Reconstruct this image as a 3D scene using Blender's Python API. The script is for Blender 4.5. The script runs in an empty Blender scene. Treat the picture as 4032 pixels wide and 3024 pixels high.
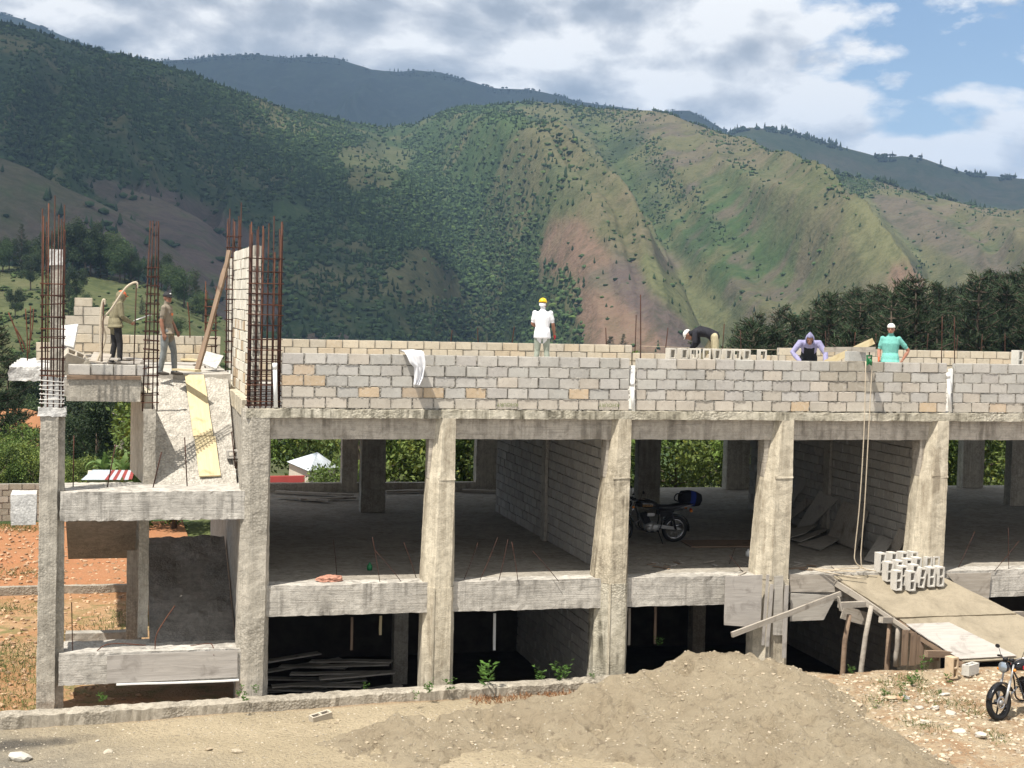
import bpy, bmesh, math, random
import numpy as np
from mathutils import Vector, Matrix, Euler
random.seed(7)
rng = np.random.default_rng(7)
scene = bpy.context.scene
col = scene.collection
rad = math.radians

# ------------------------------------------------------------------ camera
FPX, CW, CH = 6056.0, 4032.0, 3024.0          # focal length and frame in photo pixels
CAM = np.array([-2.9652, -27.773, 1.9994])    # the viewer stands on higher ground across the yard
def _axes(yaw, pitch, roll):
    cy, sy, cp, sp = math.cos(yaw), math.sin(yaw), math.cos(pitch), math.sin(pitch)
    F = np.array([sy*cp, cy*cp, sp]); R = np.array([cy, -sy, 0.]); U = np.cross(R, F)
    c, s = math.cos(roll), math.sin(roll)
    return c*R+s*U, -s*R+c*U, F
AR, AU, AF = _axes(.2554, -.0528, .0248)
cd = bpy.data.cameras.new('camera'); cam = bpy.data.objects.new('camera', cd); col.objects.link(cam)
cd.sensor_width = 36.0; cd.lens = FPX/CW*36.0; cd.clip_start = 0.1; cd.clip_end = 60000
M = Matrix(((AR[0], AU[0], -AF[0], CAM[0]), (AR[1], AU[1], -AF[1], CAM[1]), (AR[2], AU[2], -AF[2], CAM[2]), (0, 0, 0, 1)))
cam.matrix_world = M
scene.camera = cam

# ------------------------------------------------------------------ light
SUN = Vector((-1.36, -1.06, 3.4)).normalized()          # towards the sun
SUN_EL = math.asin(SUN.z); SUN_ROT = math.atan2(SUN.x, SUN.y)
sd = bpy.data.lights.new('sun', 'SUN'); sd.energy = 5.0; sd.angle = rad(.53); sd.color = (1.0, .94, .84)
so = bpy.data.objects.new('sun', sd); col.objects.link(so)
so.rotation_euler = SUN.to_track_quat('Z', 'Y').to_euler(); so.location = (-30, -40, 80)
scene.view_settings.view_transform = 'Standard'; scene.view_settings.look = 'None'
scene.view_settings.gamma = 1.0; scene.view_settings.use_curve_mapping = False
scene.view_settings.exposure = 0.5
cy = scene.cycles
cy.max_bounces = 6; cy.diffuse_bounces = 3; cy.glossy_bounces = 2; cy.transmission_bounces = 3; cy.transparent_max_bounces = 20
cy.volume_bounces = 0; cy.use_denoising = True; cy.sample_clamp_indirect = 6.0
cy.caustics_reflective = False; cy.caustics_refractive = False

# ------------------------------------------------------------------ node helpers
class NT:
    def __init__(s, tree): s.t = tree; s.n = tree.nodes; s.l = tree.links; s.n.clear()
    def new(s, kind, **kw):
        nd = s.n.new(kind)
        for k, v in kw.items():
            if k == 'ins':
                for a, b in v.items():
                    if hasattr(b, 'is_output'): s.l.new(b, nd.inputs[a])
                    else: nd.inputs[a].default_value = b
            else: setattr(nd, k, v)
        return nd
    def pos(s): return s.new('ShaderNodeNewGeometry').outputs['Position']
    def mapping(s, vec, scale=(1,1,1), loc=(0,0,0), rot=(0,0,0)):
        return s.new('ShaderNodeMapping', ins={'Vector': vec, 'Scale': scale, 'Location': loc, 'Rotation': rot}).outputs[0]
    def noise(s, vec, scale=1., detail=4., rough=.55, dist=0., out=0):
        return s.new('ShaderNodeTexNoise', ins={'Vector': vec, 'Scale': scale, 'Detail': detail, 'Roughness': rough, 'Distortion': dist}).outputs[out]
    def ramp(s, fac, stops, interp='LINEAR'):
        r = s.new('ShaderNodeValToRGB', ins={'Fac': fac}); cr = r.color_ramp; cr.interpolation = interp
        while len(cr.elements) < len(stops): cr.elements.new(.5)
        for e, (p, c) in zip(cr.elements, stops):
            e.position = p; e.color = (c, c, c, 1) if not hasattr(c, '__len__') else (*c[:3], 1)
        return r.outputs[0]
    def mix(s, fac, a, b, mode='MIX'):
        m = s.new('ShaderNodeMix', data_type='RGBA', blend_type=mode, clamp_factor=True)
        for i, v in ((0, fac), (6, a), (7, b)):
            if hasattr(v, 'is_output'): s.l.new(v, m.inputs[i])
            elif i == 0: m.inputs[0].default_value = v
            else: m.inputs[i].default_value = (*v[:3], 1) if hasattr(v, '__len__') else (v, v, v, 1)
        return m.outputs[2]
    def math(s, op, a, b=0., c=0., clamp=False):
        m = s.new('ShaderNodeMath', operation=op, use_clamp=clamp)
        for i, v in enumerate((a, b, c)):
            if hasattr(v, 'is_output'): s.l.new(v, m.inputs[i])
            else: m.inputs[i].default_value = v
        return m.outputs[0]
    def bump(s, h, strength=.4, dist=.01, normal=None):
        b = s.new('ShaderNodeBump', ins={'Height': h, 'Strength': strength, 'Distance': dist})
        if normal: s.l.new(normal, b.inputs['Normal'])
        return b.outputs[0]
    def out(s, color, rough=.8, normal=None, spec=.3, metal=0., trans=None, sub=None):
        b = s.new('ShaderNodeBsdfPrincipled')
        for k, v in (('Base Color', color), ('Roughness', rough), ('Metallic', metal), ('Specular IOR Level', spec)):
            if hasattr(v, 'is_output'): s.l.new(v, b.inputs[k])
            elif k == 'Base Color': b.inputs[k].default_value = (*v[:3], 1)
            else: b.inputs[k].default_value = v
        if normal: s.l.new(normal, b.inputs['Normal'])
        sh = b.outputs[0]
        if trans:
            tb = s.new('ShaderNodeBsdfTranslucent')
            if hasattr(color, 'is_output'): s.l.new(color, tb.inputs['Color'])
            else: tb.inputs['Color'].default_value = (*color[:3], 1)
            mx = s.new('ShaderNodeMixShader', ins={0: trans}); s.l.new(sh, mx.inputs[1]); s.l.new(tb.outputs[0], mx.inputs[2]); sh = mx.outputs[0]
        o = s.new('ShaderNodeOutputMaterial'); s.l.new(sh, o.inputs['Surface'])
def material(name):
    m = bpy.data.materials.new(name); m.use_nodes = True
    return m, NT(m.node_tree)

# ------------------------------------------------------------------ sky
SKYX, SKYY, GAPK, COV = 7.1, 4.4, .165, .425
w = bpy.data.worlds.new('World'); scene.world = w; w.use_nodes = True
w.cycles.sampling_method = 'MANUAL'; w.cycles.sample_map_resolution = 512
n = NT(w.node_tree)
sky = n.new('ShaderNodeTexSky', sky_type='NISHITA', sun_disc=False, sun_elevation=SUN_EL, sun_rotation=SUN_ROT, altitude=900, air_density=1.0, dust_density=.2, ozone_density=2.2)
dirv = n.new('ShaderNodeTexCoord').outputs['Generated']
cp = n.mapping(dirv, scale=(1, 1, 1.9), loc=(SKYX, SKYY, .13))
def cloud_density(vec):
    big = n.noise(vec, 2.6, 2, .5, .3); med = n.noise(vec, 6.2, 8, .63, .25)
    bil = n.new('ShaderNodeTexVoronoi', feature='F1', ins={'Vector': vec, 'Scale': 17.}).outputs[0]
    bil2 = n.new('ShaderNodeTexVoronoi', feature='F1', ins={'Vector': vec, 'Scale': 41.}).outputs[0]
    b = n.math('ADD', n.math('MULTIPLY', n.math('SUBTRACT', .5, bil), .13), n.math('MULTIPLY', n.math('SUBTRACT', .5, bil2), .06))
    return n.math('ADD', n.math('ADD', n.math('MULTIPLY', big, .62), n.math('MULTIPLY', med, .62)), b)
dens0 = cloud_density(cp)
densu = cloud_density(n.mapping(cp, loc=(-.010, -.004, .030)))
# a clear gap in the cloud towards the right of the view, its rim broken by the same noise
gapd = Vector(AF + (3760-2016)/FPX*AR - (250-1512)/FPX*AU).normalized()
dotn = n.new('ShaderNodeVectorMath', operation='DOT_PRODUCT', ins={0: dirv}); dotn.inputs[1].default_value = gapd
gap = n.ramp(dotn.outputs['Value'], [(.9935, 0.0), (.9994, 1.0)])
dens = n.math('SUBTRACT', dens0, n.math('MULTIPLY', gap, GAPK))
cover = n.ramp(dens, [(COV, 0.0), (COV+.055, 1.0)])
relief = n.math('SUBTRACT', dens0, densu)                        # thinner above = sunlit top
lit = n.math('MULTIPLY_ADD', relief, 4.2, .53, clamp=True)
thick = n.ramp(dens, [(COV, 1.0), (COV+.30, 0.0)])
shade = n.math('MULTIPLY_ADD', lit, .72, n.math('MULTIPLY', thick, .30))
cloudc = n.ramp(shade, [(.08, (.42, .47, .55)), (.34, (.68, .73, .80)), (.50, (1.05, 1.07, 1.10)), (.68, (1.60, 1.58, 1.54))])
bgA = n.new('ShaderNodeBackground', ins={'Color': sky.outputs[0], 'Strength': .10})
bgB = n.new('ShaderNodeBackground', ins={'Color': cloudc, 'Strength': .60})
mx = n.new('ShaderNodeMixShader', ins={0: cover, 1: bgA.outputs[0], 2: bgB.outputs[0]})
n.new('ShaderNodeOutputWorld', ins={'Surface': mx.outputs[0]})

# ------------------------------------------------------------------ points from the survey of the photograph
def ray(u, v): return AF + (u-2016)/FPX*AR - (v-1512)/FPX*AU
def PY(u, v, y): d = ray(u, v); t = (y-CAM[1])/d[1]; return Vector(CAM+t*d)
def PZ(u, v, z): d = ray(u, v); t = (z-CAM[2])/d[2]; return Vector(CAM+t*d)
def PD(u, v, t): return Vector(CAM+t*ray(u, v))

# ------------------------------------------------------------------ numpy noise
def _h(ix, iy, iz, seed):
    x = (ix.astype(np.int64)*374761393 + iy.astype(np.int64)*668265263 + iz.astype(np.int64)*2147483647 + seed*974711) & 0xffffffff
    x = ((x ^ (x >> 13))*1274126177) & 0xffffffff
    x = x ^ (x >> 16)
    return (x & 0xffffff)/float(0xffffff)
def vn3(x, y, z, seed=0):
    x, y, z = np.broadcast_arrays(np.asarray(x, float), np.asarray(y, float), np.asarray(z, float))
    ix, iy, iz = np.floor(x).astype(int), np.floor(y).astype(int), np.floor(z).astype(int)
    fx, fy, fz = x-ix, y-iy, z-iz
    fx = fx*fx*(3-2*fx); fy = fy*fy*(3-2*fy); fz = fz*fz*(3-2*fz)
    r = 0
    for a in (0, 1):
        for b in (0, 1):
            for c in (0, 1):
                r = r + (fx if a else 1-fx)*(fy if b else 1-fy)*(fz if c else 1-fz)*_h(ix+a, iy+b, iz+c, seed)
    return r*2-1
def fbm(x, y, z=0., oct=4, seed=0, gain=.5, lac=2.03):
    a, r, s = 1., 0., 0.
    x, y, z = np.asarray(x, float), np.asarray(y, float), np.asarray(z, float)
    for o in range(oct):
        r = r + a*vn3(x, y, z+o*7.3, seed+o*17); s += a; a *= gain; x, y, z = x*lac, y*lac, z*lac
    return r/s
def ridged(x, y, z=0., oct=3, seed=0):
    a, r, s = 1., 0., 0.
    x, y, z = np.asarray(x, float), np.asarray(y, float), np.asarray(z, float)
    for o in range(oct):
        r = r + a*(1-np.abs(vn3(x, y, z+o*5.1, seed+o*13))*2); s += a; a *= .5; x, y, z = x*2.1, y*2.1, z*2.1
    return r/s
def smooth(x, a, b):
    t = np.clip((np.asarray(x, float)-a)/(b-a), 0, 1); return t*t*(3-2*t)

# ------------------------------------------------------------------ objects
def tag(o, label=None, cat=None, group=None, kind=None):
    if label: o['label'] = label
    if cat: o['category'] = cat
    if group: o['group'] = group
    if kind: o['kind'] = kind
    return o
def empty(name, loc=(0,0,0), rz=0., label=None, cat=None, group=None):
    o = bpy.data.objects.new(name, None); col.objects.link(o); o.location = loc; o.rotation_euler = (0, 0, rz); o.empty_display_size = .1
    return tag(o, label, cat, group)
def link(name, me, mats=None, parent=None, loc=None, rot=None, scale=None):
    if mats is not None and len(me.materials) == 0:
        for m in (mats if isinstance(mats, (list, tuple)) else [mats]): me.materials.append(m)
    o = bpy.data.objects.new(name, me); col.objects.link(o)
    if parent is not None: o.parent = parent
    if loc is not None: o.location = loc
    if rot is not None: o.rotation_euler = rot
    if scale is not None: o.scale = scale if hasattr(scale, '__len__') else (scale,)*3
    return o
def npmesh(name, verts, faces, smooth_=False, colors=None):
    """verts (n,3), faces (m,k) all of one size"""
    me = bpy.data.meshes.new(name); verts = np.asarray(verts, np.float32); faces = np.asarray(faces, np.int32)
    k = faces.shape[1]
    me.vertices.add(len(verts)); me.vertices.foreach_set('co', verts.ravel())
    me.loops.add(faces.size); me.loops.foreach_set('vertex_index', faces.ravel())
    me.polygons.add(len(faces)); me.polygons.foreach_set('loop_start', np.arange(0, faces.size, k, dtype=np.int32))
    me.polygons.foreach_set('loop_total', np.full(len(faces), k, np.int32))
    me.polygons.foreach_set('use_smooth', np.full(len(faces), bool(smooth_)))
    if colors is not None:
        at = me.color_attributes.new('Col', 'FLOAT_COLOR', 'POINT'); c4 = np.ones((len(verts), 4), np.float32); c4[:, :3] = colors
        at.data.foreach_set('color', c4.ravel())
    me.update(calc_edges=True); me.validate()
    return me
class MB:
    """collects shapes for one mesh"""
    def __init__(s): s.v = []; s.f = []; s.sm = []
    def add(s, vs, fs, smooth_=False):
        b = len(s.v); s.v += [tuple(v) for v in vs]; s.f += [tuple(b+i for i in f) for f in fs]; s.sm += [smooth_]*len(fs); return s
    def box(s, c, size, rot=None, jit=0.):
        hx, hy, hz = size[0]/2, size[1]/2, size[2]/2
        m = rot.to_matrix() if isinstance(rot, Euler) else (rot if rot is not None else Matrix.Identity(3))
        vs = [Vector(c)+m@Vector((x*hx, y*hy, z*hz))+Vector([random.uniform(-jit, jit) for _ in range(3)]) for z in (-1, 1) for y in (-1, 1) for x in (-1, 1)]
        return s.add(vs, [(0,2,3,1), (4,5,7,6), (0,1,5,4), (2,6,7,3), (0,4,6,2), (1,3,7,5)])
    def bbox(s, x0, x1, y0, y1, z0, z1, jit=0.): return s.box(((x0+x1)/2, (y0+y1)/2, (z0+z1)/2), (x1-x0, y1-y0, z1-z0), jit=jit)
    def tube(s, pts, r, seg=8, cap=True, sm=True):
        pts = [Vector(p) for p in pts]; rs = r if hasattr(r, '__len__') else [r]*len(pts); vs = []; fs = []; up = None
        for i, p in enumerate(pts):
            t = (pts[min(i+1, len(pts)-1)]-pts[max(i-1, 0)]).normalized()
            if up is None: up = t.orthogonal().normalized()
            up = (up-t*up.dot(t)); up = up.normalized() if up.length > 1e-6 else t.orthogonal().normalized()
            sd_ = t.cross(up)
            for k in range(seg):
                a = 2*math.pi*k/seg; rr = rs[i]
                rx, ry = rr if hasattr(rr, '__len__') else (rr, rr)
                vs.append(p+up*math.cos(a)*rx+sd_*math.sin(a)*ry)
        for i in range(len(pts)-1):
            for k in range(seg): fs.append((i*seg+k, i*seg+(k+1) % seg, (i+1)*seg+(k+1) % seg, (i+1)*seg+k))
        if cap: fs += [tuple(range(seg))[::-1], tuple((len(pts)-1)*seg+k for k in range(seg))]
        return s.add(vs, fs, sm)
    def lathe(s, prof, c=(0,0,0), axis='Z', seg=20, sm=True, close=False):
        vs = []; fs = []; m = len(prof)
        for k in range(seg):
            a = 2*math.pi*k/seg
            for r, h in prof:
                x, y = r*math.cos(a), r*math.sin(a)
                p = {'Z': (x, y, h), 'Y': (x, h, y), 'X': (h, x, y)}[axis]
                vs.append(Vector(c)+Vector(p))
        for k in range(seg):
            for j in range(m if close else m-1): fs.append((k*m+j, ((k+1) % seg)*m+j, ((k+1) % seg)*m+(j+1) % m, k*m+(j+1) % m))
        return s.add(vs, fs, sm)
    def ell(s, c, r, seg=14, rings=9, rot=None, sm=True):
        vs = []; fs = []; m = rot.to_matrix() if rot is not None else Matrix.Identity(3)
        for j in range(rings+1):
            th = math.pi*j/rings
            for k in range(seg):
                a = 2*math.pi*k/seg
                vs.append(Vector(c)+m@Vector((r[0]*math.sin(th)*math.cos(a), r[1]*math.sin(th)*math.sin(a), r[2]*math.cos(th))))
        for j in range(rings):
            for k in range(seg): fs.append((j*seg+k, (j+1)*seg+k, (j+1)*seg+(k+1) % seg, j*seg+(k+1) % seg))
        return s.add(vs, fs, sm)
    def prism(s, poly, z0, z1):
        n_ = len(poly); vs = [(x, y, z0) for x, y in poly]+[(x, y, z1) for x, y in poly]
        return s.add(vs, [tuple(range(n_))[::-1], tuple(range(n_, 2*n_))]+[(i, (i+1) % n_, n_+(i+1) % n_, n_+i) for i in range(n_)])
    def loft(s, rings, cap=True, sm=False):
        n_ = len(rings[0]); vs = [p for r in rings for p in r]; fs = []
        for i in range(len(rings)-1):
            for k in range(n_): fs.append((i*n_+k, i*n_+(k+1) % n_, (i+1)*n_+(k+1) % n_, (i+1)*n_+k))
        if cap: fs += [tuple(range(n_))[::-1], tuple((len(rings)-1)*n_+k for k in range(n_))]
        return s.add(vs, fs, sm)
    def mesh(s, name):
        me = bpy.data.meshes.new(name); me.from_pydata([tuple(v) for v in s.v], [], s.f)
        me.polygons.foreach_set('use_smooth', s.sm)
        me.update(); return me
    def build(s, name, mat, parent=None, label=None):
        me = s.mesh(name)
        bm = bmesh.new(); bm.from_mesh(me); bmesh.ops.recalc_face_normals(bm, faces=bm.faces); bm.to_mesh(me); bm.free()
        o = link(name, me, mat, parent)
        if label: o['label'] = label
        return o
def rough_mesh(name, x0, x1, y0, y1, z0, z1, step=.12, amp=.008, seed=0, chip=0.):
    """a subdivided block whose faces and arrises wander like cast concrete"""
    nx, ny, nz = [max(1, min(440, int(round(abs(b-a)/step)))) for a, b in ((x0, x1), (y0, y1), (z0, z1))]
    idx = {}; V = []
    def vid(i, j, k):
        if (i, j, k) not in idx: idx[(i, j, k)] = len(V); V.append((i/nx, j/ny, k/nz))
        return idx[(i, j, k)]
    Fc = []
    for i in range(nx):
        for j in range(ny):
            Fc += [(vid(i,j,0), vid(i,j+1,0), vid(i+1,j+1,0), vid(i+1,j,0)), (vid(i,j,nz), vid(i+1,j,nz), vid(i+1,j+1,nz), vid(i,j+1,nz))]
    for i in range(nx):
        for k in range(nz):
            Fc += [(vid(i,0,k), vid(i+1,0,k), vid(i+1,0,k+1), vid(i,0,k+1)), (vid(i,ny,k), vid(i,ny,k+1), vid(i+1,ny,k+1), vid(i+1,ny,k))]
    for j in range(ny):
        for k in range(nz):
            Fc += [(vid(0,j,k), vid(0,j,k+1), vid(0,j+1,k+1), vid(0,j+1,k)), (vid(nx,j,k), vid(nx,j+1,k), vid(nx,j+1,k+1), vid(nx,j,k+1))]
    T = np.array(V); P = T*np.array([x1-x0, y1-y0, z1-z0])+np.array([x0, y0, z0])
    onedge = ((T < 1e-6) | (T > 1-1e-6)).sum(1) >= 2
    for a in range(3):
        d = fbm(P[:, 0]*1.7+a*31, P[:, 1]*1.7, P[:, 2]*1.7, 2, seed+a)*amp + vn3(P[:, 0]*9+a*11, P[:, 1]*9, P[:, 2]*9, seed+5+a)*amp*.6
        e = vn3(P[:, 0]*14+a*7, P[:, 1]*14, P[:, 2]*14, seed+9+a)*chip*onedge
        P[:, a] += d+e
    return npmesh(name, P, Fc)
def rough(name, b, mat, parent=None, step=.12, amp=.008, seed=None, chip=.006, label=None):
    o = link(name, rough_mesh(name, *b, step=step, amp=amp, seed=random.randint(0, 9999) if seed is None else seed, chip=chip), mat, parent)
    if label: o['label'] = label
    return o
# ------------------------------------------------------------------ materials
def concrete(name, a, b, dark, stain=.5, board=0., agg=0., seed=0., rough_=.9):
    m, n = material(name); p = n.mapping(n.pos(), loc=(seed, seed*1.7, seed*.3))
    base = n.mix(n.ramp(n.noise(p, 1.1, 6, .65, .4), [(.36, 0.), (.62, 1.)]), a, b)
    mot = n.noise(p, 7.5, 6, .7, .6)                                   # cloudy mottling
    base = n.mix(n.ramp(mot, [(.33, .6), (.52, 0.)]), base, [c*.55 for c in a])
    base = n.mix(n.ramp(mot, [(.54, 0.), (.72, .45)]), base, [min(1, c*1.3) for c in b])
    streak = n.noise(n.mapping(p, scale=(7, 7, .45)), 1.0, 5, .62, .4)  # run-off stains
    blot = n.noise(p, 1.5, 6, .65, .8)
    sm = n.math('MULTIPLY', n.ramp(streak, [(.46, 0.), (.64, 1.)]), n.ramp(blot, [(.38, 0.), (.58, 1.)]))
    base = n.mix(n.math('MULTIPLY', sm, stain), base, dark)
    h = n.math('MULTIPLY', mot, 1.0)
    if board:                                                          # grain of the shuttering
        gr = n.noise(n.mapping(p, scale=(1.3, 1.3, 42) if board > 0 else (42, 42, 1.3)), 1.0, 5, .65, .7)
        base = n.mix(n.ramp(gr, [(.33, abs(board)*2.2), (.5, 0.)]), base, [c*.5 for c in a])
        h = n.math('ADD', h, n.math('MULTIPLY', gr, .9))
    sp = n.noise(p, 48, 3, .6)
    base = n.mix(n.ramp(sp, [(.28, .6), (.40, 0.)]), base, [c*.4 for c in a])
    pits = n.new('ShaderNodeTexVoronoi', ins={'Vector': p, 'Scale': 13., 'Randomness': 1.}).outputs[0]
    base = n.mix(n.math('MULTIPLY', n.ramp(pits, [(.06, 1.), (.13, 0.)]), n.ramp(blot, [(.45, 0.), (.6, .8)])), base, dark)
    h = n.math('ADD', h, n.math('MULTIPLY', sp, .5))
    if agg:
        vo = n.new('ShaderNodeTexVoronoi', ins={'Vector': p, 'Scale': 24.}).outputs[0]
        mk = n.ramp(n.noise(p, .8, 3, .5), [(.42, 0.), (.55, 1.)]) if agg < 1 else 1.0
        h = n.math('ADD', h, n.math('MULTIPLY', n.math('MULTIPLY', vo, 1.6*min(agg, 1)), mk))
        base = n.mix(n.math('MULTIPLY', n.ramp(vo, [(.3, 0.), (.7, .4)]), mk), base, [c*.4 for c in a])
    n.out(base, rough_, n.bump(h, .6, .022), .25)
    return m
M_BEAM = concrete('beam_concrete', (.41, .37, .31), (.52, .47, .40), (.14, .12, .095), .75, .22, 0, 1.3)
M_BEAM2 = concrete('grey_beam_concrete', (.42, .395, .355), (.54, .51, .46), (.15, .14, .125), .8, .25, 0, 4.1)
M_COL = concrete('column_concrete', (.50, .445, .345), (.61, .55, .435), (.18, .14, .095), .6, -.2, 0, 7.7)
M_COL2 = concrete('stained_column_concrete', (.46, .40, .30), (.57, .51, .40), (.10, .08, .055), 1.0, -.28, .3, 17.7)
M_COLG = concrete('old_grey_column_concrete', (.39, .36, .305), (.50, .46, .39), (.16, .14, .11), .5, -.2, .35, 2.2)
M_ROUGH = concrete('rough_aggregate_concrete', (.44, .41, .36), (.54, .51, .455), (.22, .20, .17), .4, 0, 1.0, 3.3)
M_SLAB = concrete('slab_concrete', (.40, .375, .335), (.50, .47, .42), (.2, .18, .15), .35, 0, 0, 5.2)
M_LEDGE = concrete('weathered_ledge_concrete', (.42, .385, .30), (.56, .52, .43), (.10, .09, .065), 1.0, 0, .6, 8.8)
M_KERB = concrete('kerb_concrete', (.33, .295, .24), (.42, .38, .315), (.14, .12, .09), .7, 0, .7, 9.1)
M_WHITE = concrete('lime_white_concrete', (.52, .51, .485), (.62, .61, .585), (.45, .42, .38), .4, 0, .2, 6.4)
M_MORTAR = concrete('mortar', (.30, .28, .245), (.40, .375, .33), (.16, .15, .13), .5, 0, 0, 2.9)

def objcol(name, rough_=.9, scale=30, bump=.5, spots=.5, spec=.25, tint=.12):
    m, n = material(name); oi = n.new('ShaderNodeObjectInfo'); p = n.pos()
    c = oi.outputs['Color']
    f = n.noise(p, scale, 4, .65)
    g = n.noise(p, 3.1, 5, .6, .5)
    q = n.noise(p, 11, 6, .7, .8)
    c = n.mix(n.ramp(g, [(.35, tint*1.6), (.6, 0.)]), c, (.24, .21, .17))
    c = n.mix(n.ramp(q, [(.52, 0.), (.68, tint*3.5)]), c, (.56, .53, .47))
    c = n.mix(n.ramp(q, [(.30, tint*4), (.42, 0.)]), c, (.20, .18, .155))
    c = n.mix(n.ramp(f, [(.27, spots), (.42, 0.)]), c, (.14, .13, .115))
    n.out(c, rough_, n.bump(n.math('ADD', f, n.math('MULTIPLY', n.noise(p, 110, 2, .6), .6)), bump, .008), spec)
    return m
M_BLOCK = objcol('block_concrete')
def plain(name, c, rough_=.6, metal=0., spec=.4, var=.0, scale=20., bump=0., trans=None):
    m, n = material(name); p = n.pos() if False else n.new('ShaderNodeTexCoord').outputs['Object']
    cc = c
    nb = None
    if var:
        f = n.noise(p, scale, 5, .6)
        cc = n.mix(n.ramp(f, [(.3, 0.), (.7, 1.)]), [x*(1-var) for x in c], [min(1, x*(1+var)) for x in c])
        if bump: nb = n.bump(f, bump, .01)
    n.out(cc, rough_, nb, spec, metal, trans)
    return m
def wood(name, a, b, dark, axis=0, s=1., rough_=.85):
    m, n = material(name); p = n.new('ShaderNodeTexCoord').outputs['Object']
    sc = [14, 14, 14]; sc[axis] = 1.1
    g = n.noise(n.mapping(p, scale=[x*s for x in sc]), 1.6, 5, .6, .6)
    c = n.mix(n.ramp(g, [(.3, 0.), (.7, 1.)]), a, b)
    k = n.noise(p, 3.3, 4, .6, .6)
    c = n.mix(n.ramp(k, [(.55, 0.), (.75, .8)]), c, dark)
    c = n.mix(n.ramp(g, [(.22, .8), (.34, 0.)]), c, dark)
    n.out(c, rough_, n.bump(g, .5, .008), .2)
    return m
M_WOODG = wood('weathered_grey_timber', (.30, .265, .22), (.42, .38, .33), (.13, .11, .09))
M_WOODY = wood('fresh_yellow_timber', (.50, .42, .25), (.58, .49, .32), (.38, .28, .15))
M_WOODB = wood('brown_timber', (.18, .125, .085), (.27, .195, .14), (.08, .058, .045))
M_WOODP = wood('pale_sunbleached_plywood', (.34, .315, .29), (.44, .41, .375), (.21, .19, .17))
M_PLY = wood('grey_plywood', (.36, .335, .295), (.46, .43, .385), (.2, .18, .16))
def m_rebar():
    m, n = material('rusty_rebar'); p = n.pos()
    c = n.mix(n.ramp(n.noise(p, 7, 4, .6), [(.35, 0.), (.65, 1.)]), (.035, .018, .014), (.075, .030, .019))
    n.out(c, .8, None, .3, .15); return m
M_REBAR = m_rebar()
M_REBARO = plain('orange_rust_rebar', (.105, .042, .024), .8, .1, .3, .3, 9)
M_REBARW = plain('lime_splashed_rebar', (.62, .60, .56), .9, 0, .2, .3, 30)
M_PVC = plain('white_pvc', (.80, .80, .78), .35, 0, .5, .06, 9)
M_ROPE = plain('pale_rope', (.50, .43, .33), .9, 0, .1, .2, 60)
M_GREENP = plain('green_pulley_paint', (.015, .17, .06), .4)
def m_ground(name, cols, scale=1., stones=.5, bump=.8):
    m, n = material(name); p = n.pos()
    a, b, c, d = cols
    f = n.noise(p, .55*scale, 6, .6, .5); g = n.noise(p, 2.6*scale, 6, .65, .6); h = n.noise(p, 17*scale, 5, .65)
    base = n.mix(n.ramp(f, [(.38, 0.), (.60, 1.)]), a, b)
    base = n.mix(n.ramp(g, [(.48, 0.), (.66, 1.)]), base, c)
    base = n.mix(n.ramp(h, [(.30, .75), (.46, 0.)]), base, d)
    vo = n.new('ShaderNodeTexVoronoi', ins={'Vector': p, 'Scale': 22.*scale, 'Randomness': 1.}).outputs[0]
    st = n.math('MULTIPLY', n.ramp(vo, [(.10, 1.), (.20, 0.)]), n.ramp(n.noise(p, 3.7*scale, 3, .5), [(.5, 0.), (.62, stones)]))
    base = n.mix(st, base, (.62, .57, .48))
    hh = n.math('ADD', n.math('ADD', n.math('MULTIPLY', g, 1.2), h), n.math('MULTIPLY', st, .8))
    if name == 'red_soil':      # tan near the building, bare red beyond the far kerb
        yy = n.math('ADD', n.new('ShaderNodeSeparateXYZ', ins={0: p}).outputs[1], n.math('MULTIPLY_ADD', g, 3., -1.5))
        base = n.mix(n.math('MULTIPLY', n.new('ShaderNodeMapRange', ins={'Value': yy, 'From Min': 9.6, 'From Max': 11.6}).outputs[0], n.ramp(h, [(.3, .4), (.6, .95)])), base, (.36, .155, .075))
    n.out(base, .95, n.bump(hh, bump, .045/scale), .15)
    return m
M_DIRT = m_ground('yard_dirt', ((.26, .225, .17), (.40, .33, .235), (.21, .185, .15), (.17, .14, .11)), 1., .7)
M_RED = m_ground('red_soil', ((.35, .19, .095), (.38, .25, .14), (.17, .16, .065), (.22, .12, .065)), .8, .6)
def m_sand():
    m, n = material('sand'); p = n.pos()
    f = n.noise(p, .8, 5, .6, .4); g = n.noise(p, 6, 7, .7, .5); h = n.noise(p, 55, 4, .7)
    c = n.mix(n.ramp(f, [(.36, 0.), (.62, 1.)]), (.38, .31, .215), (.45, .375, .265))
    c = n.mix(n.ramp(g, [(.34, .8), (.45, 0.)]), c, (.235, .19, .135))
    c = n.mix(n.ramp(h, [(.3, .45), (.43, 0.)]), c, (.22, .19, .145))
    vo = n.new('ShaderNodeTexVoronoi', ins={'Vector': p, 'Scale': 34.}).outputs[0]
    st = n.math('MULTIPLY', n.ramp(vo, [(.12, 1.), (.22, 0.)]), n.ramp(n.noise(p, 9, 3, .5), [(.52, 0.), (.62, .8)]))
    c = n.mix(st, c, (.60, .55, .46))
    n.out(c, .95, n.bump(n.math('ADD', n.math('ADD', n.math('MULTIPLY', g, 1.3), n.math('MULTIPLY', h, .6)), n.math('MULTIPLY', st, .6)), 1.0, .10), .12)
    return m
M_SAND = m_sand()
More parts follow.
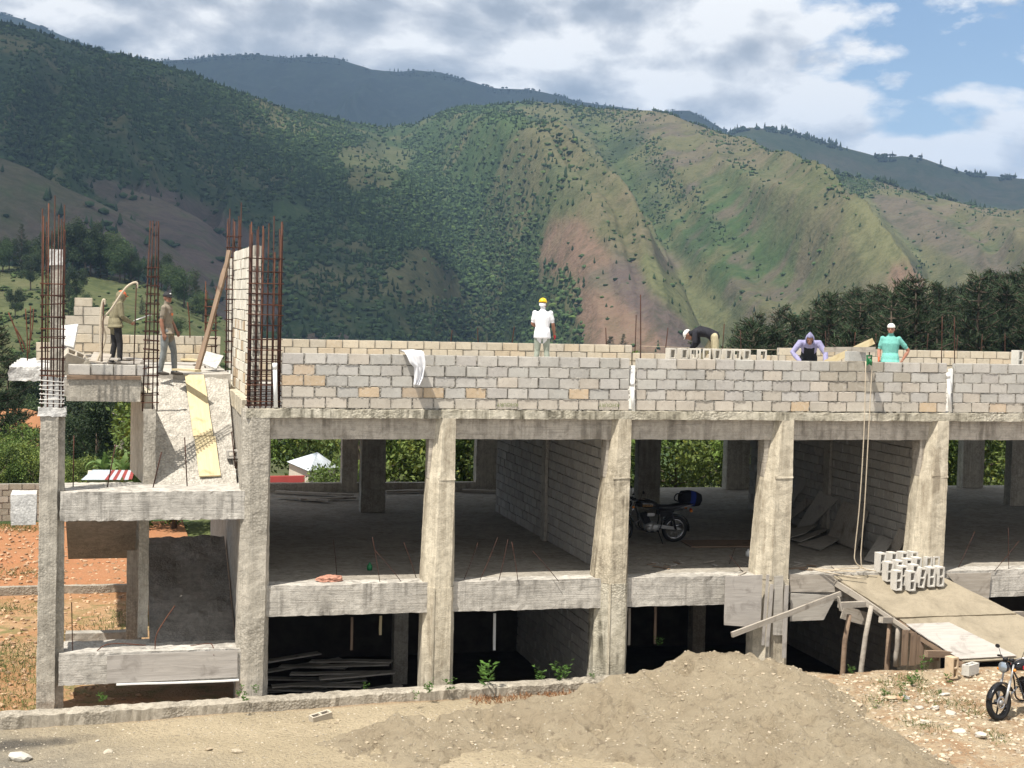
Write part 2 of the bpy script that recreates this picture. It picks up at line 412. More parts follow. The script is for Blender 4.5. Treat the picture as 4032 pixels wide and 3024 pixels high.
def vcol(name, sc1, sc2, amt=.45, bump=.6, bd=.3, trans=None, rough_=.95, ao=False):
    m, n = material(name); p = n.pos()
    c = n.new('ShaderNodeVertexColor', layer_name='Col').outputs[0]
    f = n.noise(p, sc1, 5, .65, .3); g = n.noise(p, sc2, 4, .6)
    k = n.math('ADD', n.math('MULTIPLY', f, .7), n.math('MULTIPLY', g, .5))
    c = n.mix(n.ramp(k, [(.45, amt), (.62, 0.)]), c, (.022, .036, .014))
    c = n.mix(n.ramp(k, [(.62, 0.), (.8, amt*.6)]), c, (.16, .15, .085))
    nb = n.bump(k, bump, bd) if bump else None
    n.out(c, rough_, nb, .1, 0, trans)
    return m
M_HILL = vcol('mountain_land', .045, .22, .5, .9, 4.)
M_HILLN = vcol('hill_grass', .10, .55, .62, .9, 1.6)
M_FTREE = vcol('far_foliage', .12, .5, .2, 0)
# ------------------------------------------------------------------ mountains and valley
K = 4032/2212.                                   # the survey of the ridges was taken on a 2212 px wide print
def curve(pts):
    a = np.array(pts, float); return lambda u: np.interp(u, a[:, 0]*K, a[:, 1]*K)
def rays(u, v):
    u = np.asarray(u, float)[..., None]; v = np.asarray(v, float)[..., None]
    return AF + (u-2016)/FPX*AR - (v-1512)/FPX*AU
def project(P):
    d = P-CAM; z = d@AF
    return 2016+FPX*(d@AR)/z, 1512-FPX*(d@AU)/z
def hill(u0, u1, nc, nr, crest, dc, df, zf, relief, power=1.0, back=.25, nb=6):
    """slope from a foot at distance df up to a ridge at distance dc, then down its far side; returns grid"""
    us = np.linspace(u0, u1, nc); cv = crest(us)
    dcv = dc(us) if callable(dc) else np.full(nc, float(dc)); dfv = df(us) if callable(df) else np.full(nc, float(df))
    top = CAM+dcv[:, None]*rays(us, cv); zc = top[:, 2]
    hdir = rays(us, np.full(nc, 1192.))[:, :2]
    s = np.concatenate([np.linspace(0, 1, nr), 1+np.linspace(0, 1, nb+1)[1:]*back])
    S, Uu = np.meshgrid(s, us, indexing='ij')
    T = dfv[None]+(dcv-dfv)[None]*S
    X = CAM[0]+T*hdir[:, 0][None]; Y = CAM[1]+T*hdir[:, 1][None]
    X = X + (top[:, 0]-(CAM[0]+dcv*hdir[:, 0]))[None]; Y = Y + (top[:, 1]-(CAM[1]+dcv*hdir[:, 1]))[None]
    Sc = np.clip(S, 0, 1)
    Z = zf+(zc-zf)[None]*Sc**power
    Z = Z - np.clip(S-1, 0, 9)*(dcv-dfv)[None]*.55
    Z = Z + relief(Uu, S, X, Y, (zc-zf)[None])
    return us, s, np.stack([X, Y, Z], -1)
def gridmesh(name, G, colors, mat, sm=True):
    nr, nc = G.shape[:2]; i = np.arange(nr*nc).reshape(nr, nc)
    F = np.stack([i[:-1, :-1], i[:-1, 1:], i[1:, 1:], i[1:, :-1]], -1).reshape(-1, 4)
    return link(name, npmesh(name, G.reshape(-1, 3), F, sm, colors.reshape(-1, 3)), mat)
def lerp(a, b, t): t = np.asarray(t)[..., None]; return np.asarray(a)*(1-t)+np.asarray(b)*t
def inpoly(u, v, poly):
    poly = np.array(poly, float)*K; r = np.zeros(u.shape, bool); n_ = len(poly)
    for i in range(n_):
        x0, y0 = poly[i]; x1, y1 = poly[(i+1) % n_]
        c = ((y0 > v) != (y1 > v)) & (u < (x1-x0)*(v-y0)/(y1-y0+1e-9)+x0); r ^= c
    return r
FOREST = (.024, .044, .018); BRUSH = (.046, .078, .027); GRASS = (.098, .096, .047); TAN = (.130, .108, .068); SOIL = (.165, .108, .078); SOILG = (.105, .086, .064); LUSH = (.082, .095, .038); PURP = (.092, .069, .062)

# --- the long main mountain: wooded left part, saddle, grassy peak and ridge running down to the right
crestAB = curve([(-420, -60), (-200, 8), (0, 47), (50, 57), (120, 86), (200, 106), (270, 121), (340, 136), (400, 156), (480, 186), (560, 211), (620, 235), (700, 252), (760, 266), (830, 276), (900, 265), (950, 245), (1000, 234), (1100, 222), (1200, 222), (1300, 235), (1400, 240), (1450, 249), (1500, 270), (1560, 291), (1620, 312), (1700, 350), (1740, 363), (1800, 375), (1900, 395), (2000, 420), (2100, 446), (2212, 481), (2400, 530), (2700, 560)])
dcAB = lambda u: np.interp(u, [-700, 0, 900, 1510, 2000, 2600, 3200, 4032, 4900], [1300, 1330, 1480, 1800, 1650, 1540, 1470, 1420, 1400])
dfAB = lambda u: np.interp(u, [-700, 0, 900, 1510, 2000, 2600, 3200, 4032, 4900], [640, 640, 700, 760, 690, 650, 640, 620, 600])
def relAB(U, S, X, Y, H):
    env = np.clip(np.sin(np.clip(S, 0, 1)**.8*math.pi), 0, 1)
    right = smooth(U, 1300, 2000)
    q = U-right*(1-S)*900+(1-right)*(1-S)*320+fbm(X/260, Y/260, 0, 3, 3)*180
    sp = 1-np.abs(((q/560.) % 2)-1)*2
    sp2 = ridged(q/210., S*1.3, 2.2, 2, 8)
    gul = -np.exp(-((U-1560-(1-S)*560)/170)**2)*46
    global SPF
    SPF = sp*.7+sp2*.5
    return env*(sp*52*(.45+.55*right)+sp2*26+gul*1.3)+fbm(X/95, Y/95, 1., 4, 21)*13*np.clip(env+.12, 0, 1)+fbm(X/22, Y/22, 3., 2, 5)*2.2
us, ss, G = hill(-800, 4900, 560, 170, crestAB, dcAB, dfAB, -42, relAB, 1.05)
uu, vv = project(G)
nX, nY = G[..., 0], G[..., 1]
f1 = fbm(nX/150, nY/150, 0, 4, 1); f2 = fbm(nX/38, nY/38, 0, 4, 2); f3 = fbm(nX/12, nY/12, 0, 3, 12)
c = lerp(GRASS, BRUSH, smooth(f1+f2*.8+.5*f3-.12*smooth(uu, 2000, 2600), -.30, .32))
c = lerp(c, lerp(TAN, SOILG, smooth(f3, -.3, .3)), smooth(f2-f1*.5+.7*f3, -.08, .4)*smooth(uu, 1900, 2700))
rt = smooth(uu, 1950, 2500)
c = lerp(c, lerp(TAN, GRASS, smooth(f3, -.3, .3)), rt*.75*smooth(SPF+f2*.5, .1, .8))
c = lerp(c, lerp(BRUSH, FOREST, smooth(f2, -.3, .3)), rt*.85*smooth(-SPF+f2*.5, .0, .7))
left = 1-smooth(uu+f1*400, 1350, 2250)
c = lerp(c, FOREST, np.clip(left*.8*smooth(f2+f1+.4*f3, -.5, .2), 0, 1))
c = lerp(c, FOREST, .85*np.exp(-((uu-(1250+(vv-450)*1.02))/(330))**2)*smooth(vv, 560, 900)*smooth(f2, -.7, .1))
soft = np.zeros(uu.shape)
def patch(poly, colr, mixn=.35, k=.95):
    global c
    wu = uu+f2*26+f3*14; wv = vv+f3*22
    m_ = inpoly(wu, wv, poly).astype(float)
    for _ in range(2):
        m_[1:-1, 1:-1] = (m_[1:-1, 1:-1]*2+m_[:-2, 1:-1]+m_[2:, 1:-1]+m_[1:-1, :-2]+m_[1:-1, 2:])/6
    cc = lerp(colr, np.array(colr)*.72+np.array(BRUSH)*.25, smooth(f3+f2*.5, -.1, .5)*mixn*2)
    c = lerp(c, cc, m_*k); soft[...] = np.maximum(soft, m_)
patch([(1190, 470), (1240, 462), (1292, 520), (1330, 560), (1372, 575), (1392, 640), (1500, 720), (1540, 770), (1260, 770), (1245, 690), (1235, 600), (1175, 585), (1165, 550)], SOIL)
patch([(1190, 448), (1235, 445), (1262, 462), (1192, 472)], LUSH, .1)
patch([(1290, 500), (1372, 575), (1400, 640), (1330, 640), (1268, 620), (1252, 580), (1330, 570)], SOILG, .5)
patch([(1308, 575), (1372, 566), (1430, 640), (1520, 700), (1570, 770), (1460, 770), (1330, 640)], PURP, .2)
patch([(1375, 545), (1442, 541), (1500, 580), (1560, 640), (1605, 690), (1600, 770), (1540, 770), (1470, 690), (1400, 620)], (.115, .118, .055), .2)
patch([(1392, 541), (1440, 540), (1480, 575), (1440, 590)], SOILG, .3)
patch([(1822, 440), (1870, 425), (1920, 480), (1990, 560), (1960, 580), (1860, 570), (1830, 520)], (.125, .125, .062), .15)
patch([(1872, 425), (1950, 420), (2050, 480), (2150, 560), (2212, 590), (2212, 640), (2100, 640), (2000, 560), (1920, 480)], SOILG, .35)
patch([(1930, 570), (1985, 578), (2010, 620), (2000, 650), (1920, 620)], SOIL, .2)
patch([(1985, 520), (2120, 590), (2170, 650), (2010, 650), (1990, 580)], GRASS, .25)
patch([(180, 390), (330, 400), (440, 440), (540, 490), (600, 560), (520, 560), (380, 470), (250, 440)], PURP, .25)
patch([(590, 440), (640, 430), (680, 470), (600, 490)], BRUSH, .2)
patch([(860, 560), (900, 530), (980, 580), (1000, 660), (900, 650), (800, 640)], GRASS, .35)
patch([(720, 330), (800, 300), (900, 330), (860, 400), (760, 420)], GRASS, .45, .6)
mountain = gridmesh('mountain', G, c, M_HILL); tag(mountain, kind='structure')
AB = (us, ss, G, uu, vv, f1, f2, soft)

# --- spurs in front of it on the left
def spur(name, crest, dc, df, zf, u0, u1, seed, colr, colr2, nc=220, nr=60, amp=9, mat=M_HILL, pw=1.0):
    def rel(U, S, X, Y, H):
        env = np.clip(np.sin(np.clip(S, 0, 1)*math.pi), 0, 1)
        return env*(ridged((U+(1-S)*300)/330., S, 1., 2, seed)*amp)+fbm(X/40, Y/40, 0, 4, seed)*amp*.35*(env+.1)
    us, ss, G = hill(u0, u1, nc, nr, crest, dc, df, zf, rel, pw)
    u, v = project(G); a = fbm(G[..., 0]/60, G[..., 1]/60, 0, 4, seed+1); b = fbm(G[..., 0]/10, G[..., 1]/10, 0, 3, seed+2)
    cc = lerp(colr, colr2, smooth(a+.5*b, -.25, .3)); cc = lerp(cc, BRUSH, smooth(b, .2, .6)*.5)
    o = gridmesh(name, G, cc, mat); tag(o, kind='structure')
    return us, ss, G, u, v, cc
crM1 = curve([(-400, 250), (-50, 330), (0, 341), (60, 363), (120, 396), (200, 431), (300, 483), (380, 541), (450, 600), (520, 655), (600, 715), (700, 800)])
crM1b = curve([(-200, 370), (100, 382), (170, 393), (260, 402), (350, 430), (430, 471), (500, 521), (580, 576), (660, 626), (740, 672), (900, 760)])
S1 = spur('hillside', crM1b, 960, 640, -40, -500, 1500, 31, PURP, SOILG)
S2 = spur('hillside', crM1, 760, 520, -38, -600, 1250, 37, PURP, (.075, .072, .045))
# --- far blue ranges
crC = curve([(-600, 60), (-300, 25), (0, 28), (60, 45), (130, 75), (200, 101), (280, 122), (340, 131), (420, 128), (480, 120), (560, 117), (610, 125), (690, 121), (730, 126), (800, 150), (860, 156), (900, 152), (950, 156), (1000, 171), (1060, 189), (1150, 195), (1200, 205), (1260, 221), (1370, 236), (1420, 246), (1450, 240), (1490, 239), (1530, 259), (1580, 290), (1700, 340), (1900, 420), (2400, 470)])
crD = curve([(1300, 460), (1480, 340), (1560, 299), (1590, 283), (1620, 275), (1700, 283), (1760, 300), (1830, 320), (1900, 340), (1950, 337), (1990, 341), (2040, 359), (2100, 378), (2212, 386), (2500, 420), (2800, 400)])
S3 = spur('far_mountain', crC, 4300, 2300, -60, -1000, 4700, 41, (.022, .036, .018), (.034, .054, .026), 420, 60, 70)
S4 = spur('far_mountain', crD, 2700, 1700, -60, 2350, 4900, 43, (.05, .07, .032), (.085, .085, .05), 260, 60, 38)
# --- the low grassy hill on the left, lit by the sun
crH = curve([(-500, 540), (-100, 566), (0, 573), (60, 577), (120, 583), (200, 588), (300, 606), (340, 622), (400, 650), (450, 672), (500, 700), (560, 735), (700, 790)])
S0 = spur('grassy_hill', crH, 400, 190, -16, -500, 1250, 51, LUSH, GRASS, 200, 60, 3.2, M_HILLN, 1.3)

# --- valley floor between the yard and the mountains
rr = np.concatenate([np.linspace(44, 120, 20), np.linspace(135, 1500, 40)]); aa = np.linspace(-1.2, 2.0, 120)*FPX*.36+2016
RRg, AAg = np.meshgrid(rr, aa, indexing='ij'); hd = rays(AAg, np.full(AAg.shape, 1192.))
VX = CAM[0]+RRg*hd[..., 0]; VY = CAM[1]+RRg*hd[..., 1]
VZ = -5.6-np.clip(RRg-52, 0, 1e9)*.085+fbm(VX/30, VY/30, 0, 3, 61)*np.clip((RRg-50)/60, 0, 1.5); VZ = np.maximum(VZ, -44+fbm(VX/80, VY/80, 0, 3, 62)*3)
vc = lerp(BRUSH, GRASS, smooth(fbm(VX/25, VY/25, 0, 4, 63), -.2, .5))
vg = gridmesh('valley_floor', np.stack([VX, VY, VZ], -1), vc, M_HILLN); tag(vg, kind='structure')

# ------------------------------------------------------------------ distant woods (uncountable; one object per wood)
ico = bmesh.new(); bmesh.ops.create_icosphere(ico, subdivisions=1, radius=1.0)
ICV = np.array([v.co[:] for v in ico.verts]); ICF = np.array([[v.index for v in f.verts] for f in ico.faces]); ico.free()
def scatter(name, pts, size, conif, colors, label):
    """crowns of a distant wood"""
    n_ = len(pts); V = np.repeat(ICV[None], n_, 0).copy()
    V *= 1+rng.uniform(-.34, .34, V.shape[:2])[..., None]
    z = (V[..., 2]+1)/2
    V[..., :2] *= np.where(conif[:, None], np.clip(1.25-z*1.15, .1, 1)*.62, 1.0)[..., None]
    V[..., 2] = np.where(conif[:, None], z*2.5-.15, z*1.25-.1)
    V *= size[:, None, None]
    V[..., :2] *= rng.uniform(.75, 1.25, (n_, 1, 1))
    V += pts[:, None]
    F = (ICF[None]+np.arange(n_)[:, None, None]*len(ICV)).reshape(-1, 3)
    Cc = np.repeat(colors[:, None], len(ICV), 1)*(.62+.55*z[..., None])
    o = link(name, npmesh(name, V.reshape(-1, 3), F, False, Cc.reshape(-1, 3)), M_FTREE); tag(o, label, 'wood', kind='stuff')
    return o
def sample(grid, n_, dens, maxrow=None):
    us, ss, G = grid[:3]; nr = np.searchsorted(ss, 1.0001) if maxrow is None else maxrow
    a = rng.uniform(0, nr-1.01, n_*6); b = rng.uniform(0, G.shape[1]-1.01, n_*6)
    i, j = a.astype(int), b.astype(int); fa, fb = (a-i)[:, None], (b-j)[:, None]
    P = (G[i, j]*(1-fa)+G[i+1, j]*fa)*(1-fb)+(G[i, j+1]*(1-fa)+G[i+1, j+1]*fa)*fb
    u, v = project(P); keep = (rng.uniform(size=len(P)) < dens(u, v, P, i, j)) & (u > -250) & (u < 4300) & (v < 1480)
    k = np.nonzero(keep)[0][:n_]
    return P[k], u[k], v[k]
def dAB(u, v, P, i, j):
    g = fbm(P[:, 0]/70, P[:, 1]/70, 0, 3, 71); h = fbm(P[:, 0]/30, P[:, 1]/30, 0, 2, 72)
    left = 1-smooth(u+g*500, 1300, 2150)
    d = .10+.5*left*smooth(g+h*.6, -.5, .3)
    d += 1.0*np.exp(-((u-(1300+(v-450)*1.0))/360)**2)*smooth(v, 480, 800)
    for k0 in (2480, 2760, 3060):                       # strips of pines down the spurs
        d += 1.1*np.exp(-((u-(k0+(v-480)*.86)+h*60)/46)**2)*smooth(v, 480, 560)*(1-smooth(v, 900, 1200))
    d += .9*np.exp(-((v-np.interp(u, np.array([1100, 1400, 1600, 1900, 2212])*K, np.array([222, 240, 300, 395, 481])*K))/46)**2)*smooth(g, -.3, .3)
    d += .55*smooth(h-g*.3, .12, .5)*smooth(u, 2200, 2600)*.5
    d *= (1-.93*AB[7][i, j])*(1-smooth(u, 2000, 2600)*(1-.9*smooth(-SPF[i, j], -.1, .6)-.08))
    return np.clip(d, .015, 1)
P, u_, v_ = sample(AB, 42000, dAB)
cn = rng.uniform(size=len(P)) < .4
sz = np.where(cn, rng.uniform(.8, 2.0, len(P)), rng.uniform(.7, 2.3, len(P)))*np.where(u_ < 2300, 1.1, .8)
base = np.where(cn[:, None], np.array((.026, .047, .019)), np.array((.042, .070, .026)))*rng.uniform(.65, 1.45, (len(P), 1))
base = base*np.where(rng.uniform(size=(len(P), 1)) < .1, np.array((1.5, 1.35, 1.0)), 1.0)
scatter('mountain_wood', P-np.array([0, 0, .4]), sz, cn, base, 'dark green wood and scattered trees covering the long mountain')
# trees standing along the skyline ridge
def crest_trees(grid, n_, u0, u1, smin, smax, name, label, row=None, cl=(.022, .040, .018), jitter=2, clus=True):
    us, ss, G = grid[:3]; nr = np.searchsorted(ss, 1.0001)-1 if row is None else row
    j = rng.uniform(np.searchsorted(us, u0), np.searchsorted(us, u1)-1.01, n_*3)
    if clus:
        keep = rng.uniform(size=len(j)) < smooth(fbm(us[j.astype(int)]/60, 0*j, 0, 3, 77), -.35, .35); j = j[keep]
    j = j[:n_]
    i = np.clip(nr-rng.integers(0, jitter+1, len(j)), 0, G.shape[0]-1); jj = j.astype(int)
    P = G[i, jj]*(1-(j-jj)[:, None])+G[i, jj+1]*(j-jj)[:, None]
    cn = rng.uniform(size=len(P)) < .4; sz = rng.uniform(smin, smax, len(P))
    # pines of the ridge stand on bare stems
    V = []; 
    scatter(name, P+np.array([0, 0, 1])*(sz*rng.uniform(-.1, .2, len(sz)))[:, None], sz, cn, np.array(cl)*rng.uniform(.7, 1.4, (len(P), 1)), label)
crest_trees(AB, 420, -100, 1550, 1.0, 2.4, 'ridge_pines', 'row of pines along the skyline of the dark left mountain')
crest_trees(AB, 360, 1600, 3100, .9, 2.1, 'ridge_pines', 'pines along the crest of the central green mountain')
crest_trees(AB, 240, 3000, 4150, 1.4, 3.2, 'ridge_pines', 'taller trees along the ridge running down at the right', jitter=1, cl=(.026, .042, .022))
crest_trees(S3, 700, -100, 2900, 2.2, 4.5, 'far_ridge_pines', 'tiny trees along the far blue skyline', cl=(.03, .05, .028))
crest_trees(S4, 220, 2860, 4100, 2.5, 5.5, 'far_ridge_pines', 'tiny trees on the far ridge at the right', cl=(.03, .05, .028))
# woods at the foot of the spurs and down on the valley floor
P, u_, v_ = sample(S2, 900, lambda u, v, P, i, j: .03+.9*smooth(fbm(P[:, 0]/40, P[:, 1]/40, 0, 3, 81), .15, .4)*smooth(v, 900, 1150))
P2, _, _ = sample(S1, 700, lambda u, v, P, i, j: .03+.7*smooth(fbm(P[:, 0]/40, P[:, 1]/40, 0, 3, 82), .1, .4))
P = np.concatenate([P, P2]); cn = rng.uniform(size=len(P)) < .3
scatter('hillside_wood', P, rng.uniform(1.2, 3.2, len(P)), cn, np.array((.03, .052, .022))*rng.uniform(.7, 1.4, (len(P), 1)), 'dark bushes and trees on the brown left spurs')
n_ = 5200; uq = rng.uniform(-150, 4300, n_); tq = rng.uniform(330, 660, n_); P = CAM+tq[:, None]*rays(uq, np.full(n_, 1192.)); P[:, 2] = np.maximum(-5.6-(tq-52)*.085, -44)
cn = rng.uniform(size=n_) < .35; P[:, 2] += rng.uniform(0, 3, n_)
scatter('valley_wood', P, rng.uniform(1.6, 3.6, n_), cn, np.where(cn[:, None], np.array((.026, .045, .020)), np.array((.042, .070, .026)))*rng.uniform(.6, 1.5, (n_, 1)), 'green wood filling the valley at the foot of the mountains')
P, u_, v_ = sample(S0, 1100, lambda u, v, P, i, j: .10+.9*smooth(fbm(P[:, 0]/18, P[:, 1]/18, 0, 3, 85), .0, .4))
scatter('hill_scrub', P, rng.uniform(.2, .75, len(P)), np.zeros(len(P), bool), np.array((.05, .072, .026))*rng.uniform(.6, 1.5, (len(P), 1)), 'low scrub dotted over the sunny grass hill')
# banks of cloud high above the frame, shading the left mountain and the far ranges
M_CLOUD = bpy.data.materials.new('cloud'); M_CLOUD.use_nodes = True; n = NT(M_CLOUD.node_tree)
n.new('ShaderNodeOutputMaterial', ins={'Volume': n.new('ShaderNodeVolumePrincipled', ins={'Color': (.95, .96, 1, 1), 'Density': .0085, 'Anisotropy': .3}).outputs[0]})
def cloud_bank(c_, r_, seed, label):
    bm = bmesh.new(); bmesh.ops.create_icosphere(bm, subdivisions=5, radius=1.); V = np.array([v.co[:] for v in bm.verts])
    V *= (1+fbm(V[:, 0]*1.6, V[:, 1]*1.6, V[:, 2]*1.6, 4, seed)*.42)[:, None]*np.array(r_)
    for v, q in zip(bm.verts, V): v.co = q
    me = bpy.data.meshes.new('cloud'); bm.to_mesh(me); bm.free(); tag(link('cloud', me, M_CLOUD, None, c_), label, 'cloud', kind='stuff')
cloud_bank((-640, 760, 1150), (430, 640, 170), 301, 'grey bank of cloud over the left mountain')
cloud_bank((500, 3450, 1900), (2700, 1100, 170), 302, 'bank of cloud over the far blue range')
cloud_bank((1120, 1800, 1800), (850, 420, 120), 303, 'bank of cloud over the far right range')
# ------------------------------------------------------------------ the concrete frame
M_FLOOR = concrete('dusty_shaded_floor', (.29, .265, .225), (.38, .35, .30), (.13, .115, .095), .5, 0, 0, 6.1)  # dusty slab concrete, colour lowered to paint in the rooms' shade
M_SHADEC = concrete('shaded_flight_concrete', (.20, .19, .17), (.27, .25, .225), (.10, .09, .08), .4, 0, .5, 1.9)  # darker concrete copy for two flights, stairwell shade put into the colour
M_EARTHSHADE = plain('shade painted earth', (.055, .045, .036), .95, 0, .1, .3, 3)  # near-black colour that paints in the basement's shade
FL, RF, BT = -3.22, 0.0, -6.2          # middle floor, roof slab, basement floor
CX = [-.42, 3.08, 6.5, 9.86, 13.25, 16.65, 20.05, 23.45, 26.85]
frame = empty('concrete_frame', (0, 0, -5.3), 0, 'unfinished grey concrete building frame of columns, beams and slabs', 'building')
def fpart(o): o.parent = frame; o.matrix_parent_inverse = Matrix.Translation((0, 0, 5.3)); return o
def fr(name, b, mat, **kw): return fpart(rough(name, b, mat, **kw))
def loftcol(name, secs, mat, amp=.005, dz=.09):
    """column lofted through (z, polygon) sections"""
    rings = []; zs = [s_[0] for s_ in secs]; lo, hi = min(zs), max(zs); N = int((hi-lo)/dz)
    sd_ = random.randint(0, 999)
    for i in range(N+1):
        z = lo+(hi-lo)*i/N
        pts = []
        for k in range(len(secs[0][1])):
            x = np.interp(z, zs, [s_[1][k][0] for s_ in secs]); y = np.interp(z, zs, [s_[1][k][1] for s_ in secs])
            pts.append((x, y, z))
        # split every side so that the arrises can wander
        r_ = []
        for k, p in enumerate(pts):
            q = pts[(k+1) % len(pts)]
            for t in (0, .5): r_.append((p[0]*(1-t)+q[0]*t, p[1]*(1-t)+q[1]*t, z))
        rings.append(r_)
    A = np.array(rings)
    for a in (0, 1): A[..., a] += vn3(A[..., 0]*8+a*9, A[..., 1]*8, A[..., 2]*6, sd_)*amp+vn3(A[..., 0]*22+a*9, A[..., 1]*22, A[..., 2]*15, sd_+4)*amp*.7
    mb = MB(); mb.loft([[tuple(p) for p in r_] for r_ in A]); return fpart(mb.build(name, mat))
def poly(c, bl, ml, fl, fr_, br): return [(c+bl[0], bl[1]), (c+ml[0], ml[1]), (c+fl[0], fl[1]), (c+fr_[0], fr_[1]), (c+br[0], br[1]), (c+br[0], .40)]
for i, c_ in enumerate(CX[1:], 1):
    fm, fb, ff = {1: (-.33, -.40, -.215), 2: (-.30, -.47, -.24), 3: (-.40, -.53, -.27)}.get(i, (-.40, -.55, -.25))
    top = poly(c_, (-.22, .40), (-.215, .05), (-.11, -.10), (.13, -.10), (.145, .06))
    mid = poly(c_, (fm, .40), (fm, .06), (ff+.05, -.135), (.125, -.135), (.17, .06))
    mid2 = poly(c_, (fm+.03, .40), (fm+.03, .06), (ff+.065, -.125), (.125, -.125), (.17, .06))
    bot = poly(c_, (fb, .40), (fb, .06), (ff, -.155), (.09, -.155), (.20, .06))
    loftcol('column', [(-3.30, bot), (-1.28, mid), (-1.25, mid2), (-.16, top)], M_COL2 if i in (2, 5) else M_COL)
    jt = MB(); jt.bbox(c_+ff+.03, c_+.13, -.142, .10, -1.30, -1.265, jit=.008); fpart(jt.build('pour_joint', M_COL))
    base_ = poly(c_, (fb+.01, .40), (fb+.01, .06), (-.225, -.165), (.105, -.165), (.21, .06))
    loftcol('column', [(-6.2, base_), (-3.30, base_)], M_COL if i != 2 else M_LEDGE)
    rib = MB(); rib.bbox(c_-.245, c_-.215, -.185, -.15, -5.9, -3.3, jit=.006); fpart(rib.build('form_fin', M_COL))
# corner column of the stair bay and the outermost column
c_ = CX[0]
loftcol('column', [(-6.0, poly(c_, (-.32, .4), (-.32, .02), (-.13, -.12), (.15, -.12), (.27, .06))), (-.02, poly(c_, (-.25, .4), (-.25, .02), (-.10, -.09), (.22, -.09), (.25, .06)))], M_COLG, .007)
loftcol('column', [(-6.0, [(-4.18, .32), (-4.18, 0), (-4.17, -.02), (-3.87, -.02), (-3.87, .12), (-3.72, .12)][::1]+[(-3.72, .32)]), (-.02, [(-4.14, .32), (-4.14, 0), (-4.13, -.02), (-3.84, -.02), (-3.84, .12), (-3.74, .12), (-3.74, .32)])], M_COLG, .007)
wr = fr('lime_collar', (-4.17, -3.72, -.045, .34, -.16, -.02), M_WHITE, step=.05, amp=.02, chip=.025)
fr('lime_core', (-4.08, -3.80, .04, .28, -.02, .50), M_WHITE, step=.05, amp=.05, chip=.02)
for xs in ((-4.0, -3.72),): pass
# roof slab with a ragged nose, upper beams, middle floor, lower beams
fr('roof_slab', (-.62, 27.2, .10, 14.0, -.17, RF), M_SLAB, step=.35, amp=.006)
led = rough('slab_nose', (-.62, 27.2, -.095, .098, -.165, -.012), M_LEDGE, None, .05, .010, 3, .012); fpart(led)
for i in range(8):
    a, b = CX[i]+(.20 if i == 0 else .10), CX[i+1]-.12
    fr('upper_beam', (a, b, .045, .40, -.56, -.166), M_BEAM, step=.11, amp=.008)
    a, b = CX[i]+.15, CX[i+1]-.22
    fr('lower_beam', (a, b, -.03, .40, -3.78, FL), M_BEAM2, step=.10, amp=.010, chip=.012)
    pb = MB(); pb.bbox(CX[i+1]-(.33, .30, .40, .40, .40, .40, .40, .40)[i], CX[i+1]-.08, .085, .39, -1.29, -.555, jit=.004); fpart(pb.build('haunch', M_BEAM))
fr('floor_slab', (-.2, 27.2, .40, 13.9, FL-.17, FL-.003), M_FLOOR, step=.3, amp=.006)
for yb in (9.5, 13.55): fr('rear_beam', (-.3, 27.2, yb-.15, yb+.15, -.60, -.17), M_BEAM, step=.4, amp=.006)
for yb in (4.7,):
    for c_ in CX[1:9]: fr('cross_beam', (c_-.15, c_+.15, .42, 13.4, -.58, -.17), M_BEAM, step=.4, amp=.006)
def pcol(u0, u1, v, y, d=.32, z0=FL, z1=-.17, mat=M_COLG):
    a, b = PY(u0, v, y).x, PY(u1, v, y).x
    return fr('column', (a, b, y, y+d, z0, z1), mat, step=.14, amp=.01)
for u0, u1 in ((1422, 1517), (1966, 2012), (2512, 2598), (3120, 3190), (3978, 4070)): pcol(u0, u1, 1950, 9.3)
for u0, u1 in ((1346, 1408), (1874, 1962), (2860, 2950), (3790, 3872)): pcol(u0, u1, 1900, 13.3)
pcol(2380, 2440, 1950, 9.3)
# basement: floor, rear wall
fr('basement_floor', (-.3, 27.2, .0, 7.2, BT-.2, BT), M_EARTHSHADE, step=.5, amp=.01)
fr('basement_wall', (-.5, 27.2, 6.9, 7.1, BT, FL-.18), M_EARTHSHADE, step=.5, amp=.01)
for c_ in CX[1:5]:
    if c_ not in (CX[2], CX[4]): fr('column', (c_-.15, c_+.15, 4.2, 4.5, BT, FL-.17), M_COLG, step=.2)
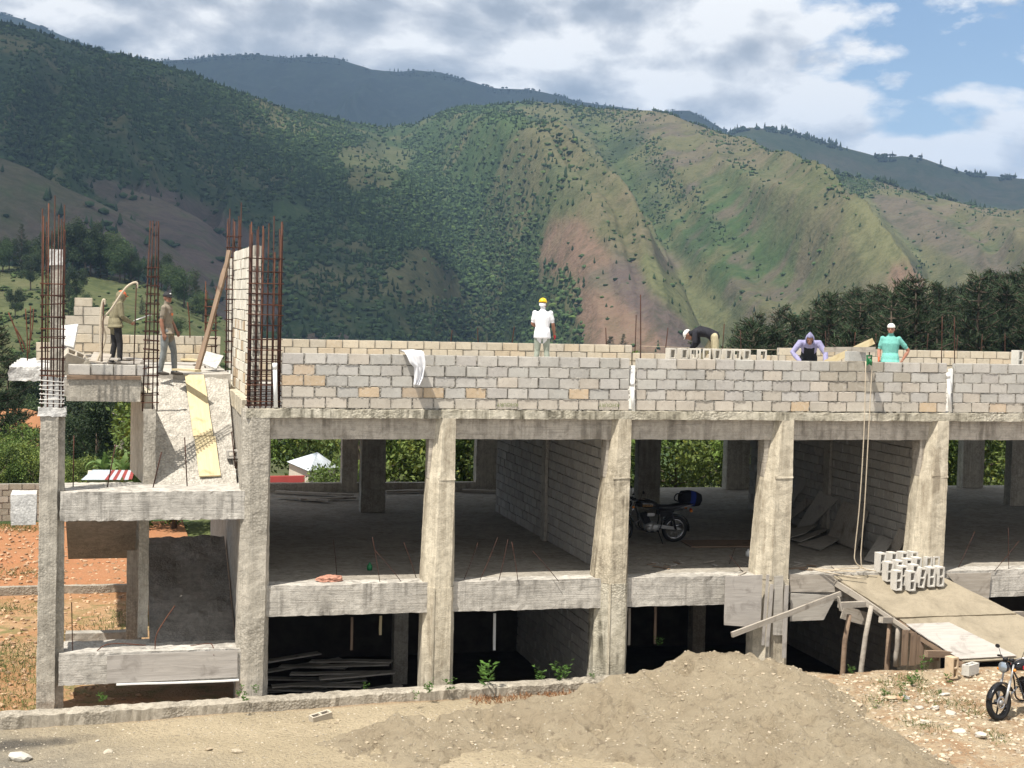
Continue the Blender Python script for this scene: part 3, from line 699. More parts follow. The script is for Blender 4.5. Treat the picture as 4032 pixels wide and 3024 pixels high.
# --- stair tower
fr('landing', (-3.80, -.62, -.03, 1.35, -2.0, -1.49), M_BEAM2, step=.05, amp=.008, chip=.014)
fr('landing', (-3.80, -.62, -.03, .40, -4.90, -4.34), M_BEAM2, step=.05, amp=.008, chip=.014)
fr('lower_landing', (-3.80, -.62, .401, 1.35, -4.75, -4.42), M_ROUGH, step=.15, amp=.02)
def ramp(name, x0, x1, y0, z0, y1, z1, th, mat, n_=26, amp=.03, seed=1):
    nx = max(3, int((x1-x0)/.09)); V = []; F_ = []
    X, T = np.meshgrid(np.linspace(x0, x1, nx+1), np.linspace(0, 1, n_+1), indexing='xy')
    Yg = y0+(y1-y0)*T; Zg = z0+(z1-z0)*T+fbm(X*3, Yg*3, 0, 3, seed)*amp+vn3(X*11, Yg*11, 0, seed+1)*amp*.5
    top = np.stack([X, Yg, Zg], -1).reshape(-1, 3); botm = np.stack([X, Yg, z0+(z1-z0)*T-th], -1).reshape(-1, 3)
    k = (nx+1)*(n_+1); i = np.arange(k).reshape(n_+1, nx+1)
    F1 = np.stack([i[:-1, :-1], i[:-1, 1:], i[1:, 1:], i[1:, :-1]], -1).reshape(-1, 4)
    F2 = F1[:, ::-1]+k
    side = []
    for e in (i[0], i[-1][::-1], i[:, -1], i[:, 0][::-1]):
        for a, b in zip(e[:-1], e[1:]): side.append((b, a, a+k, b+k))
    return fpart(link(name, npmesh(name, np.concatenate([top, botm]), np.concatenate([F1, F2, np.array(side)])), mat))
ramp('stair_flight', -2.22, -.68, 1.0, -1.52, 3.75, .36, .22, M_ROUGH, 30, .05, 5)
ramp('stair_flight', -3.76, -2.46, 1.2, -1.56, 4.1, -3.12, .24, M_SHADEC, 20, .02, 9)
ramp('stair_flight', -2.22, -.68, 1.0, -4.40, 4.05, -2.92, .22, M_SHADEC, 30, .05, 6)
mbw = MB()
mbw.prism([(-2.36, 1.28), (-2.22, 1.30), (-2.32, 3.7), (-2.58, 3.7)], -1.52, .16); fpart(mbw.build('stair_wall', M_COL))
fr('stair_pillar', (-2.38, -2.165, 1.05, 1.275, -1.52, -.10), M_COLG, step=.06, amp=.014, chip=.01)
fr('stair_pillar', (-2.43, -2.25, 1.36, 1.56, -4.4, -1.56), M_COLG, step=.08, amp=.01)
fr('stair_pillar', (-2.62, -2.36, 3.7, 3.95, -5.6, -1.8), M_COLG, step=.2)
fr('stair_beam', (-3.74, -2.44, 1.02, 1.30, .03, .425), M_COLG, step=.08, amp=.008)
fr('stair_slab', (-4.05, -2.44, 1.31, 9.2, .10, .42), M_SLAB, step=.2, amp=.012)
fr('stair_slab', (-2.44, -.62, 3.70, 9.2, .10, .415), M_SLAB, step=.2, amp=.012)
fr('overhang_slab', (-4.98, -4.06, 5.2, 9.2, .16, .44), M_WHITE, step=.08, amp=.03, chip=.03)
fr('landing_end', (-4.62, -4.20, -.02, .5, -2.06, -1.52), M_WHITE, step=.1, amp=.015)
fr('side_wall', (-.64, -.50, .40, 9.2, BT, -.17), M_MORTAR, step=.4, amp=.01)
fr('side_beam', (-.66, -.32, .40, 7.2, -.17, .12), M_COL, step=.12, amp=.014)
fr('tower_post', (-4.05, -3.85, 1.35, 1.55, .30, 2.46), M_COLG, step=.08, amp=.012)
fr('tower_post_cap', (-4.07, -3.83, 1.33, 1.57, 2.47, 2.76), M_WHITE, step=.08, amp=.012)
# ------------------------------------------------------------------ block walls, one block at a time
def block_mesh(name, L, D, H, seed):
    rs = random.Random(seed); mb = MB(); b = .006
    def ring(z, i): return [Vector((x*(L/2-i), y*(D/2-i), z)) for x, y in ((-1, -1), (1, -1), (1, 1), (-1, 1))]
    def cham(z, ins, cb): 
        r_ = []
        for x, y in ((-1, -1), (1, -1), (1, 1), (-1, 1)):
            p1 = Vector((x*(L/2-ins-(cb if y == x else 0)), y*(D/2-ins-(cb if y != x else 0)), z)); p2 = Vector((x*(L/2-ins-(cb if y != x else 0)), y*(D/2-ins-(cb if y == x else 0)), z))
            r_ += [p1, p2]
        return r_
    rings = [cham(-H/2, b, b), cham(-H/2+b, 0, b), cham(H/2-b, 0, b), cham(H/2, b, b)]
    for r_ in rings:
        for p in r_: p += Vector((rs.uniform(-.003, .003), rs.uniform(-.002, .002), rs.uniform(-.003, .003)))
    mb.loft(rings); me = mb.mesh(name)
    bm = bmesh.new(); bm.from_mesh(me); bmesh.ops.recalc_face_normals(bm, faces=bm.faces); bm.to_mesh(me); bm.free()
    me.materials.append(M_BLOCK); return me
BL = [block_mesh('block', .378, .15, .183, k) for k in range(5)]; BH = [block_mesh('half_block', .182, .15, .186, k+9) for k in range(3)]
GREY = [(.415, .40, .37), (.44, .425, .39), (.47, .445, .405), (.43, .405, .375), (.45, .43, .40)]; TANC = [(.46, .42, .36), (.49, .44, .375), (.45, .405, .345)]; ORNG = [(.50, .385, .26), (.48, .385, .285), (.53, .41, .28)]
CREAM = [(.52, .46, .36), (.55, .48, .37), (.50, .45, .37), (.54, .45, .33)]
def block_wall(name, label, o, axis, n_half, courses, palette, start_half=False, stop=None, face=-1, smear=False):
    """axis 'X' or 'Y'; n_half = length in half blocks; rows are built from single blocks on a recessed mortar core"""
    wl = empty(name, o, 0 if axis == 'X' else math.pi/2, label, 'wall')
    L = n_half*.2
    core = MB()
    for r_ in range(courses):
        lo, hi = (0, n_half) if stop is None else stop[r_]
        core.bbox(lo*.2+.014, hi*.2-.014, .028, .122, r_*.2-.002, r_*.2+.193)
    core.build('mortar', M_MORTAR, wl)
    for r_ in range(courses):
        lo, hi = (0, n_half) if stop is None else stop[r_]
        k = lo; odd = (r_+(1 if start_half else 0)) % 2
        if odd: segs = [(lo, 1)]; k = lo+1
        else: segs = []
        while k < hi:
            w_ = 2 if k+2 <= hi else 1; segs.append((k, w_)); k += w_
        for a, w_ in segs:
            me = random.choice(BL if w_ == 2 else BH); ob = link('block', me, None, wl, (a*.2+w_*.1+random.uniform(-.006, .006), .075+random.uniform(-.009, .009), r_*.2+.098+random.uniform(-.004, .004)), (random.uniform(-.02, .02), random.uniform(-.009, .009), random.uniform(-.016, .016)))
            c3 = palette(r_, a); k_ = random.uniform(.93, 1.07); ob.color = (c3[0]*k_, c3[1]*k_, c3[2]*k_, 1)
    if smear:
        N_ = int(n_half*courses*9); xx = np.random.default_rng(n_half+int(abs(o[0])*7)).uniform(0, L, N_); rg2 = np.random.default_rng(5+int(o[0]*3)); rw_ = rg2.integers(0, courses, N_); hz_ = rg2.uniform(size=N_) < .7
        kk = np.round((xx-.2*(rw_ % 2))/.4)*.4+.2*(rw_ % 2)
        px_ = np.where(hz_, xx, kk)+rg2.normal(size=N_)*.006; pz_ = np.where(hz_, rw_*.2-.003, rw_*.2+rg2.uniform(.0, .19, N_))+rg2.normal(size=N_)*.005
        S_ = np.column_stack([np.where(hz_, rg2.uniform(.012, .045, N_), rg2.uniform(.006, .014, N_)), rg2.uniform(.004, .010, N_), np.where(hz_, rg2.uniform(.005, .012, N_), rg2.uniform(.012, .035, N_))])
        V_ = ICV[None]*(1+rg2.uniform(-.35, .35, (N_, len(ICV), 1)))*S_[:, None]+np.column_stack([px_, rg2.uniform(.0, .010, N_)+.004, pz_])[:, None]
        F_ = (ICF[None]+np.arange(N_)[:, None, None]*len(ICV)).reshape(-1, 3); tag(link('mortar_smear', npmesh('mortar_smear', V_.reshape(-1, 3), F_), M_MORTAR, wl), kind='stuff')
    return wl
def pal_front(r_, a):
    if r_ == 0: return random.choice(TANC if random.random() < .93 else ORNG)
    if r_ == 1: return random.choice(GREY if random.random() < .6 else (TANC if random.random() < .9 else ORNG))
    return random.choice(GREY if random.random() < .9 else TANC)
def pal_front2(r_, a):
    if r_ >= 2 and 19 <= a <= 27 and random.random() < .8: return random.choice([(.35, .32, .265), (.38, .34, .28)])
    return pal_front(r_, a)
def pal_front1(r_, a):
    if (r_, a) in ((2, 0), (2, 2), (3, 1), (1, 7), (1, 13), (1, 11)): return random.choice(ORNG)
    return pal_front(r_, a)
w1 = block_wall('block_parapet', 'grey block parapet with a white cloth hung over it, left of the middle pipe', (0, 0, .004), 'X', 33, 5, pal_front1, smear=True)
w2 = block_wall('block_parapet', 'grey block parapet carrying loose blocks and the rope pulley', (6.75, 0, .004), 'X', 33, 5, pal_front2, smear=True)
w3 = block_wall('block_parapet', 'grey block parapet at the right edge beyond the last white pipe', (13.53, 0, .004), 'X', 33, 5, pal_front, smear=True)
palc = lambda r_, a: random.choice(CREAM)
def yw(u, y): return PY(u, 1345, y).x
block_wall('block_wall', 'long cream block wall at the back of the roof, full height part', (.25, 9.3, .004), 'X', 48, 5, palc, start_half=True)
block_wall('block_wall', 'unfinished low cream wall at the back between the two higher parts', (9.87, 9.3, .004), 'X', 20, 4, palc)
block_wall('block_wall', 'cream block wall at the back behind the man in the green shirt', (13.89, 9.3, .004), 'X', 44, 5, palc)
bz = PY(300, 1385, 7.5).z-.2
x0 = PY(140, 1360, 7.5).x
def st(u): return int(round((PY(u, 1300, 7.5).x-x0)/.2))
hi = st(868)
block_wall('block_wall', 'stepped cream block wall behind the two men on the stair roof', (x0, 7.5, bz), 'X', hi, 7, palc, stop=[(0, hi), (0, hi), (2, hi), (3, st(425)), (3, st(424)), (4, st(388)), (st(283), st(356))])
block_wall('block_parapet', 'short row of grey blocks on the stair beam beside the cage', (-3.72, 1.08, .50), 'X', 7, 1, lambda r_, a: random.choice(GREY))
fr('form_plank', (-3.74, -2.44, .985, 1.3, .430, .495), M_WOODB, step=.2, amp=.004)
# tall side wall above the stair, seen along its length
pal_t = lambda r_, a: random.choice(ORNG) if (r_ < 7 and random.random() < .28) else random.choice([(.70, .66, .57), (.66, .62, .53), (.72, .68, .59)])
tw = block_wall('block_wall', 'tall cream and orange block wall rising above the stair', (-.35, .45, .13), 'Y', 23, 14, pal_t)
tw2 = block_wall('block_wall', 'narrow pale block wall behind the tall stair wall', (-.35, 5.35, .43), 'Y', 8, 12, lambda r_, a: random.choice([(.60, .57, .50), (.56, .53, .46)]))
# cross walls inside
dk = lambda r_, a: random.choice([(.39, .37, .335), (.42, .40, .36), (.36, .34, .31), (.40, .375, .335)])
block_wall('block_partition', 'inner grey block wall between the first and second rooms', (6.50, .46, FL+.004), 'Y', 44, 13, dk)
block_wall('block_partition', 'inner grey block wall behind the stacked formwork boards', (13.30, .46, FL+.004), 'Y', 44, 13, dk)
block_wall('block_partition', 'dark basement block wall seen behind the weeds', (6.50, .46, BT+.004), 'Y', 32, 12, dk)
block_wall('block_partition', 'dark basement block wall seen under the plywood ramp', (13.30, .46, BT+.004), 'Y', 32, 12, dk)
for x_ in (6.5, 13.3):
    fr('wall_pilaster', (x_-.22, x_-.152, 4.55, 4.85, FL, -.58), M_COLG, step=.15, amp=.01)
# yard wall far left, kerbs
YW = PZ(60, 2050, -5.3)
block_wall('block_wall', 'old grey boundary block wall among the trees at the far left', (YW.x-6, YW.y, -5.32), 'X', 44, 6, lambda r_, a: random.choice([(.30, .27, .22), (.34, .31, .26), (.27, .25, .2)]))
# ------------------------------------------------------------------ the yard
def zg(x, y):
    """height of the ground in the yard"""
    x, y = np.asarray(x, float), np.asarray(y, float)
    z = -5.42+np.clip((x+5)/16, -.5, .8)*.36
    t = smooth(x, 8.2, 9.8); z = z*(1-t)+(-4.60+np.clip(y+2.4, -9, 0)*.05)*t
    z = z+fbm(x*.7, y*.7, 0, 3, 91)*.05
    edge = -.36-2.0*smooth(x, 8.6, 9.9)+.12*fbm(x*1.3, 0*x, 0, 2, 93)*smooth(x, 8, 9)
    z = np.where(y > edge, np.where(x < -.2, -5.34+fbm(x*.6, y*.6, 0, 3, 92)*.06, -6.35), z)
    return z
def mound(x, y):
    """sand heap; the crest follows the survey"""
    cx = np.array([-1.2, -.3, .3, .9, 1.6, 2.1, 3.0, 4.2, 5.6, 6.8, 7.5, 8.0, 8.5, 9.0, 9.5, 10.2, 11.2, 12.6])
    cz = np.array([-5.9, -5.5, -5.3, -5.1, -4.96, -4.92, -4.97, -4.82, -4.50, -4.22, -4.07, -4.03, -4.10, -4.36, -4.66, -5.05, -5.6, -6.1])
    top = np.interp(x, cx, cz)
    yc = np.interp(x, [-1, 2, 8, 9.5, 11.2], [-3.4, -2.7, -2.5, -3.0, -3.2])+.12*np.sin(x*2.1)
    d = y-yc
    back = np.clip(d, 0, 9)*.72; front = np.clip(-d, 0, 9)*np.interp(x, [0, 6, 8, 10], [.20, .18, .13, .05])
    z = top-back-front
    z = z+fbm(x*1.1, y*1.1, 0, 4, 95)*.14+np.maximum(fbm(x*2.3, y*2.3, 0, 3, 89), 0)*.10-np.maximum(fbm(x*3.1, y*1.7, 0, 3, 88)-.12, 0)*.42+(ridged(x*1.9+y*.35+fbm(x, y, 0, 2, 94)*.6, y*.7, 0, 3, 96)-.3)*.10+fbm(x*5, y*5, 0, 3, 97)*.035
    scoop = np.exp(-((x-8.4)/.8)**2-((y+3.6)/.5)**2)*.10
    return z-scoop
xs = np.linspace(-9, 24, 420); ys = np.linspace(-13, -.36, 240)
Xg, Yg = np.meshgrid(xs, ys, indexing='xy'); Zg = zg(Xg, Yg)+fbm(Xg*5, Yg*5, 0, 2, 98)*.012
def gmesh(name, X, Y, Z, mat):
    i = np.arange(X.size).reshape(X.shape); F_ = np.stack([i[:-1, :-1], i[:-1, 1:], i[1:, 1:], i[1:, :-1]], -1).reshape(-1, 4)
    return link(name, npmesh(name, np.stack([X, Y, Z], -1).reshape(-1, 3), F_, True), mat)
def m_yard():
    m, n = material('yard_ground'); p = n.pos(); sxy = n.new('ShaderNodeSeparateXYZ', ins={0: p})
    f = n.noise(p, .5, 6, .6, .6); g = n.noise(p, 2.4, 6, .65, .6); h = n.noise(p, 16, 5, .65)
    sand_ = n.mix(n.ramp(f, [(.4, 0.), (.6, 1.)]), (.38, .315, .215), (.45, .375, .26))
    dirt_ = n.mix(n.ramp(g, [(.4, 0.), (.6, 1.)]), (.27, .24, .19), (.19, .175, .145))
    red_ = n.mix(n.ramp(g, [(.4, 0.), (.6, 1.)]), (.34, .225, .135), (.43, .345, .235))
    wob = n.math('MULTIPLY_ADD', f, 3.0, -1.5)
    xw = n.math('ADD', sxy.outputs[0], n.math('ADD', wob, n.math('MULTIPLY', n.math('ADD', sxy.outputs[1], 2.0), .9)))
    mr = n.new('ShaderNodeMapRange', ins={'Value': xw, 'From Min': -5.6, 'From Max': -2.2}).outputs[0]
    c = n.mix(mr, dirt_, sand_)
    mr2 = n.new('ShaderNodeMapRange', ins={'Value': n.math('ADD', sxy.outputs[0], wob), 'From Min': 8.2, 'From Max': 9.6}).outputs[0]
    c = n.mix(mr2, c, red_)
    mr3 = n.new('ShaderNodeMapRange', ins={'Value': n.math('ADD', sxy.outputs[1], n.math('MULTIPLY', wob, .15)), 'From Min': -.95, 'From Max': -.75}).outputs[0]
    c = n.mix(n.math('MULTIPLY', mr3, n.ramp(g, [(.3, .4), (.6, .95)])), c, (.29, .19, .115))
    ash = n.new('ShaderNodeVectorMath', operation='LENGTH', ins={0: n.mapping(p, loc=(4.6*.55, 1.75*2.2, 0), scale=(.55, 2.2, 0))}).outputs['Value']
    c = n.mix(n.math('MULTIPLY', n.ramp(n.math('ADD', ash, n.math('MULTIPLY_ADD', g, 1.2, -.6)), [(.35, .85), (.9, 0.)]), .9), c, (.055, .052, .05))
    c = n.mix(n.ramp(h, [(.30, .7), (.46, 0.)]), c, (.16, .13, .10))
    vo = n.new('ShaderNodeTexVoronoi', ins={'Vector': p, 'Scale': 15.}).outputs[0]
    st_ = n.math('MULTIPLY', n.ramp(vo, [(.14, 1.), (.22, 0.)]), n.ramp(n.noise(p, 2.1, 3, .5), [(.5, 0.), (.6, .8)]))
    c = n.mix(st_, c, (.58, .52, .42))
    n.out(c, .95, n.bump(n.math('ADD', n.math('ADD', n.math('MULTIPLY', g, 1.2), h), n.math('MULTIPLY', st_, .8)), 1., .08), .12)
    return m
M_YARD = m_yard()
yd = gmesh('ground', Xg, Yg, Zg, M_YARD); tag(yd, kind='structure')
xs2 = np.linspace(-60, -.66, 150); ys2 = np.linspace(-.36, 23, 110); X2, Y2 = np.meshgrid(xs2, ys2, indexing='xy')
rs_ = gmesh('red_earth', X2, Y2, zg(X2, Y2)+fbm(X2*2.5, Y2*2.5, 0, 3, 99)*.04-np.clip(-4-X2, 0, 40)*.02, M_RED); tag(rs_, kind='structure')
xs3 = np.linspace(-60, 90, 120); ys3 = np.linspace(13.95, 60, 60); X3, Y3 = np.meshgrid(xs3, ys3, indexing='xy')
bk = gmesh('back_ground', X3, Y3, np.where(X3 < -.66, -5.45, -5.35)-np.clip(Y3-23, 0, 99)*.09+fbm(X3*.4, Y3*.4, 0, 3, 90)*.15, M_HILLN)
at = bk.data.color_attributes.new('Col', 'FLOAT_COLOR', 'POINT'); at.data.foreach_set('color', np.tile(np.array([.10, .12, .045, 1], np.float32), len(bk.data.vertices)))
tag(bk, kind='structure')
xm = np.linspace(-.9, 13.0, 330); ym = np.linspace(-9.5, -.55, 230); Xm, Ym = np.meshgrid(xm, ym, indexing='xy'); Zm = mound(Xm, Ym)
low = zg(Xm, Ym)-.10; Zm = np.where(Zm < low, low-.05, Zm)
mo = gmesh('sand_heap', Xm, Ym, Zm, M_SAND); tag(mo, 'heap of pale sand in front of the building', 'sand heap')
def ground_at(x, y): return float(max(zg(x, y), mound(x, y)))
# rough kerb along the foot of the building
kb = MB(); pts = [(-9.0, -.72, -5.36), (-4.75, -.72, -5.17), (-1.76, -.68, -5.13), (2.0, -.62, -5.06), (5.98, -.6, -5.0), (8.2, -.6, -4.97)]
P0 = []
N = 200
for i in range(N+1):
    x = pts[0][0]+(pts[-1][0]-pts[0][0])*i/N; y = np.interp(x, [p[0] for p in pts], [p[1] for p in pts]); z = np.interp(x, [p[0] for p in pts], [p[2] for p in pts])
    j = lambda s_: random.uniform(-s_, s_)
    P0.append([(x, y-.15+j(.015), z-.5), (x, y-.15+j(.02), z-.03+j(.015)), (x, y-.10+j(.02), z+j(.012)), (x, y+.12+j(.02), z+.01+j(.012)), (x, y+.15+j(.015), z-.04), (x, y+.15, z-.9)])
kb.loft(P0); ko = kb.build('kerb', M_KERB); tag(ko, kind='structure')
k2 = rough('kerb', (-16, -2.4, 10.75, 10.95, -5.6, -5.14), M_KERB, None, .12, .015); tag(k2, kind='structure')
k3 = rough('kerb', (-3.8, -2.3, 4.3, 4.6, -5.6, -4.92), M_MORTAR, None, .12, .015); tag(k3, kind='structure')
# ------------------------------------------------------------------ loose things on the site
def orient(d, up=Vector((0, 0, 1))):
    x = Vector(d).normalized(); z = (up-x*up.dot(x)); z = z.normalized() if z.length > 1e-5 else x.orthogonal().normalized(); y = z.cross(x)
    return Matrix((x, y, z)).transposed()
def plank(name, p0, p1, w_, th, mat, parent=None, up=(0, 0, 1), label=None, cat=None, group=None, warp=.006, taper=None):
    p0, p1 = Vector(p0), Vector(p1); L = (p1-p0).length; N = max(3, int(L/.25)); rings = []
    sd_ = random.random()*99
    for i in range(N+1):
        t = i/N; x = (t-.5)*L; wv = w_*(1 if taper is None else 1+(taper-1)*t)
        dz = float(vn3(x*1.3, sd_, 0))*warp*2; dy = float(vn3(x*1.1, sd_, 5))*warp
        e = random.uniform(-warp, warp)*.7
        rings.append([(x, -wv/2+dy, -th/2+dz), (x, wv/2+dy+e, -th/2+dz), (x, wv/2+dy+e, th/2+dz), (x, -wv/2+dy, th/2+dz)])
    mb = MB(); mb.loft(rings); o = mb.build(name, mat, None)
    o.matrix_world = Matrix.Translation((p0+p1)/2) @ orient(p1-p0, Vector(up)).to_4x4()
    if parent is not None: o.parent = parent; o.matrix_parent_inverse = parent_inv(parent)
    tag(o, label, cat, group); return o
def parent_inv(p):
    m = Matrix.Translation(p.location) @ p.rotation_euler.to_matrix().to_4x4(); return m.inverted()
def child(o, p): o.parent = p; o.matrix_parent_inverse = parent_inv(p); return o
BAR = {}
def bar(name, p0, p1, r=.011, mat=None, parent=None, bend=0., **kw):
    p0, p1 = Vector(p0), Vector(p1); pts = []
    sidev = (p1-p0).orthogonal().normalized() if bend else Vector()
    for i in range(6 if bend else 2):
        t = i/(5 if bend else 1); pts.append(p0.lerp(p1, t)+sidev*bend*math.sin(t*math.pi))
    mb = MB(); mb.tube([p-p0 for p in pts], r, 6); o = mb.build(name, mat or M_REBAR); o.location = p0
    if parent is not None: child(o, parent)
    tag(o, **kw); return o
def curvepts(pts, n_=8):
    """Catmull-Rom through pts"""
    P = [Vector(p) for p in pts]; P = [P[0]*2-P[1]]+P+[P[-1]*2-P[-2]]; out = []
    for i in range(1, len(P)-2):
        for k in range(n_):
            t = k/n_; a, b, c_, d = P[i-1], P[i], P[i+1], P[i+2]
            out.append(.5*((2*b)+(c_-a)*t+(2*a-5*b+4*c_-d)*t*t+(3*b-a-3*c_+d)*t**3))
    return out+[P[-2]]
def hose(name, pts, r, mat, parent=None, seg=8, **kw):
    mb = MB(); mb.tube(curvepts(pts), r, seg); o = mb.build(name, mat)
    if parent is not None: child(o, parent)
    tag(o, **kw); return o
# ---- rebar cages
def cage(label, x0, x1, y0, y1, z0, tops, rect_z, r=.0118, lean=(0, 0), dense=None, lime=None, taper=1.0):
    cg = empty('rebar_cage', ((x0+x1)/2, (y0+y1)/2, z0), 0, label, 'rebar cage', 'rebar cages of the columns')
    n_ = len(tops); cx_, cy_ = (x0+x1)/2, (y0+y1)/2
    def at_(x, y, z):
        k = 1+(taper-1)*(z-z0)/3.; return Vector((cx_+(x-cx_)*k+lean[0]*(z-z0), cy_+(y-cy_)*k+lean[1]*(z-z0), z))
    per = []
    for k in range(n_):
        t = k/n_*4
        if t < 1: p = (x0+(x1-x0)*t, y0)
        elif t < 2: p = (x1, y0+(y1-y0)*(t-1))
        elif t < 3: p = (x1-(x1-x0)*(t-2), y1)
        else: p = (x0, y1-(y1-y0)*(t-3))
        per.append(p)
    for (x, y), zt in zip(per, tops):
        a, b = at_(x, y, z0-.05), at_(x+random.uniform(-.012, .012), y+random.uniform(-.012, .012), zt)
        bar('bar', a, b, r, random.choice([M_REBAR, M_REBAR, M_REBAR, M_REBARO]), cg)
    for z in rect_z:
        d = random.uniform(.012, .02); j = [random.uniform(-.018, .018) for _ in range(4)]
        pts = [at_(x0-d, y0-d, z+j[0]), at_(x1+d, y0-d, z+j[1]), at_(x1+d, y1+d, z+j[2]), at_(x0-d, y1+d, z+j[3])]
        mb = MB()
        for k in range(4):
            a, b = pts[k], pts[(k+1) % 4]; e = (b-a).normalized()*.02; mb.tube([a-e, b+e], r*.72, 5)
        m_ = M_REBARW if (lime and z < lime) else random.choice([M_REBAR, M_REBAR, M_REBARO]); child(mb.build('stirrup', m_), cg)
    return cg
zt = lambda u, v, y: PY(u, v, y).z
cage('rusty rebar cage on the outermost left column, lime splashed at its foot', -4.13, -3.78, .02, .30, .0, [PY(155, v, .1).z for v in (825, 800, 768, 860, 870, 905, 900, 800, 840, 905, 870, 880, 820, 850)], [.06, .14, .21, .29, .36, .44, .52]+[.62+.19*k+random.uniform(-.03, .03) for k in range(9)], lime=.50)
cage('slim rusty rebar cage between the two men, on the stair pillar', -2.40, -2.14, 1.06, 1.34, -.10, [PY(590, v, 1.2).z for v in (870, 872, 880, 868, 869, 990)], [.0+.165*k+random.uniform(-.015, .015) for k in range(16)], taper=.62, lean=(.012, 0))
cage('large rusty rebar cage beside the tall wall on the corner column', -.57, -.02, .03, .38, -.02, [PY(1050, v, .1).z for v in (930, 905, 890, 880, 850, 900, 880, 870, 900, 870, 940, 920, 990, 960, 900, 890, 915, 935, 885, 905, 875, 925)], [.04+.09*k for k in range(8)]+[.85+.20*k+random.uniform(-.03, .03) for k in range(10)])
cage('thin dark rebar cage at the rear of the tall stair wall', -.62, -.36, 5.06, 5.28, .40, [PY(920, v, 5.1).z for v in (870, 862, 850, 880, 795, 865, 870, 820, 860, 875)], [.6+.22*k for k in range(13)])
cage('thin rebar cage low behind the leaning timber', -.98, -.76, 6.3, 6.5, .40, [2.1, 2.2, 2.0, 2.3], [.55+.17*k for k in range(9)])
# ---- single starter bars, standing out of slabs
G1 = 'bars standing on the floor edge'; L1 = 'thin rusty starter bar standing out of the lower floor edge'
for (ua, va, ub, vb) in ((1312, 2124, 1326, 2262), (1466, 2115, 1496, 2290), (1478, 2168, 1583, 2290), (1590, 2135, 1640, 2275), (1882, 2136, 1826, 2280), (1960, 2115, 1888, 2285), (2000, 2124, 1963, 2287), (2015, 2133, 2040, 2286), (2098, 2170, 2200, 2285), (2895, 2155, 2870, 2220), (2872, 2188, 2930, 2255), (3838, 2093, 3772, 2235), (3970, 2078, 3972, 2240), (4012, 2130, 3915, 2245)):
    b = PZ(ub, vb, FL); y = b.y; a = PY(ua, va, y+.05); b.z = FL-.02
    bar('starter_bar', b, a, .0065, M_REBAR, None, .012, label=L1, cat='rebar', group=G1)
G2 = 'bars standing on the stair landing'
for (ua, va, ub, vb) in ((291, 1715, 288, 1918), (455, 1750, 422, 1922), (636, 1780, 602, 1922), (727, 1722, 737, 1916), (912, 1700, 932, 1898)):
    b = PZ(ub, vb, -1.5); a = PY(ua, va, b.y+.03); bar('starter_bar', b, a, .011, None, None, .0, label='rusty starter bar standing out of the stair landing', cat='rebar', group=G2)
G3 = 'bars standing behind the roof walls'
for (ua, va, ub, vb, y) in ((2522, 1160, 2524, 1412, 3.), (2505, 1240, 2500, 1345, 9.38), (2630, 1290, 2610, 1385, 9.38), (2852, 1275, 2838, 1400, 9.38), (2915, 1300, 2922, 1388, 9.38), (3250, 1303, 3256, 1372, 9.38), (3368, 1308, 3358, 1368, 9.38), (3450, 1312, 3442, 1375, 9.38), (3655, 1312, 3645, 1378, 9.38), (3710, 1245, 3708, 1430, 3.), (3758, 1250, 3762, 1430, 3.), (3772, 1318, 3760, 1380, 9.38), (3868, 1315, 3860, 1380, 9.38), (3957, 1310, 3960, 1385, 9.38), (2025, 1285, 2005, 1350, 9.38), (2385, 1290, 2390, 1355, 9.38), (1780, 1300, 1765, 1345, 9.38), (1880, 1290, 1885, 1350, 9.38)):
    b = PY(ub, vb, y); b.z -= .55; bar('starter_bar', b, PY(ua, va, y), .012, None, None, .015, label='thin rusty starter bar rising behind the roof parapets', cat='rebar', group=G3)
G4 = 'bars on the far left of the stair roof'
for (ua, va, ub, vb, y) in ((100, 1215, 108, 1420, 7.), (120, 1205, 114, 1390, 7.), (132, 1215, 120, 1340, 7.), (738, 1190, 748, 1330, 7.4)):
    bar('starter_bar', PY(ub, vb, y), PY(ua, va, y), .013, M_REBARO, None, .02, label='rusty starter bar on the stair roof beside the stepped wall', cat='rebar', group=G4)
for (ua, va, ub, vb, y) in ((33, 1230, 90, 1385, 7.), (60, 1290, 100, 1375, 7.)):
    bar('starter_bar', PY(ub, vb, y), PY(ua, va, y), .016, M_REBARO, None, .02, label='bent rusty bar leaning out at the far left of the stair roof', cat='rebar', group='leaning bars at the far left')
def bentbar(pts, label, r=.01, m=M_REBARO): hose('bent_bar', pts, r, m, None, 6, label=label, cat='rebar')
bentbar([PY(382, 2562, .1), PY(415, 2540, .1), PY(470, 2534, .15), PY(575, 2541, .2)], 'rusty bent bar arching over the lower stair beam')
bentbar([PY(610, 2560, .1), PY(616, 2500, .12), PY(650, 2440, .2), PY(688, 2385, .3)], 'bent rusty bar rising before the dark lower stair')
bentbar([PY(750, 2543, .1), PY(820, 2534, .1), PY(838, 2545, .05), PY(842, 2580, -.08)], 'short bent bar hooked over the lower stair beam', .008)
hose('bent_bar', [PY(282, 2372, .2), PY(284, 2470, .2), PY(286, 2565, .2)], .009, M_REBAR, None, 6, label='dark bar standing on the left end of the lower stair beam', cat='rebar')
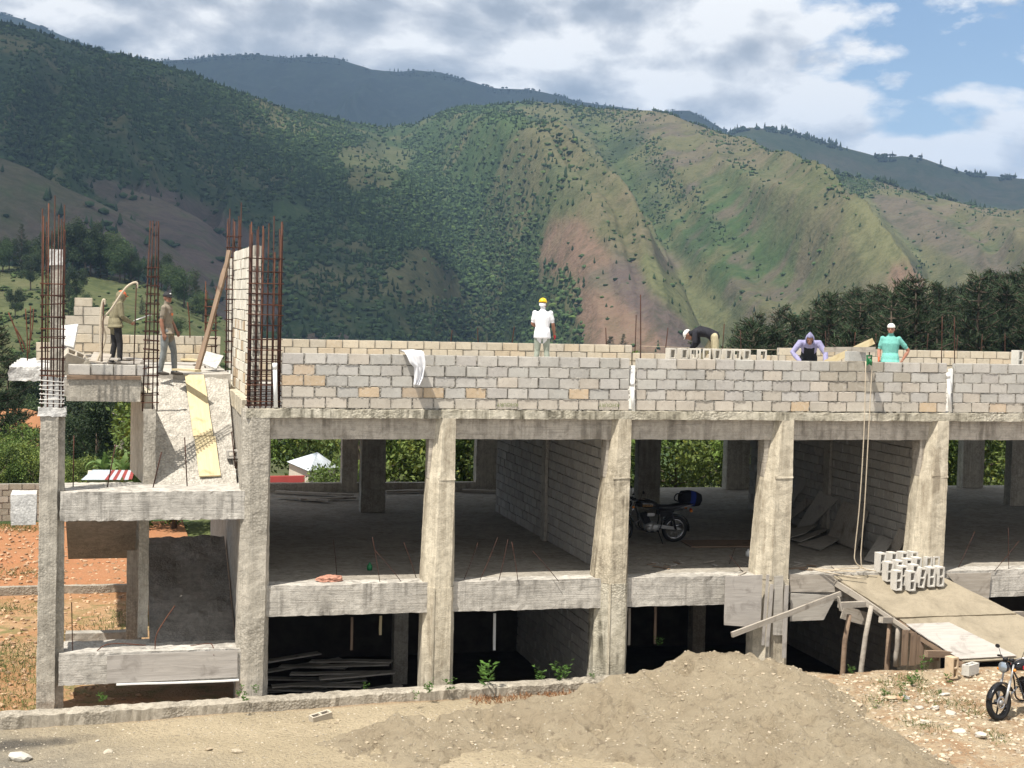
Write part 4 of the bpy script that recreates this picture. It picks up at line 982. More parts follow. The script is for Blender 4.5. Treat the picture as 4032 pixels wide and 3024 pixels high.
# beige bendy conduits by the hooded man
hose('conduit', [PY(400, 1424, 2.2), PY(395, 1330, 2.2), PY(398, 1230, 2.2), PY(405, 1185, 2.2), PY(412, 1182, 2.2), PY(412, 1200, 2.2)], .022, M_ROPE, None, 8, label='short beige conduit bent over behind the stair beam', cat='conduit')
hose('conduit', [PY(380, 1430, 2.4), PY(415, 1330, 2.4), PY(402, 1265, 2.3), PY(440, 1215, 2.2), PY(490, 1140, 2.1), PY(520, 1116, 2.1), PY(539, 1114, 2.1), PY(540, 1135, 2.1)], .022, M_ROPE, None, 8, label='long beige conduit arching past the hooded man', cat='conduit')
bar('starter_bar', PY(402, 1424, 1.2), PY(408, 1190, 1.2), .011, label='dark bar holding the short beige conduit', cat='rebar')
bar('starter_bar', PY(527, 1435, 1.2), PY(537, 1120, 1.2), .011, label='tall dark bar holding the end of the long beige conduit', cat='rebar')
# ---- white pipes
def pipe(label, u0, v0, u1, v1, y, r=.038, extra=None):
    t_ = empty('pvc_pipe', PY(u1, v1, y), 0, label, 'pipe')
    mb = MB(); mb.tube([PY(u1, v1, y), PY(u0, v0, y)], r, 14); child(mb.build('pipe_tube', M_PVC), t_)
    mb = MB(); a, b = PY(u1, v1, y), PY(u0, v0, y); d = (b-a).normalized(); mb.tube([b-d*.10, b+d*.012], r*1.14, 14); child(mb.build('socket', M_PVC), t_)
    return t_
pipe('white plastic pipe beside the big rebar cage', 1082, 1432, 1086, 1604, -.02)
pipe('white plastic pipe in the gap between the two front walls', 2490, 1500, 2494, 1625, -.03, .034)
pipe('white plastic pipe in the gap near the right edge', 3733, 1470, 3742, 1622, -.03, .034)
for (ua, va, ub, vb) in ((2482, 1440, 2497, 1520), (3738, 1452, 3748, 1540)):
    a, b = PY(ua, va, .05), PY(ub, vb, .05); mb = MB(); mb.bbox(a.x, b.x, .03, .10, b.z, a.z, jit=.006); tag(mb.build('foam_strip', M_PVC), 'white foam strip behind the pipe at the %s wall gap' % ('middle' if ua < 3000 else 'right'), 'foam')
# ---- hollow blocks
def hollow(L=.39, D=.15, H=.19):
    t = .032; xs = [-L/2, -L/2+t, -t/2, t/2, L/2-t, L/2]; ys_ = [-D/2, -D/2+t, D/2-t, D/2]; mb = MB()
    for k, z in enumerate((-H/2, H/2)):
        for i in range(5):
            for j in range(3):
                if j == 1 and i in (1, 3): continue
                q = [(xs[i], ys_[j], z), (xs[i+1], ys_[j], z), (xs[i+1], ys_[j+1], z), (xs[i], ys_[j+1], z)]; mb.add(q if k else q[::-1], [(0, 1, 2, 3)])
    def wall(x0, y0, x1, y1): mb.add([(x0, y0, -H/2), (x1, y1, -H/2), (x1, y1, H/2), (x0, y0, H/2)], [(0, 1, 2, 3)])
    wall(xs[0], ys_[0], xs[5], ys_[0]); wall(xs[5], ys_[0], xs[5], ys_[3]); wall(xs[5], ys_[3], xs[0], ys_[3]); wall(xs[0], ys_[3], xs[0], ys_[0])
    for i in (1, 3):
        wall(xs[i], ys_[1], xs[i], ys_[2]); wall(xs[i], ys_[2], xs[i+1], ys_[2]); wall(xs[i+1], ys_[2], xs[i+1], ys_[1]); wall(xs[i+1], ys_[1], xs[i], ys_[1])
    me = mb.mesh('hollow_block'); bm = bmesh.new(); bm.from_mesh(me); bmesh.ops.remove_doubles(bm, verts=bm.verts, dist=.0005)
    bmesh.ops.bevel(bm, geom=[e for e in bm.edges if len(e.link_faces) == 2 and e.calc_face_angle(0) > 1], offset=.004, segments=1, affect='EDGES')
    bm.to_mesh(me); bm.free(); me.materials.append(M_BLOCK); return me
HB = hollow()
def hblock(loc, R, label, colr=(.58, .56, .51), group=None, half=False):
    o = link('hollow_block', HB, None, None, loc); o.rotation_euler = R.to_euler() if isinstance(R, Matrix) else R
    o.color = (*colr, 1); tag(o, label, 'concrete block', group); return o
END = Matrix(((0, 1, 0), (0, 0, -1), (1, 0, 0))).transposed().inverted()   # long side upright, cells towards the viewer
END = Matrix(((0, 1, 0), (0, 0, 1), (1, 0, 0)))
def upright(rz=0., tilt=0.): return Euler((tilt, 0, rz)).to_matrix() @ END
for k, u in enumerate((2642, 2688, 2728, 2745, 2785, 2818, 2863, 2898, 2934, 3000)):
    p = PY(u, 1384, .42); p.z = .998
    hblock(p, upright(random.uniform(-.5, .1), 0), 'small pale hollow block standing on end behind the front wall top', (.60, .56, .48), 'blocks lined up behind the front wall')
sp = plank('scaffold_plank', (9.0, .42, .782), (12.6, .42, .782), .3, .035, M_WOODG, label='scaffold plank carrying the blocks behind the front wall', cat='plank')
p = PY(3368, 1408, .08); p.z = 1.105; hblock(p, Euler((0, 0, .03)), 'single grey block lying on the wall top beside the pulley', (.43, .43, .41))
p = PY(4005, 1420, .35); p.z = 1.08; hblock(p, upright(.3), 'single pale block standing behind the wall at the right edge', (.58, .56, .5))
hblock((*PZ(1262, 2848, -5.33)[:2], -5.25), Euler((.12, -.12, .42)), 'lone hollow block lying on the sand left of the heap', (.46, .41, .33))
g_ = PZ(3820, 2655, -4.6); hblock((g_.x, g_.y, -4.50), Euler((0, 0, .55)), 'pale grey hollow block lying on the ground under the ramp', (.55, .54, .5))
g_ = PZ(3745, 2670, -4.62); hblock((g_.x, g_.y, -4.42), Euler((0, math.pi/2, 1.9)), 'small orange-tinted block standing on end beside the pale block', (.55, .42, .28))
lb = PZ(760, 1862, -1.48); hblock((lb.x, lb.y+.05, -1.39), upright(.35) @ Euler((0, math.pi/2, 0)).to_matrix(), 'hollow block lying beside the yellow planks on the landing', (.52, .49, .43))
lb = PZ(932, 1890, -1.48); hblock((lb.x, lb.y, -1.28), upright(.05), 'grey block standing on end on the landing by the corner column', (.33, .31, .28))
hblock((lb.x, lb.y-.01, -.985), Euler((math.pi/2, 0, .03)), 'small grey block stacked on the upright one on the landing', (.44, .42, .39))
lb = PY(290, 1408, 2.0); hblock((lb.x, 2.0, lb.z+.02), Euler((.9, .35, .5)), 'tilted hollow block among the rubble on the stair roof', (.48, .43, .36))
# ---- timber ramp and what stands on it
RA = [Vector((10.95, .02, -3.235)), Vector((13.25, .02, -3.26)), Vector((15.5, -2.2, -4.47)), Vector((12.55, -2.25, -4.50))]
ramp_t = empty('timber_ramp', (13, -1.2, -4.6), 0, 'long dusty plywood ramp sloping down from the floor to the yard', 'ramp')
def sheet(name, pts, th, mat, parent, amp=.012, n_=16):
    """bowed board between four corners"""
    P_ = [Vector(p) for p in pts]; V = []; sd_ = random.randint(0, 99)
    nrm = (P_[1]-P_[0]).cross(P_[3]-P_[0]).normalized()
    if nrm.z < 0: nrm = -nrm
    for lay in (0, 1):
        for j in range(n_+1):
            for i in range(n_+1):
                a, b = i/n_, j/n_; q = (P_[0]*(1-a)+P_[1]*a)*(1-b)+(P_[3]*(1-a)+P_[2]*a)*b
                ed = 1 if i in (0, n_) or j in (0, n_) else 0
                q = q+nrm*(float(fbm(q.x*1.5, q.y*1.5, q.z, 2, sd_))*amp)-nrm*(th*lay)
                if ed: q = q+Vector((random.uniform(-1, 1), random.uniform(-1, 1), 0))*amp*.6
                V.append(q)
    k = (n_+1)**2; i = np.arange(k).reshape(n_+1, n_+1); F1 = np.stack([i[:-1, :-1], i[:-1, 1:], i[1:, 1:], i[1:, :-1]], -1).reshape(-1, 4)
    sd2 = []
    for e in (i[0], i[-1][::-1], i[:, -1], i[:, 0][::-1]):
        for a, b in zip(e[:-1], e[1:]): sd2.append((b, a, a+k, b+k))
    o = link(name, npmesh(name, np.array(V), np.concatenate([F1, F1[:, ::-1]+k, np.array(sd2)])), mat)
    if parent is not None: child(o, parent)
    return o
def rp(a, b): return (RA[0]*(1-a)+RA[1]*a)*(1-b)+(RA[3]*(1-a)+RA[2]*a)*b
def m_dusty():
    m, n = material('sandy_plywood'); p = n.pos(); f = n.noise(p, 2.1, 6, .65, .6); g = n.noise(p, 24, 4, .65)
    c = n.mix(n.ramp(f, [(.38, 0.), (.6, 1.)]), (.245, .21, .155), (.315, .27, .20)); c = n.mix(n.ramp(f, [(.25, .8), (.4, 0.)]), c, (.17, .14, .10)); c = n.mix(n.ramp(g, [(.3, .5), (.45, 0.)]), c, (.2, .17, .13))
    n.out(c, .95, n.bump(n.math('ADD', f, g), .5, .03), .12); return m
M_DUSTY = m_dusty()
dz = Vector((0, 0, -.034))
sheet('plywood_sheet', [rp(0, 0), rp(1, 0), rp(1, .52), rp(-.0, .52)], .03, M_DUSTY, ramp_t)
sheet('plywood_sheet', [rp(.03, .50)+dz, rp(1.02, .50)+dz, rp(1.03, 1.0)+dz, rp(.02, 1.0)+dz], .03, M_DUSTY, ramp_t)
sheet('plywood_sheet', [rp(-.01, .60)-dz*.2, rp(.34, .60)-dz*.2, rp(.42, .99)-dz*.2, rp(.0, .99)-dz*.2], .02, M_WOODP, ramp_t, .01)['label'] = 'bleached white lower sheet of the ramp'
plank('edge_beam', rp(0, -.02)-Vector((.02, 0, .09)), rp(0, .55)-Vector((.03, .0, .10)), .06, .11, M_WOODG, ramp_t)
plank('edge_beam', rp(-.01, .36)-Vector((.03, .02, .05)), rp(-.01, .64)-Vector((.04, .02, .05)), .05, .07, M_WOODG, ramp_t)
plank('edge_beam', rp(.02, .5)-Vector((0, 0, .12)), rp(.02, 1.0)-Vector((0, 0, .10)), .08, .09, M_WOODB, ramp_t)
plank('edge_beam', rp(.97, .05)-Vector((0, 0, .10)), rp(.97, 1.0)-Vector((0, 0, .10)), .06, .11, M_WOODG, ramp_t)
def cut(u0, v0, u1, v1, y0, y1, w_, th, name='cross_timber', mat=M_WOODG, parent=None, **kw): return plank(name, PY(u0, v0, y0), PY(u1, v1, y1), w_, th, mat, parent, **kw)
cut(3305, 2382, 3415, 2378, -.85, -.6, .10, .11, parent=ramp_t)
cut(3302, 2350, 3312, 2405, -.9, -.9, .08, .03, 'cleat', parent=ramp_t, up=(1, 0, 0))
cut(3468, 2442, 3535, 2442, -1.35, -1.0, .10, .11, parent=ramp_t)
cut(3965, 2420, 4028, 2418, -.2, .1, .10, .12, parent=ramp_t)
cut(3645, 2575, 3750, 2578, -2.2, -2.0, .10, .12, parent=ramp_t, mat=M_WOODB)
for (ua, va, ub, vb, y, m_) in ((3342, 2420, 3316, 2640, -.75, M_WOODB), (3428, 2385, 3395, 2630, -.95, M_WOODG), (3508, 2455, 3492, 2625, -1.0, M_WOODB), (3535, 2455, 3532, 2625, -1.2, M_WOODG), (3690, 2520, 3688, 2600, -1.7, M_WOODB)):
    a, b = PY(ua, va, y), PY(ub, vb, y); b = a+(b-a)*((BT+.15-a.z)/(b.z-a.z)) if y > -1.1 else b
    pts = [a.lerp(b, t)+Vector((random.uniform(-.02, .02), random.uniform(-.02, .02), 0)) for t in (0, .25, .5, .75, 1)]
    child(MB().tube(pts, [.045, .05, .052, .05, .055], 9).build('post', m_), ramp_t)
for (ua, va, ub, vb, y) in ((3565, 2480, 3560, 2620, -1.45), (3600, 2490, 3592, 2620, -1.5), (3625, 2500, 3620, 2615, -1.55)):
    cut(ua, va, ub, vb, y, y, .13, .02, 'shuttering_board', M_WOODB, ramp_t, up=(0, 1, 0))
cut(3315, 2410, 3420, 2440, -.45, -.45, .26, .03, 'shuttering_board', M_WOODG, ramp_t, up=(0, 1, 0))
# stack of hollow blocks on the ramp
def on_sheet(u, v):
    d = ray(u, v); a = np.array(RA[0]); nn = np.cross(np.array(RA[1]-RA[0]), np.array(RA[3]-RA[0])); t = ((a-CAM)@nn)/(d@nn); return Vector(CAM+t*d)
random.seed(12)
for k, (u, v) in enumerate(((3464, 2256), (3508, 2254), (3550, 2252), (3590, 2250), (3494, 2292), (3532, 2286), (3568, 2279), (3604, 2274), (3645, 2270), (3674, 2268), (3548, 2308), (3592, 2302), (3528, 2327), (3581, 2329), (3620, 2316), (3658, 2313), (3693, 2311))):
    p = on_sheet(u, v); p.z += .20+.02
    hblock(p, upright(.12+random.uniform(-.07, .07), 0) if k != 14 else Euler((0, .14, .1)).to_matrix() @ END, 'white hollow block standing on end in the stack on the ramp', (.60, .575, .53), 'stack of hollow blocks on the ramp')
# ---- formwork left on the fourth column, braces and boards
def board(pts, th, mat, label, cat='board', name='formwork_board', **kw):
    o = sheet(name, pts, th, mat, None, .006, 6); tag(o, label, cat, **kw); return o
def quad(pix, y): return [PY(u, v, y if not hasattr(y, '__len__') else y[k]) for k, (u, v) in enumerate(pix)]
board(quad([(2855, 2270), (3000, 2262), (2992, 2470), (2850, 2460)], -.19), .03, M_WOODP, 'large grey formwork board fixed to the fourth column base')
board(quad([(3046, 2268), (3082, 2266), (3078, 2500), (3042, 2500)], -.19), .03, M_PLY, 'narrow grey formwork board beside the large one')
cut(3022, 2262, 3005, 2540, -.22, -.22, .035, .05, 'batten', M_WOODP, label='pale batten nailed upright between the formwork boards', cat='batten')
cut(3038, 2300, 3020, 2545, -.24, -.24, .07, .03, 'batten', M_WOODP, label='wide pale batten beside the thin one', cat='batten', up=(0, 1, 0))
cut(3098, 2305, 3085, 2590, -.24, -.24, .08, .03, 'batten', M_WOODP, label='right-hand pale batten on the fourth column', cat='batten', up=(0, 1, 0))
cut(2882, 2500, 3310, 2338, -.95, -.42, .05, .10, 'brace_timber', M_WOODG, label='long grey timber slanting across the fourth column', cat='timber')
board(quad([(3105, 2262), (3280, 2262), (3285, 2330), (3108, 2330)], -.07), .03, M_WOODG, 'weathered shutter board on the beam left of the ramp')
board(quad([(3112, 2335), (3290, 2345), (3240, 2440), (3108, 2445)], -.10), .03, M_PLY, 'broken grey shutter board hanging below the beam')
board(quad([(3725, 2258), (3900, 2255), (3888, 2380), (3800, 2350)], -.06), .03, M_WOODG, 'grey shutter board on the beam right of the block stack')
board(quad([(422, 2580), (935, 2558), (935, 2665), (420, 2690)], -.055), .02, M_WOODP, 'pale plywood form still on the lower stair beam')
cut(458, 2695, 940, 2675, -.07, -.07, .10, .025, 'batten', M_PVC, label='white board under the lower stair beam', cat='batten')
# leaning boards in the fourth room
M_ = (M_PLY, M_WOODG)
def PX(u, v, x): d = ray(u, v); t = (x-CAM[0])/d[0]; return Vector(CAM+t*d)
def lean_board(pix, lb, k, xt=13.09):
    """top edge rests on the partition, foot stands on the floor"""
    P_ = [PX(*pix[0], xt), PX(*pix[1], xt), PZ(*pix[2], FL+.03), PZ(*pix[3], FL+.03)]
    for q in P_[2:]: q.x = min(q.x, 12.95)
    board(P_, .02, M_[k % 2], lb)
for k, (pix, lb) in enumerate((
    ([(3228, 1930), (3298, 1965), (3225, 2088), (3135, 2078)], 'dark brown board leaning behind the others in the fourth room'),
    ([(3320, 1970), (3418, 2010), (3370, 2165), (3255, 2120)], 'big grey plywood sheet leaning against the inner wall'),
    ([(3138, 1900), (3172, 1905), (3140, 2050), (3118, 2050)], 'tall narrow board leaning in the far corner of the fourth room'),
    ([(3170, 1960), (3205, 1972), (3165, 2060), (3145, 2055)], 'short broken board leaning in the corner'),
    ([(3465, 2105), (3518, 2125), (3455, 2218), (3400, 2205)], 'torn grey board leaning beside the block stack'),
    ([(3540, 2078), (3575, 2098), (3535, 2205), (3482, 2195)], 'second torn grey board leaning near the fifth column'))): lean_board(pix, lb, k)
for k, (pix, lb) in enumerate((([(3100, 2085), (3225, 2080), (3170, 2115), (3095, 2120)], 'flat plywood sheet at the back of the heap on the floor'), ([(3110, 2120), (3300, 2085), (3210, 2125), (3150, 2132)], 'middle plywood sheet of the heap on the floor'), ([(3140, 2140), (3350, 2100), (3330, 2125), (3230, 2165)], 'curled plywood sheet at the front of the heap on the floor'))):
    P_ = [PZ(u, v, FL+.10-.03*k) for u, v in pix]
    for q, dzz in zip(P_, (.0, .12, .10, .0)): q.z += dzz
    board(P_, .018, M_PLY, lb)
# planks on the ground floor and in the dark basement
for k, (ua, va, ub, vb) in enumerate(((1085, 1935, 1390, 1950), (1100, 1955, 1300, 1972), (1180, 1965, 1400, 1960), (1520, 1935, 1690, 1932), (1820, 1930, 1965, 1935), (1085, 1905, 1340, 1910))):
    a, b = PZ(ua, va, FL+.06), PZ(ub, vb, FL+.06); plank('floor_plank', a, b, .18, .05, M_WOODG, label='loose grey plank lying at the back of the first room', cat='plank', group='planks at the back of the first room')
plank('floor_plank', PZ(2700, 2140, FL+.02), PZ(3000, 2140, FL+.02), .9, .03, M_WOODB, label='wide brown board lying on the floor behind the motorcycle', cat='plank')
fr('rear_sill', (-.3, 7.1, 13.35, 13.6, FL, FL+.24), M_COLG, step=.3)
random.seed(21)
for k in range(14):
    x = random.uniform(.3, 2.2); y = random.uniform(2.2, 4.6); a = random.uniform(-.5, .4); L = random.uniform(1.2, 2.2)
    plank('stored_plank', (x-L/2*math.cos(a), y-L/2*math.sin(a), BT+.06+k*.045), (x+L/2*math.cos(a), y+L/2*math.sin(a), BT+.09+k*.05), .22, .03, M_PLY, label='dark plank in the untidy pile in the basement', cat='plank', group='pile of planks in the basement')
for (u, v0, v1, y, m_) in ((1385, 2430, 2560, 1.8, M_WOODB), (1500, 2425, 2500, 1.5, M_WOODY), (1948, 2415, 2560, 1.6, M_PVC), (2478, 2395, 2540, 1.0, M_WOODG), (2580, 2390, 2535, 1.2, M_WOODB)):
    cut(u, v0, u-2, v1, y, y, .05, .02, 'hanging_batten', m_, up=(0, 1, 0), label={1385: 'brown batten hanging in the first basement opening', 1500: 'yellow batten hanging in the first basement opening', 1948: 'white batten hanging in the second basement opening', 2478: 'grey batten hanging in the third basement opening', 2580: 'brown batten hanging in the third basement opening'}[u], cat='batten')
# ---- planks, timber prop and rubble on the stair
def on_ramp(u, v, lift=.03):
    d = ray(u, v); a = np.array([0, 1.0, -1.52]); nn = np.cross([1, 0, 0], [0, 2.75, 1.88]); t = ((a-CAM)@nn)/(d@nn); q = Vector(CAM+t*d); q.z += lift; return q
def ramp_plank(pix, label):
    P_ = [on_ramp(u, v, .06) for u, v in pix]; a = (P_[0]+P_[1])/2; b = (P_[2]+P_[3])/2
    up_ = Vector((0, -1.88, 2.75)).normalized(); plank('plank', a, b, ((P_[1]-P_[0]).length+(P_[2]-P_[3]).length)/2, .03, M_WOODY, label=label, cat='plank', up=up_)
ramp_plank([(728, 1488), (802, 1492), (840, 1725), (762, 1735)], 'upper fresh yellow plank lying up the stair slope')
q = [(766, 1738), (846, 1730), (870, 1890), (784, 1884)]
ramp_plank(q, 'lower fresh yellow plank lying up the stair slope')
plank('timber_prop', PY(782, 1462, 4.2), PY(898, 985, 4.9), .095, .06, M_WOODB, label='rough brown timber leaning against the tall block wall', cat='timber', warp=.03)
board(quad([(812, 1382), (880, 1400), (852, 1452), (796, 1430)], (5.4, 5.2, 4.6, 4.9)), .04, M_WHITE, 'pale broken slab leaning on the stair roof', 'slab', 'broken_slab')
for k, (ua, va, ub, vb, w_) in enumerate(((300, 1385, 470, 1392, .2), (320, 1400, 430, 1398, .25), (350, 1412, 470, 1415, .22), (480, 1390, 600, 1398, .22), (690, 1395, 820, 1395, .2), (480, 1408, 580, 1420, .25), (690, 1412, 790, 1418, .2), (470, 1425, 560, 1428, .2), (690, 1432, 770, 1436, .15), (690, 1455, 780, 1462, .16))):
    zz = .50+.012*(10-k); plank('loose_plank', PZ(ua, va, zz), PZ(ub, vb, zz), w_, .04, M_WOODP if k % 3 else M_WOODY, label='pale plank lying flat on the stair roof', cat='plank', group='planks strewn over the stair roof')
board(quad([(205, 1285), (308, 1275), (290, 1368), (195, 1345)], (2.8, 2.9, 2.3, 2.3)), .10, M_WHITE, 'white chipped slab propped behind the left cage', 'slab', 'broken_slab')
rough('rubble_block', (-3.95, -3.35, 2.5, 2.95, .42, .74), M_COLG, None, .08, .02)
tag(bpy.data.objects['rubble_block'], 'dark concrete stub under the white chipped slab', 'rubble')
board(quad([(370, 1385), (440, 1395), (420, 1430), (350, 1420)], (3.2, 3.0, 2.2, 2.4)), .03, M_WOODG, 'grey board lying on the rubble by the hooded man')
# ---- pulley, ropes, cloth, leaning plank, on the front wall
pl = empty('pulley', PY(3422, 1395, -.32), 0, 'green pulley wheel hung from the beam over the front wall', 'pulley')
pc = PY(3422, 1423, -.32)
child(MB().lathe([(0, -.02), (.055, -.03), (.07, -.028), (.055, -.008), (.05, 0), (.055, .008), (.07, .028), (.055, .03), (0, .02)], pc, 'X', 18).build('wheel', M_GREENP), pl)
mb = MB(); mb.box(pc+Vector((-.045, 0, .02)), (.012, .05, .2)); mb.box(pc+Vector((.045, 0, .02)), (.012, .05, .2)); mb.box(pc+Vector((0, 0, .115)), (.11, .05, .02)); child(mb.build('bracket', M_GREENP), pl)
child(MB().tube([pc+Vector((0, 0, .11)), pc+Vector((0, 0, .20))], .012, 8).build('hook', M_REBAR), pl)
plank('pulley_beam', (pc.x, -.48, pc.z+.24), (pc.x, 1.6, 1.18), .09, .10, M_WOODG, label='grey beam sticking out over the wall to carry the pulley', cat='timber')
fl = PZ(3375, 2205, FL+.02)
ra = pc+Vector((-.07, 0, 0)); rb = pc+Vector((.07, 0, 0)); end = PY(3378, 2222, -.2)
hose('rope', [ra, PY(3402, 1700, -.28), PY(3385, 1980, -.2), PY(3367, 2160, -.1), PY(3366, 2205, -.1), PY(3385, 2230, -.1), Vector((11.75, -.12, FL+.05))], .011, M_ROPE, None, 6, label='left strand of the pulley rope hanging to the floor', cat='rope')
hose('rope', [rb, PY(3420, 1700, -.28), PY(3405, 1980, -.2), PY(3392, 2150, -.1), PY(3390, 2195, -.1), PY(3398, 2235, -.1), Vector((11.85, -.14, FL+.05))], .011, M_ROPE, None, 6, label='right strand of the pulley rope hanging to the floor', cat='rope')
random.seed(5)
hose('rope', [PZ(3180+random.uniform(0, 230), 2240+random.uniform(-4, 12), FL+.03+.01*k) for k in range(9)]+[PZ(3410, 2280, -3.3)], .011, M_ROPE, None, 6, label='loose rope coil lying on the floor edge by the ramp', cat='rope')
cut(3250, 1432, 3440, 1342, .75, .30, .13, .05, 'leaning_plank', M_WOODY, label='yellow plank slanting up beside the man in lavender', cat='plank', up=(0, -1, .3))
cp_ = PY(1628, 1388, 0); plank('cloth_beam', (cp_.x, -.30, 1.03), (cp_.x, 1.1, 1.03), .10, .05, M_WOODG, label='short plank end under the white cloth on the left wall', cat='plank')
def cloth(label, name, mat, outline, folds, y0):
    """cloth hanging in folds; rows of (z, xl, xr, y)"""
    V = []; nx = 18; rows = []
    zs = np.linspace(0, 1, 26)
    for t in zs:
        xl = np.interp(t, [o_[0] for o_ in outline], [o_[1] for o_ in outline]); xr = np.interp(t, [o_[0] for o_ in outline], [o_[2] for o_ in outline]); z = np.interp(t, [o_[0] for o_ in outline], [o_[3] for o_ in outline]); yy = np.interp(t, [o_[0] for o_ in outline], [o_[4] for o_ in outline])
        for i in range(nx+1):
            a = i/nx; x = xl+(xr-xl)*a; V.append((x, yy+math.sin(a*folds*6.28+t*2.)*.022+float(vn3(a*3, t*4, 0, 3))*.03, z+float(vn3(a*4, t*3, 3, 5))*.02))
    n1 = nx+1; i = np.arange(len(V)).reshape(-1, n1); F_ = np.stack([i[:-1, :-1], i[:-1, 1:], i[1:, 1:], i[1:, :-1]], -1).reshape(-1, 4)
    o = link(name, npmesh(name, np.array(V), F_, True), mat); md = o.modifiers.new('t', 'SOLIDIFY'); md.thickness = .006; tag(o, label, 'cloth'); return o
M_CLOTHW = plain('white_cloth', (.74, .74, .76), .95, 0, .1, .05, 12, 0)
xa = PY(1588, 1390, -.2).x; xb = PY(1662, 1390, -.2).x
cloth('white shirt hung over the plank end on the left front wall', 'hung_shirt', M_CLOTHW, [(0, xa+.02, xb-.08, 1.065, .18), (.12, xa, xb-.05, 1.075, -.02), (.22, xa, xb-.02, 1.07, -.30), (.30, xa+.02, xb, 1.03, -.36), (.50, xa+.10, xb+.03, .86, -.36), (.56, xa+.18, xb+.03, .80, -.35), (.8, xa+.20, xb, .60, -.33), (1, xa+.19, xa+.28, .46, -.32)], 2.5, 0)
hose('string_line', [PY(2518, 1362, 9.4), PY(2800, 1372, 9.4), PY(3072, 1378, 9.4)], .005, M_ROPE, None, 5, label='mason string stretched above the low part of the back wall', cat='string')
# rags, bottle, bits
M_RAG = plain('pink_rag', (.42, .22, .16), .95, 0, .1, .45, 9, .6)
c0 = PZ(1300, 2290, FL)
def rag(name, mat, c_, s_, seed, label, cat):
    bm = bmesh.new(); bmesh.ops.create_icosphere(bm, subdivisions=4, radius=1.); V = np.array([v.co[:] for v in bm.verts])
    k_ = 1+fbm(V[:, 0]*1.4, V[:, 1]*1.4, V[:, 2]*1.4, 3, seed)*.5+ridged(V[:, 0]*2.2, V[:, 1]*2.2, V[:, 2]*2.2, 2, seed+1)*.28; V *= k_[:, None]*np.array(s_); V[:, 2] = np.maximum(V[:, 2]+s_[2]*.55, .004)
    for v, q in zip(bm.verts, V): v.co = q
    me = bpy.data.meshes.new(name); bm.to_mesh(me); bm.free(); return tag(link(name, me, mat, None, c_), label, cat)
rag('rag', M_RAG, (c0.x, c0.y+.02, FL), (.20, .10, .07), 4, 'crumpled pink rag lying on the lower floor edge', 'rag')
for (u, v, m_, nm, lb) in ((1455, 2245, M_GREENP, 'bottle', 'small green bottle on the floor of the first room'), (2945, 2190, M_PVC, 'paint_pot', 'small white pot on the floor by the fourth column')):
    q = PZ(u, v, FL); MB().lathe([(0, 0), (.05, .0), (.055, .05), (.05, .1), (.02, .12), (.02, .15), (0, .15)], q, 'Z', 12).build(nm, m_); tag(bpy.data.objects[nm], lb, nm.replace('_', ' '))
rs2 = random.Random(8)
for k in range(26):
    u, v = rs2.choice(((rs2.uniform(2480, 2700), rs2.uniform(2170, 2250)), (rs2.uniform(2650, 2980), rs2.uniform(2170, 2260)), (rs2.uniform(3120, 3350), rs2.uniform(2215, 2250)))); q = PZ(u, v, FL+.012); a = rs2.uniform(0, 3.1); L = rs2.uniform(.12, .5)
    plank('wood_scrap', q-Vector((math.cos(a)*L/2, math.sin(a)*L/2, 0)), q+Vector((math.cos(a)*L/2, math.sin(a)*L/2, .01)), rs2.uniform(.02, .07), .015, rs2.choice([M_WOODB, M_WOODG, M_WOODP]), label='small scrap of wood on the shaded floor of the third and fourth rooms', cat='wood scrap', group='wood scraps on the floor')
# the maker's stamp on two blocks, upside down
def text(name, s_, size, mat, loc, R, parent=None, ext=.001):
    cu = bpy.data.curves.new(name, 'FONT'); cu.body = s_; cu.size = size; cu.align_x = 'CENTER'; cu.align_y = 'CENTER'; cu.extrude = ext; cu.resolution_u = 2
    t_ = bpy.data.objects.new(name, cu); col.objects.link(t_); dg = bpy.context.evaluated_depsgraph_get(); me = bpy.data.meshes.new_from_object(t_.evaluated_get(dg)); bpy.data.objects.remove(t_)
    o = link(name, me, mat); o.location = loc; o.rotation_euler = R
    if parent is not None: child(o, parent)
    return o
M_STAMP = plain('faded green stamp', (.22, .25, .13), .9, 0, .1, .2, 40)
for u, v in ((1998, 1593), (2398, 1595)):
    q = PY(u, v, -.012); o = text('stamp', 'KHOURY', .10, M_STAMP, (0, 0, 0), (0, 0, 0)); o.location = q; o.rotation_euler = (math.pi/2, math.pi, 0); o.parent = w1; o.matrix_parent_inverse = parent_inv(w1)
# ------------------------------------------------------------------ plants
random.seed(11); rng = np.random.default_rng(11)
def vmat(name, trans=.25, rough_=.55):
    m, n = material(name); c = n.new('ShaderNodeVertexColor', layer_name='Col').outputs[0]; n.out(c, rough_, None, .25, 0, trans); return m
M_LEAF = vmat('leaves'); M_NEEDLE = vmat('needles', .1, .7)
M_BARK = plain('bark', (.11, .085, .065), .95, 0, .1, .4, 6, .5)
M_BARKP = plain('pale_dead_wood', (.30, .26, .22), .9, 0, .1, .3, 8, .5)
def leaves(name, C_, D_, size, ratio, cols, mat, bend=.25):
    """rhombic leaves: centre, direction, length"""
    n_ = len(C_); D_ = D_/np.linalg.norm(D_, axis=1, keepdims=True)
    R_ = rng.normal(size=(n_, 3)); S_ = np.cross(D_, R_); S_ /= np.linalg.norm(S_, axis=1, keepdims=True)+1e-9
    L = size[:, None]; N_ = np.cross(S_, D_)
    V = np.stack([C_-D_*L*.5, C_+S_*L*ratio-N_*L*bend*.2, C_+D_*L*.5-N_*L*bend, C_-S_*L*ratio-N_*L*bend*.2], 1)
    F = np.arange(n_*4).reshape(n_, 4)
    return npmesh(name, V.reshape(-1, 3), F, False, np.repeat(cols, 4, 0))
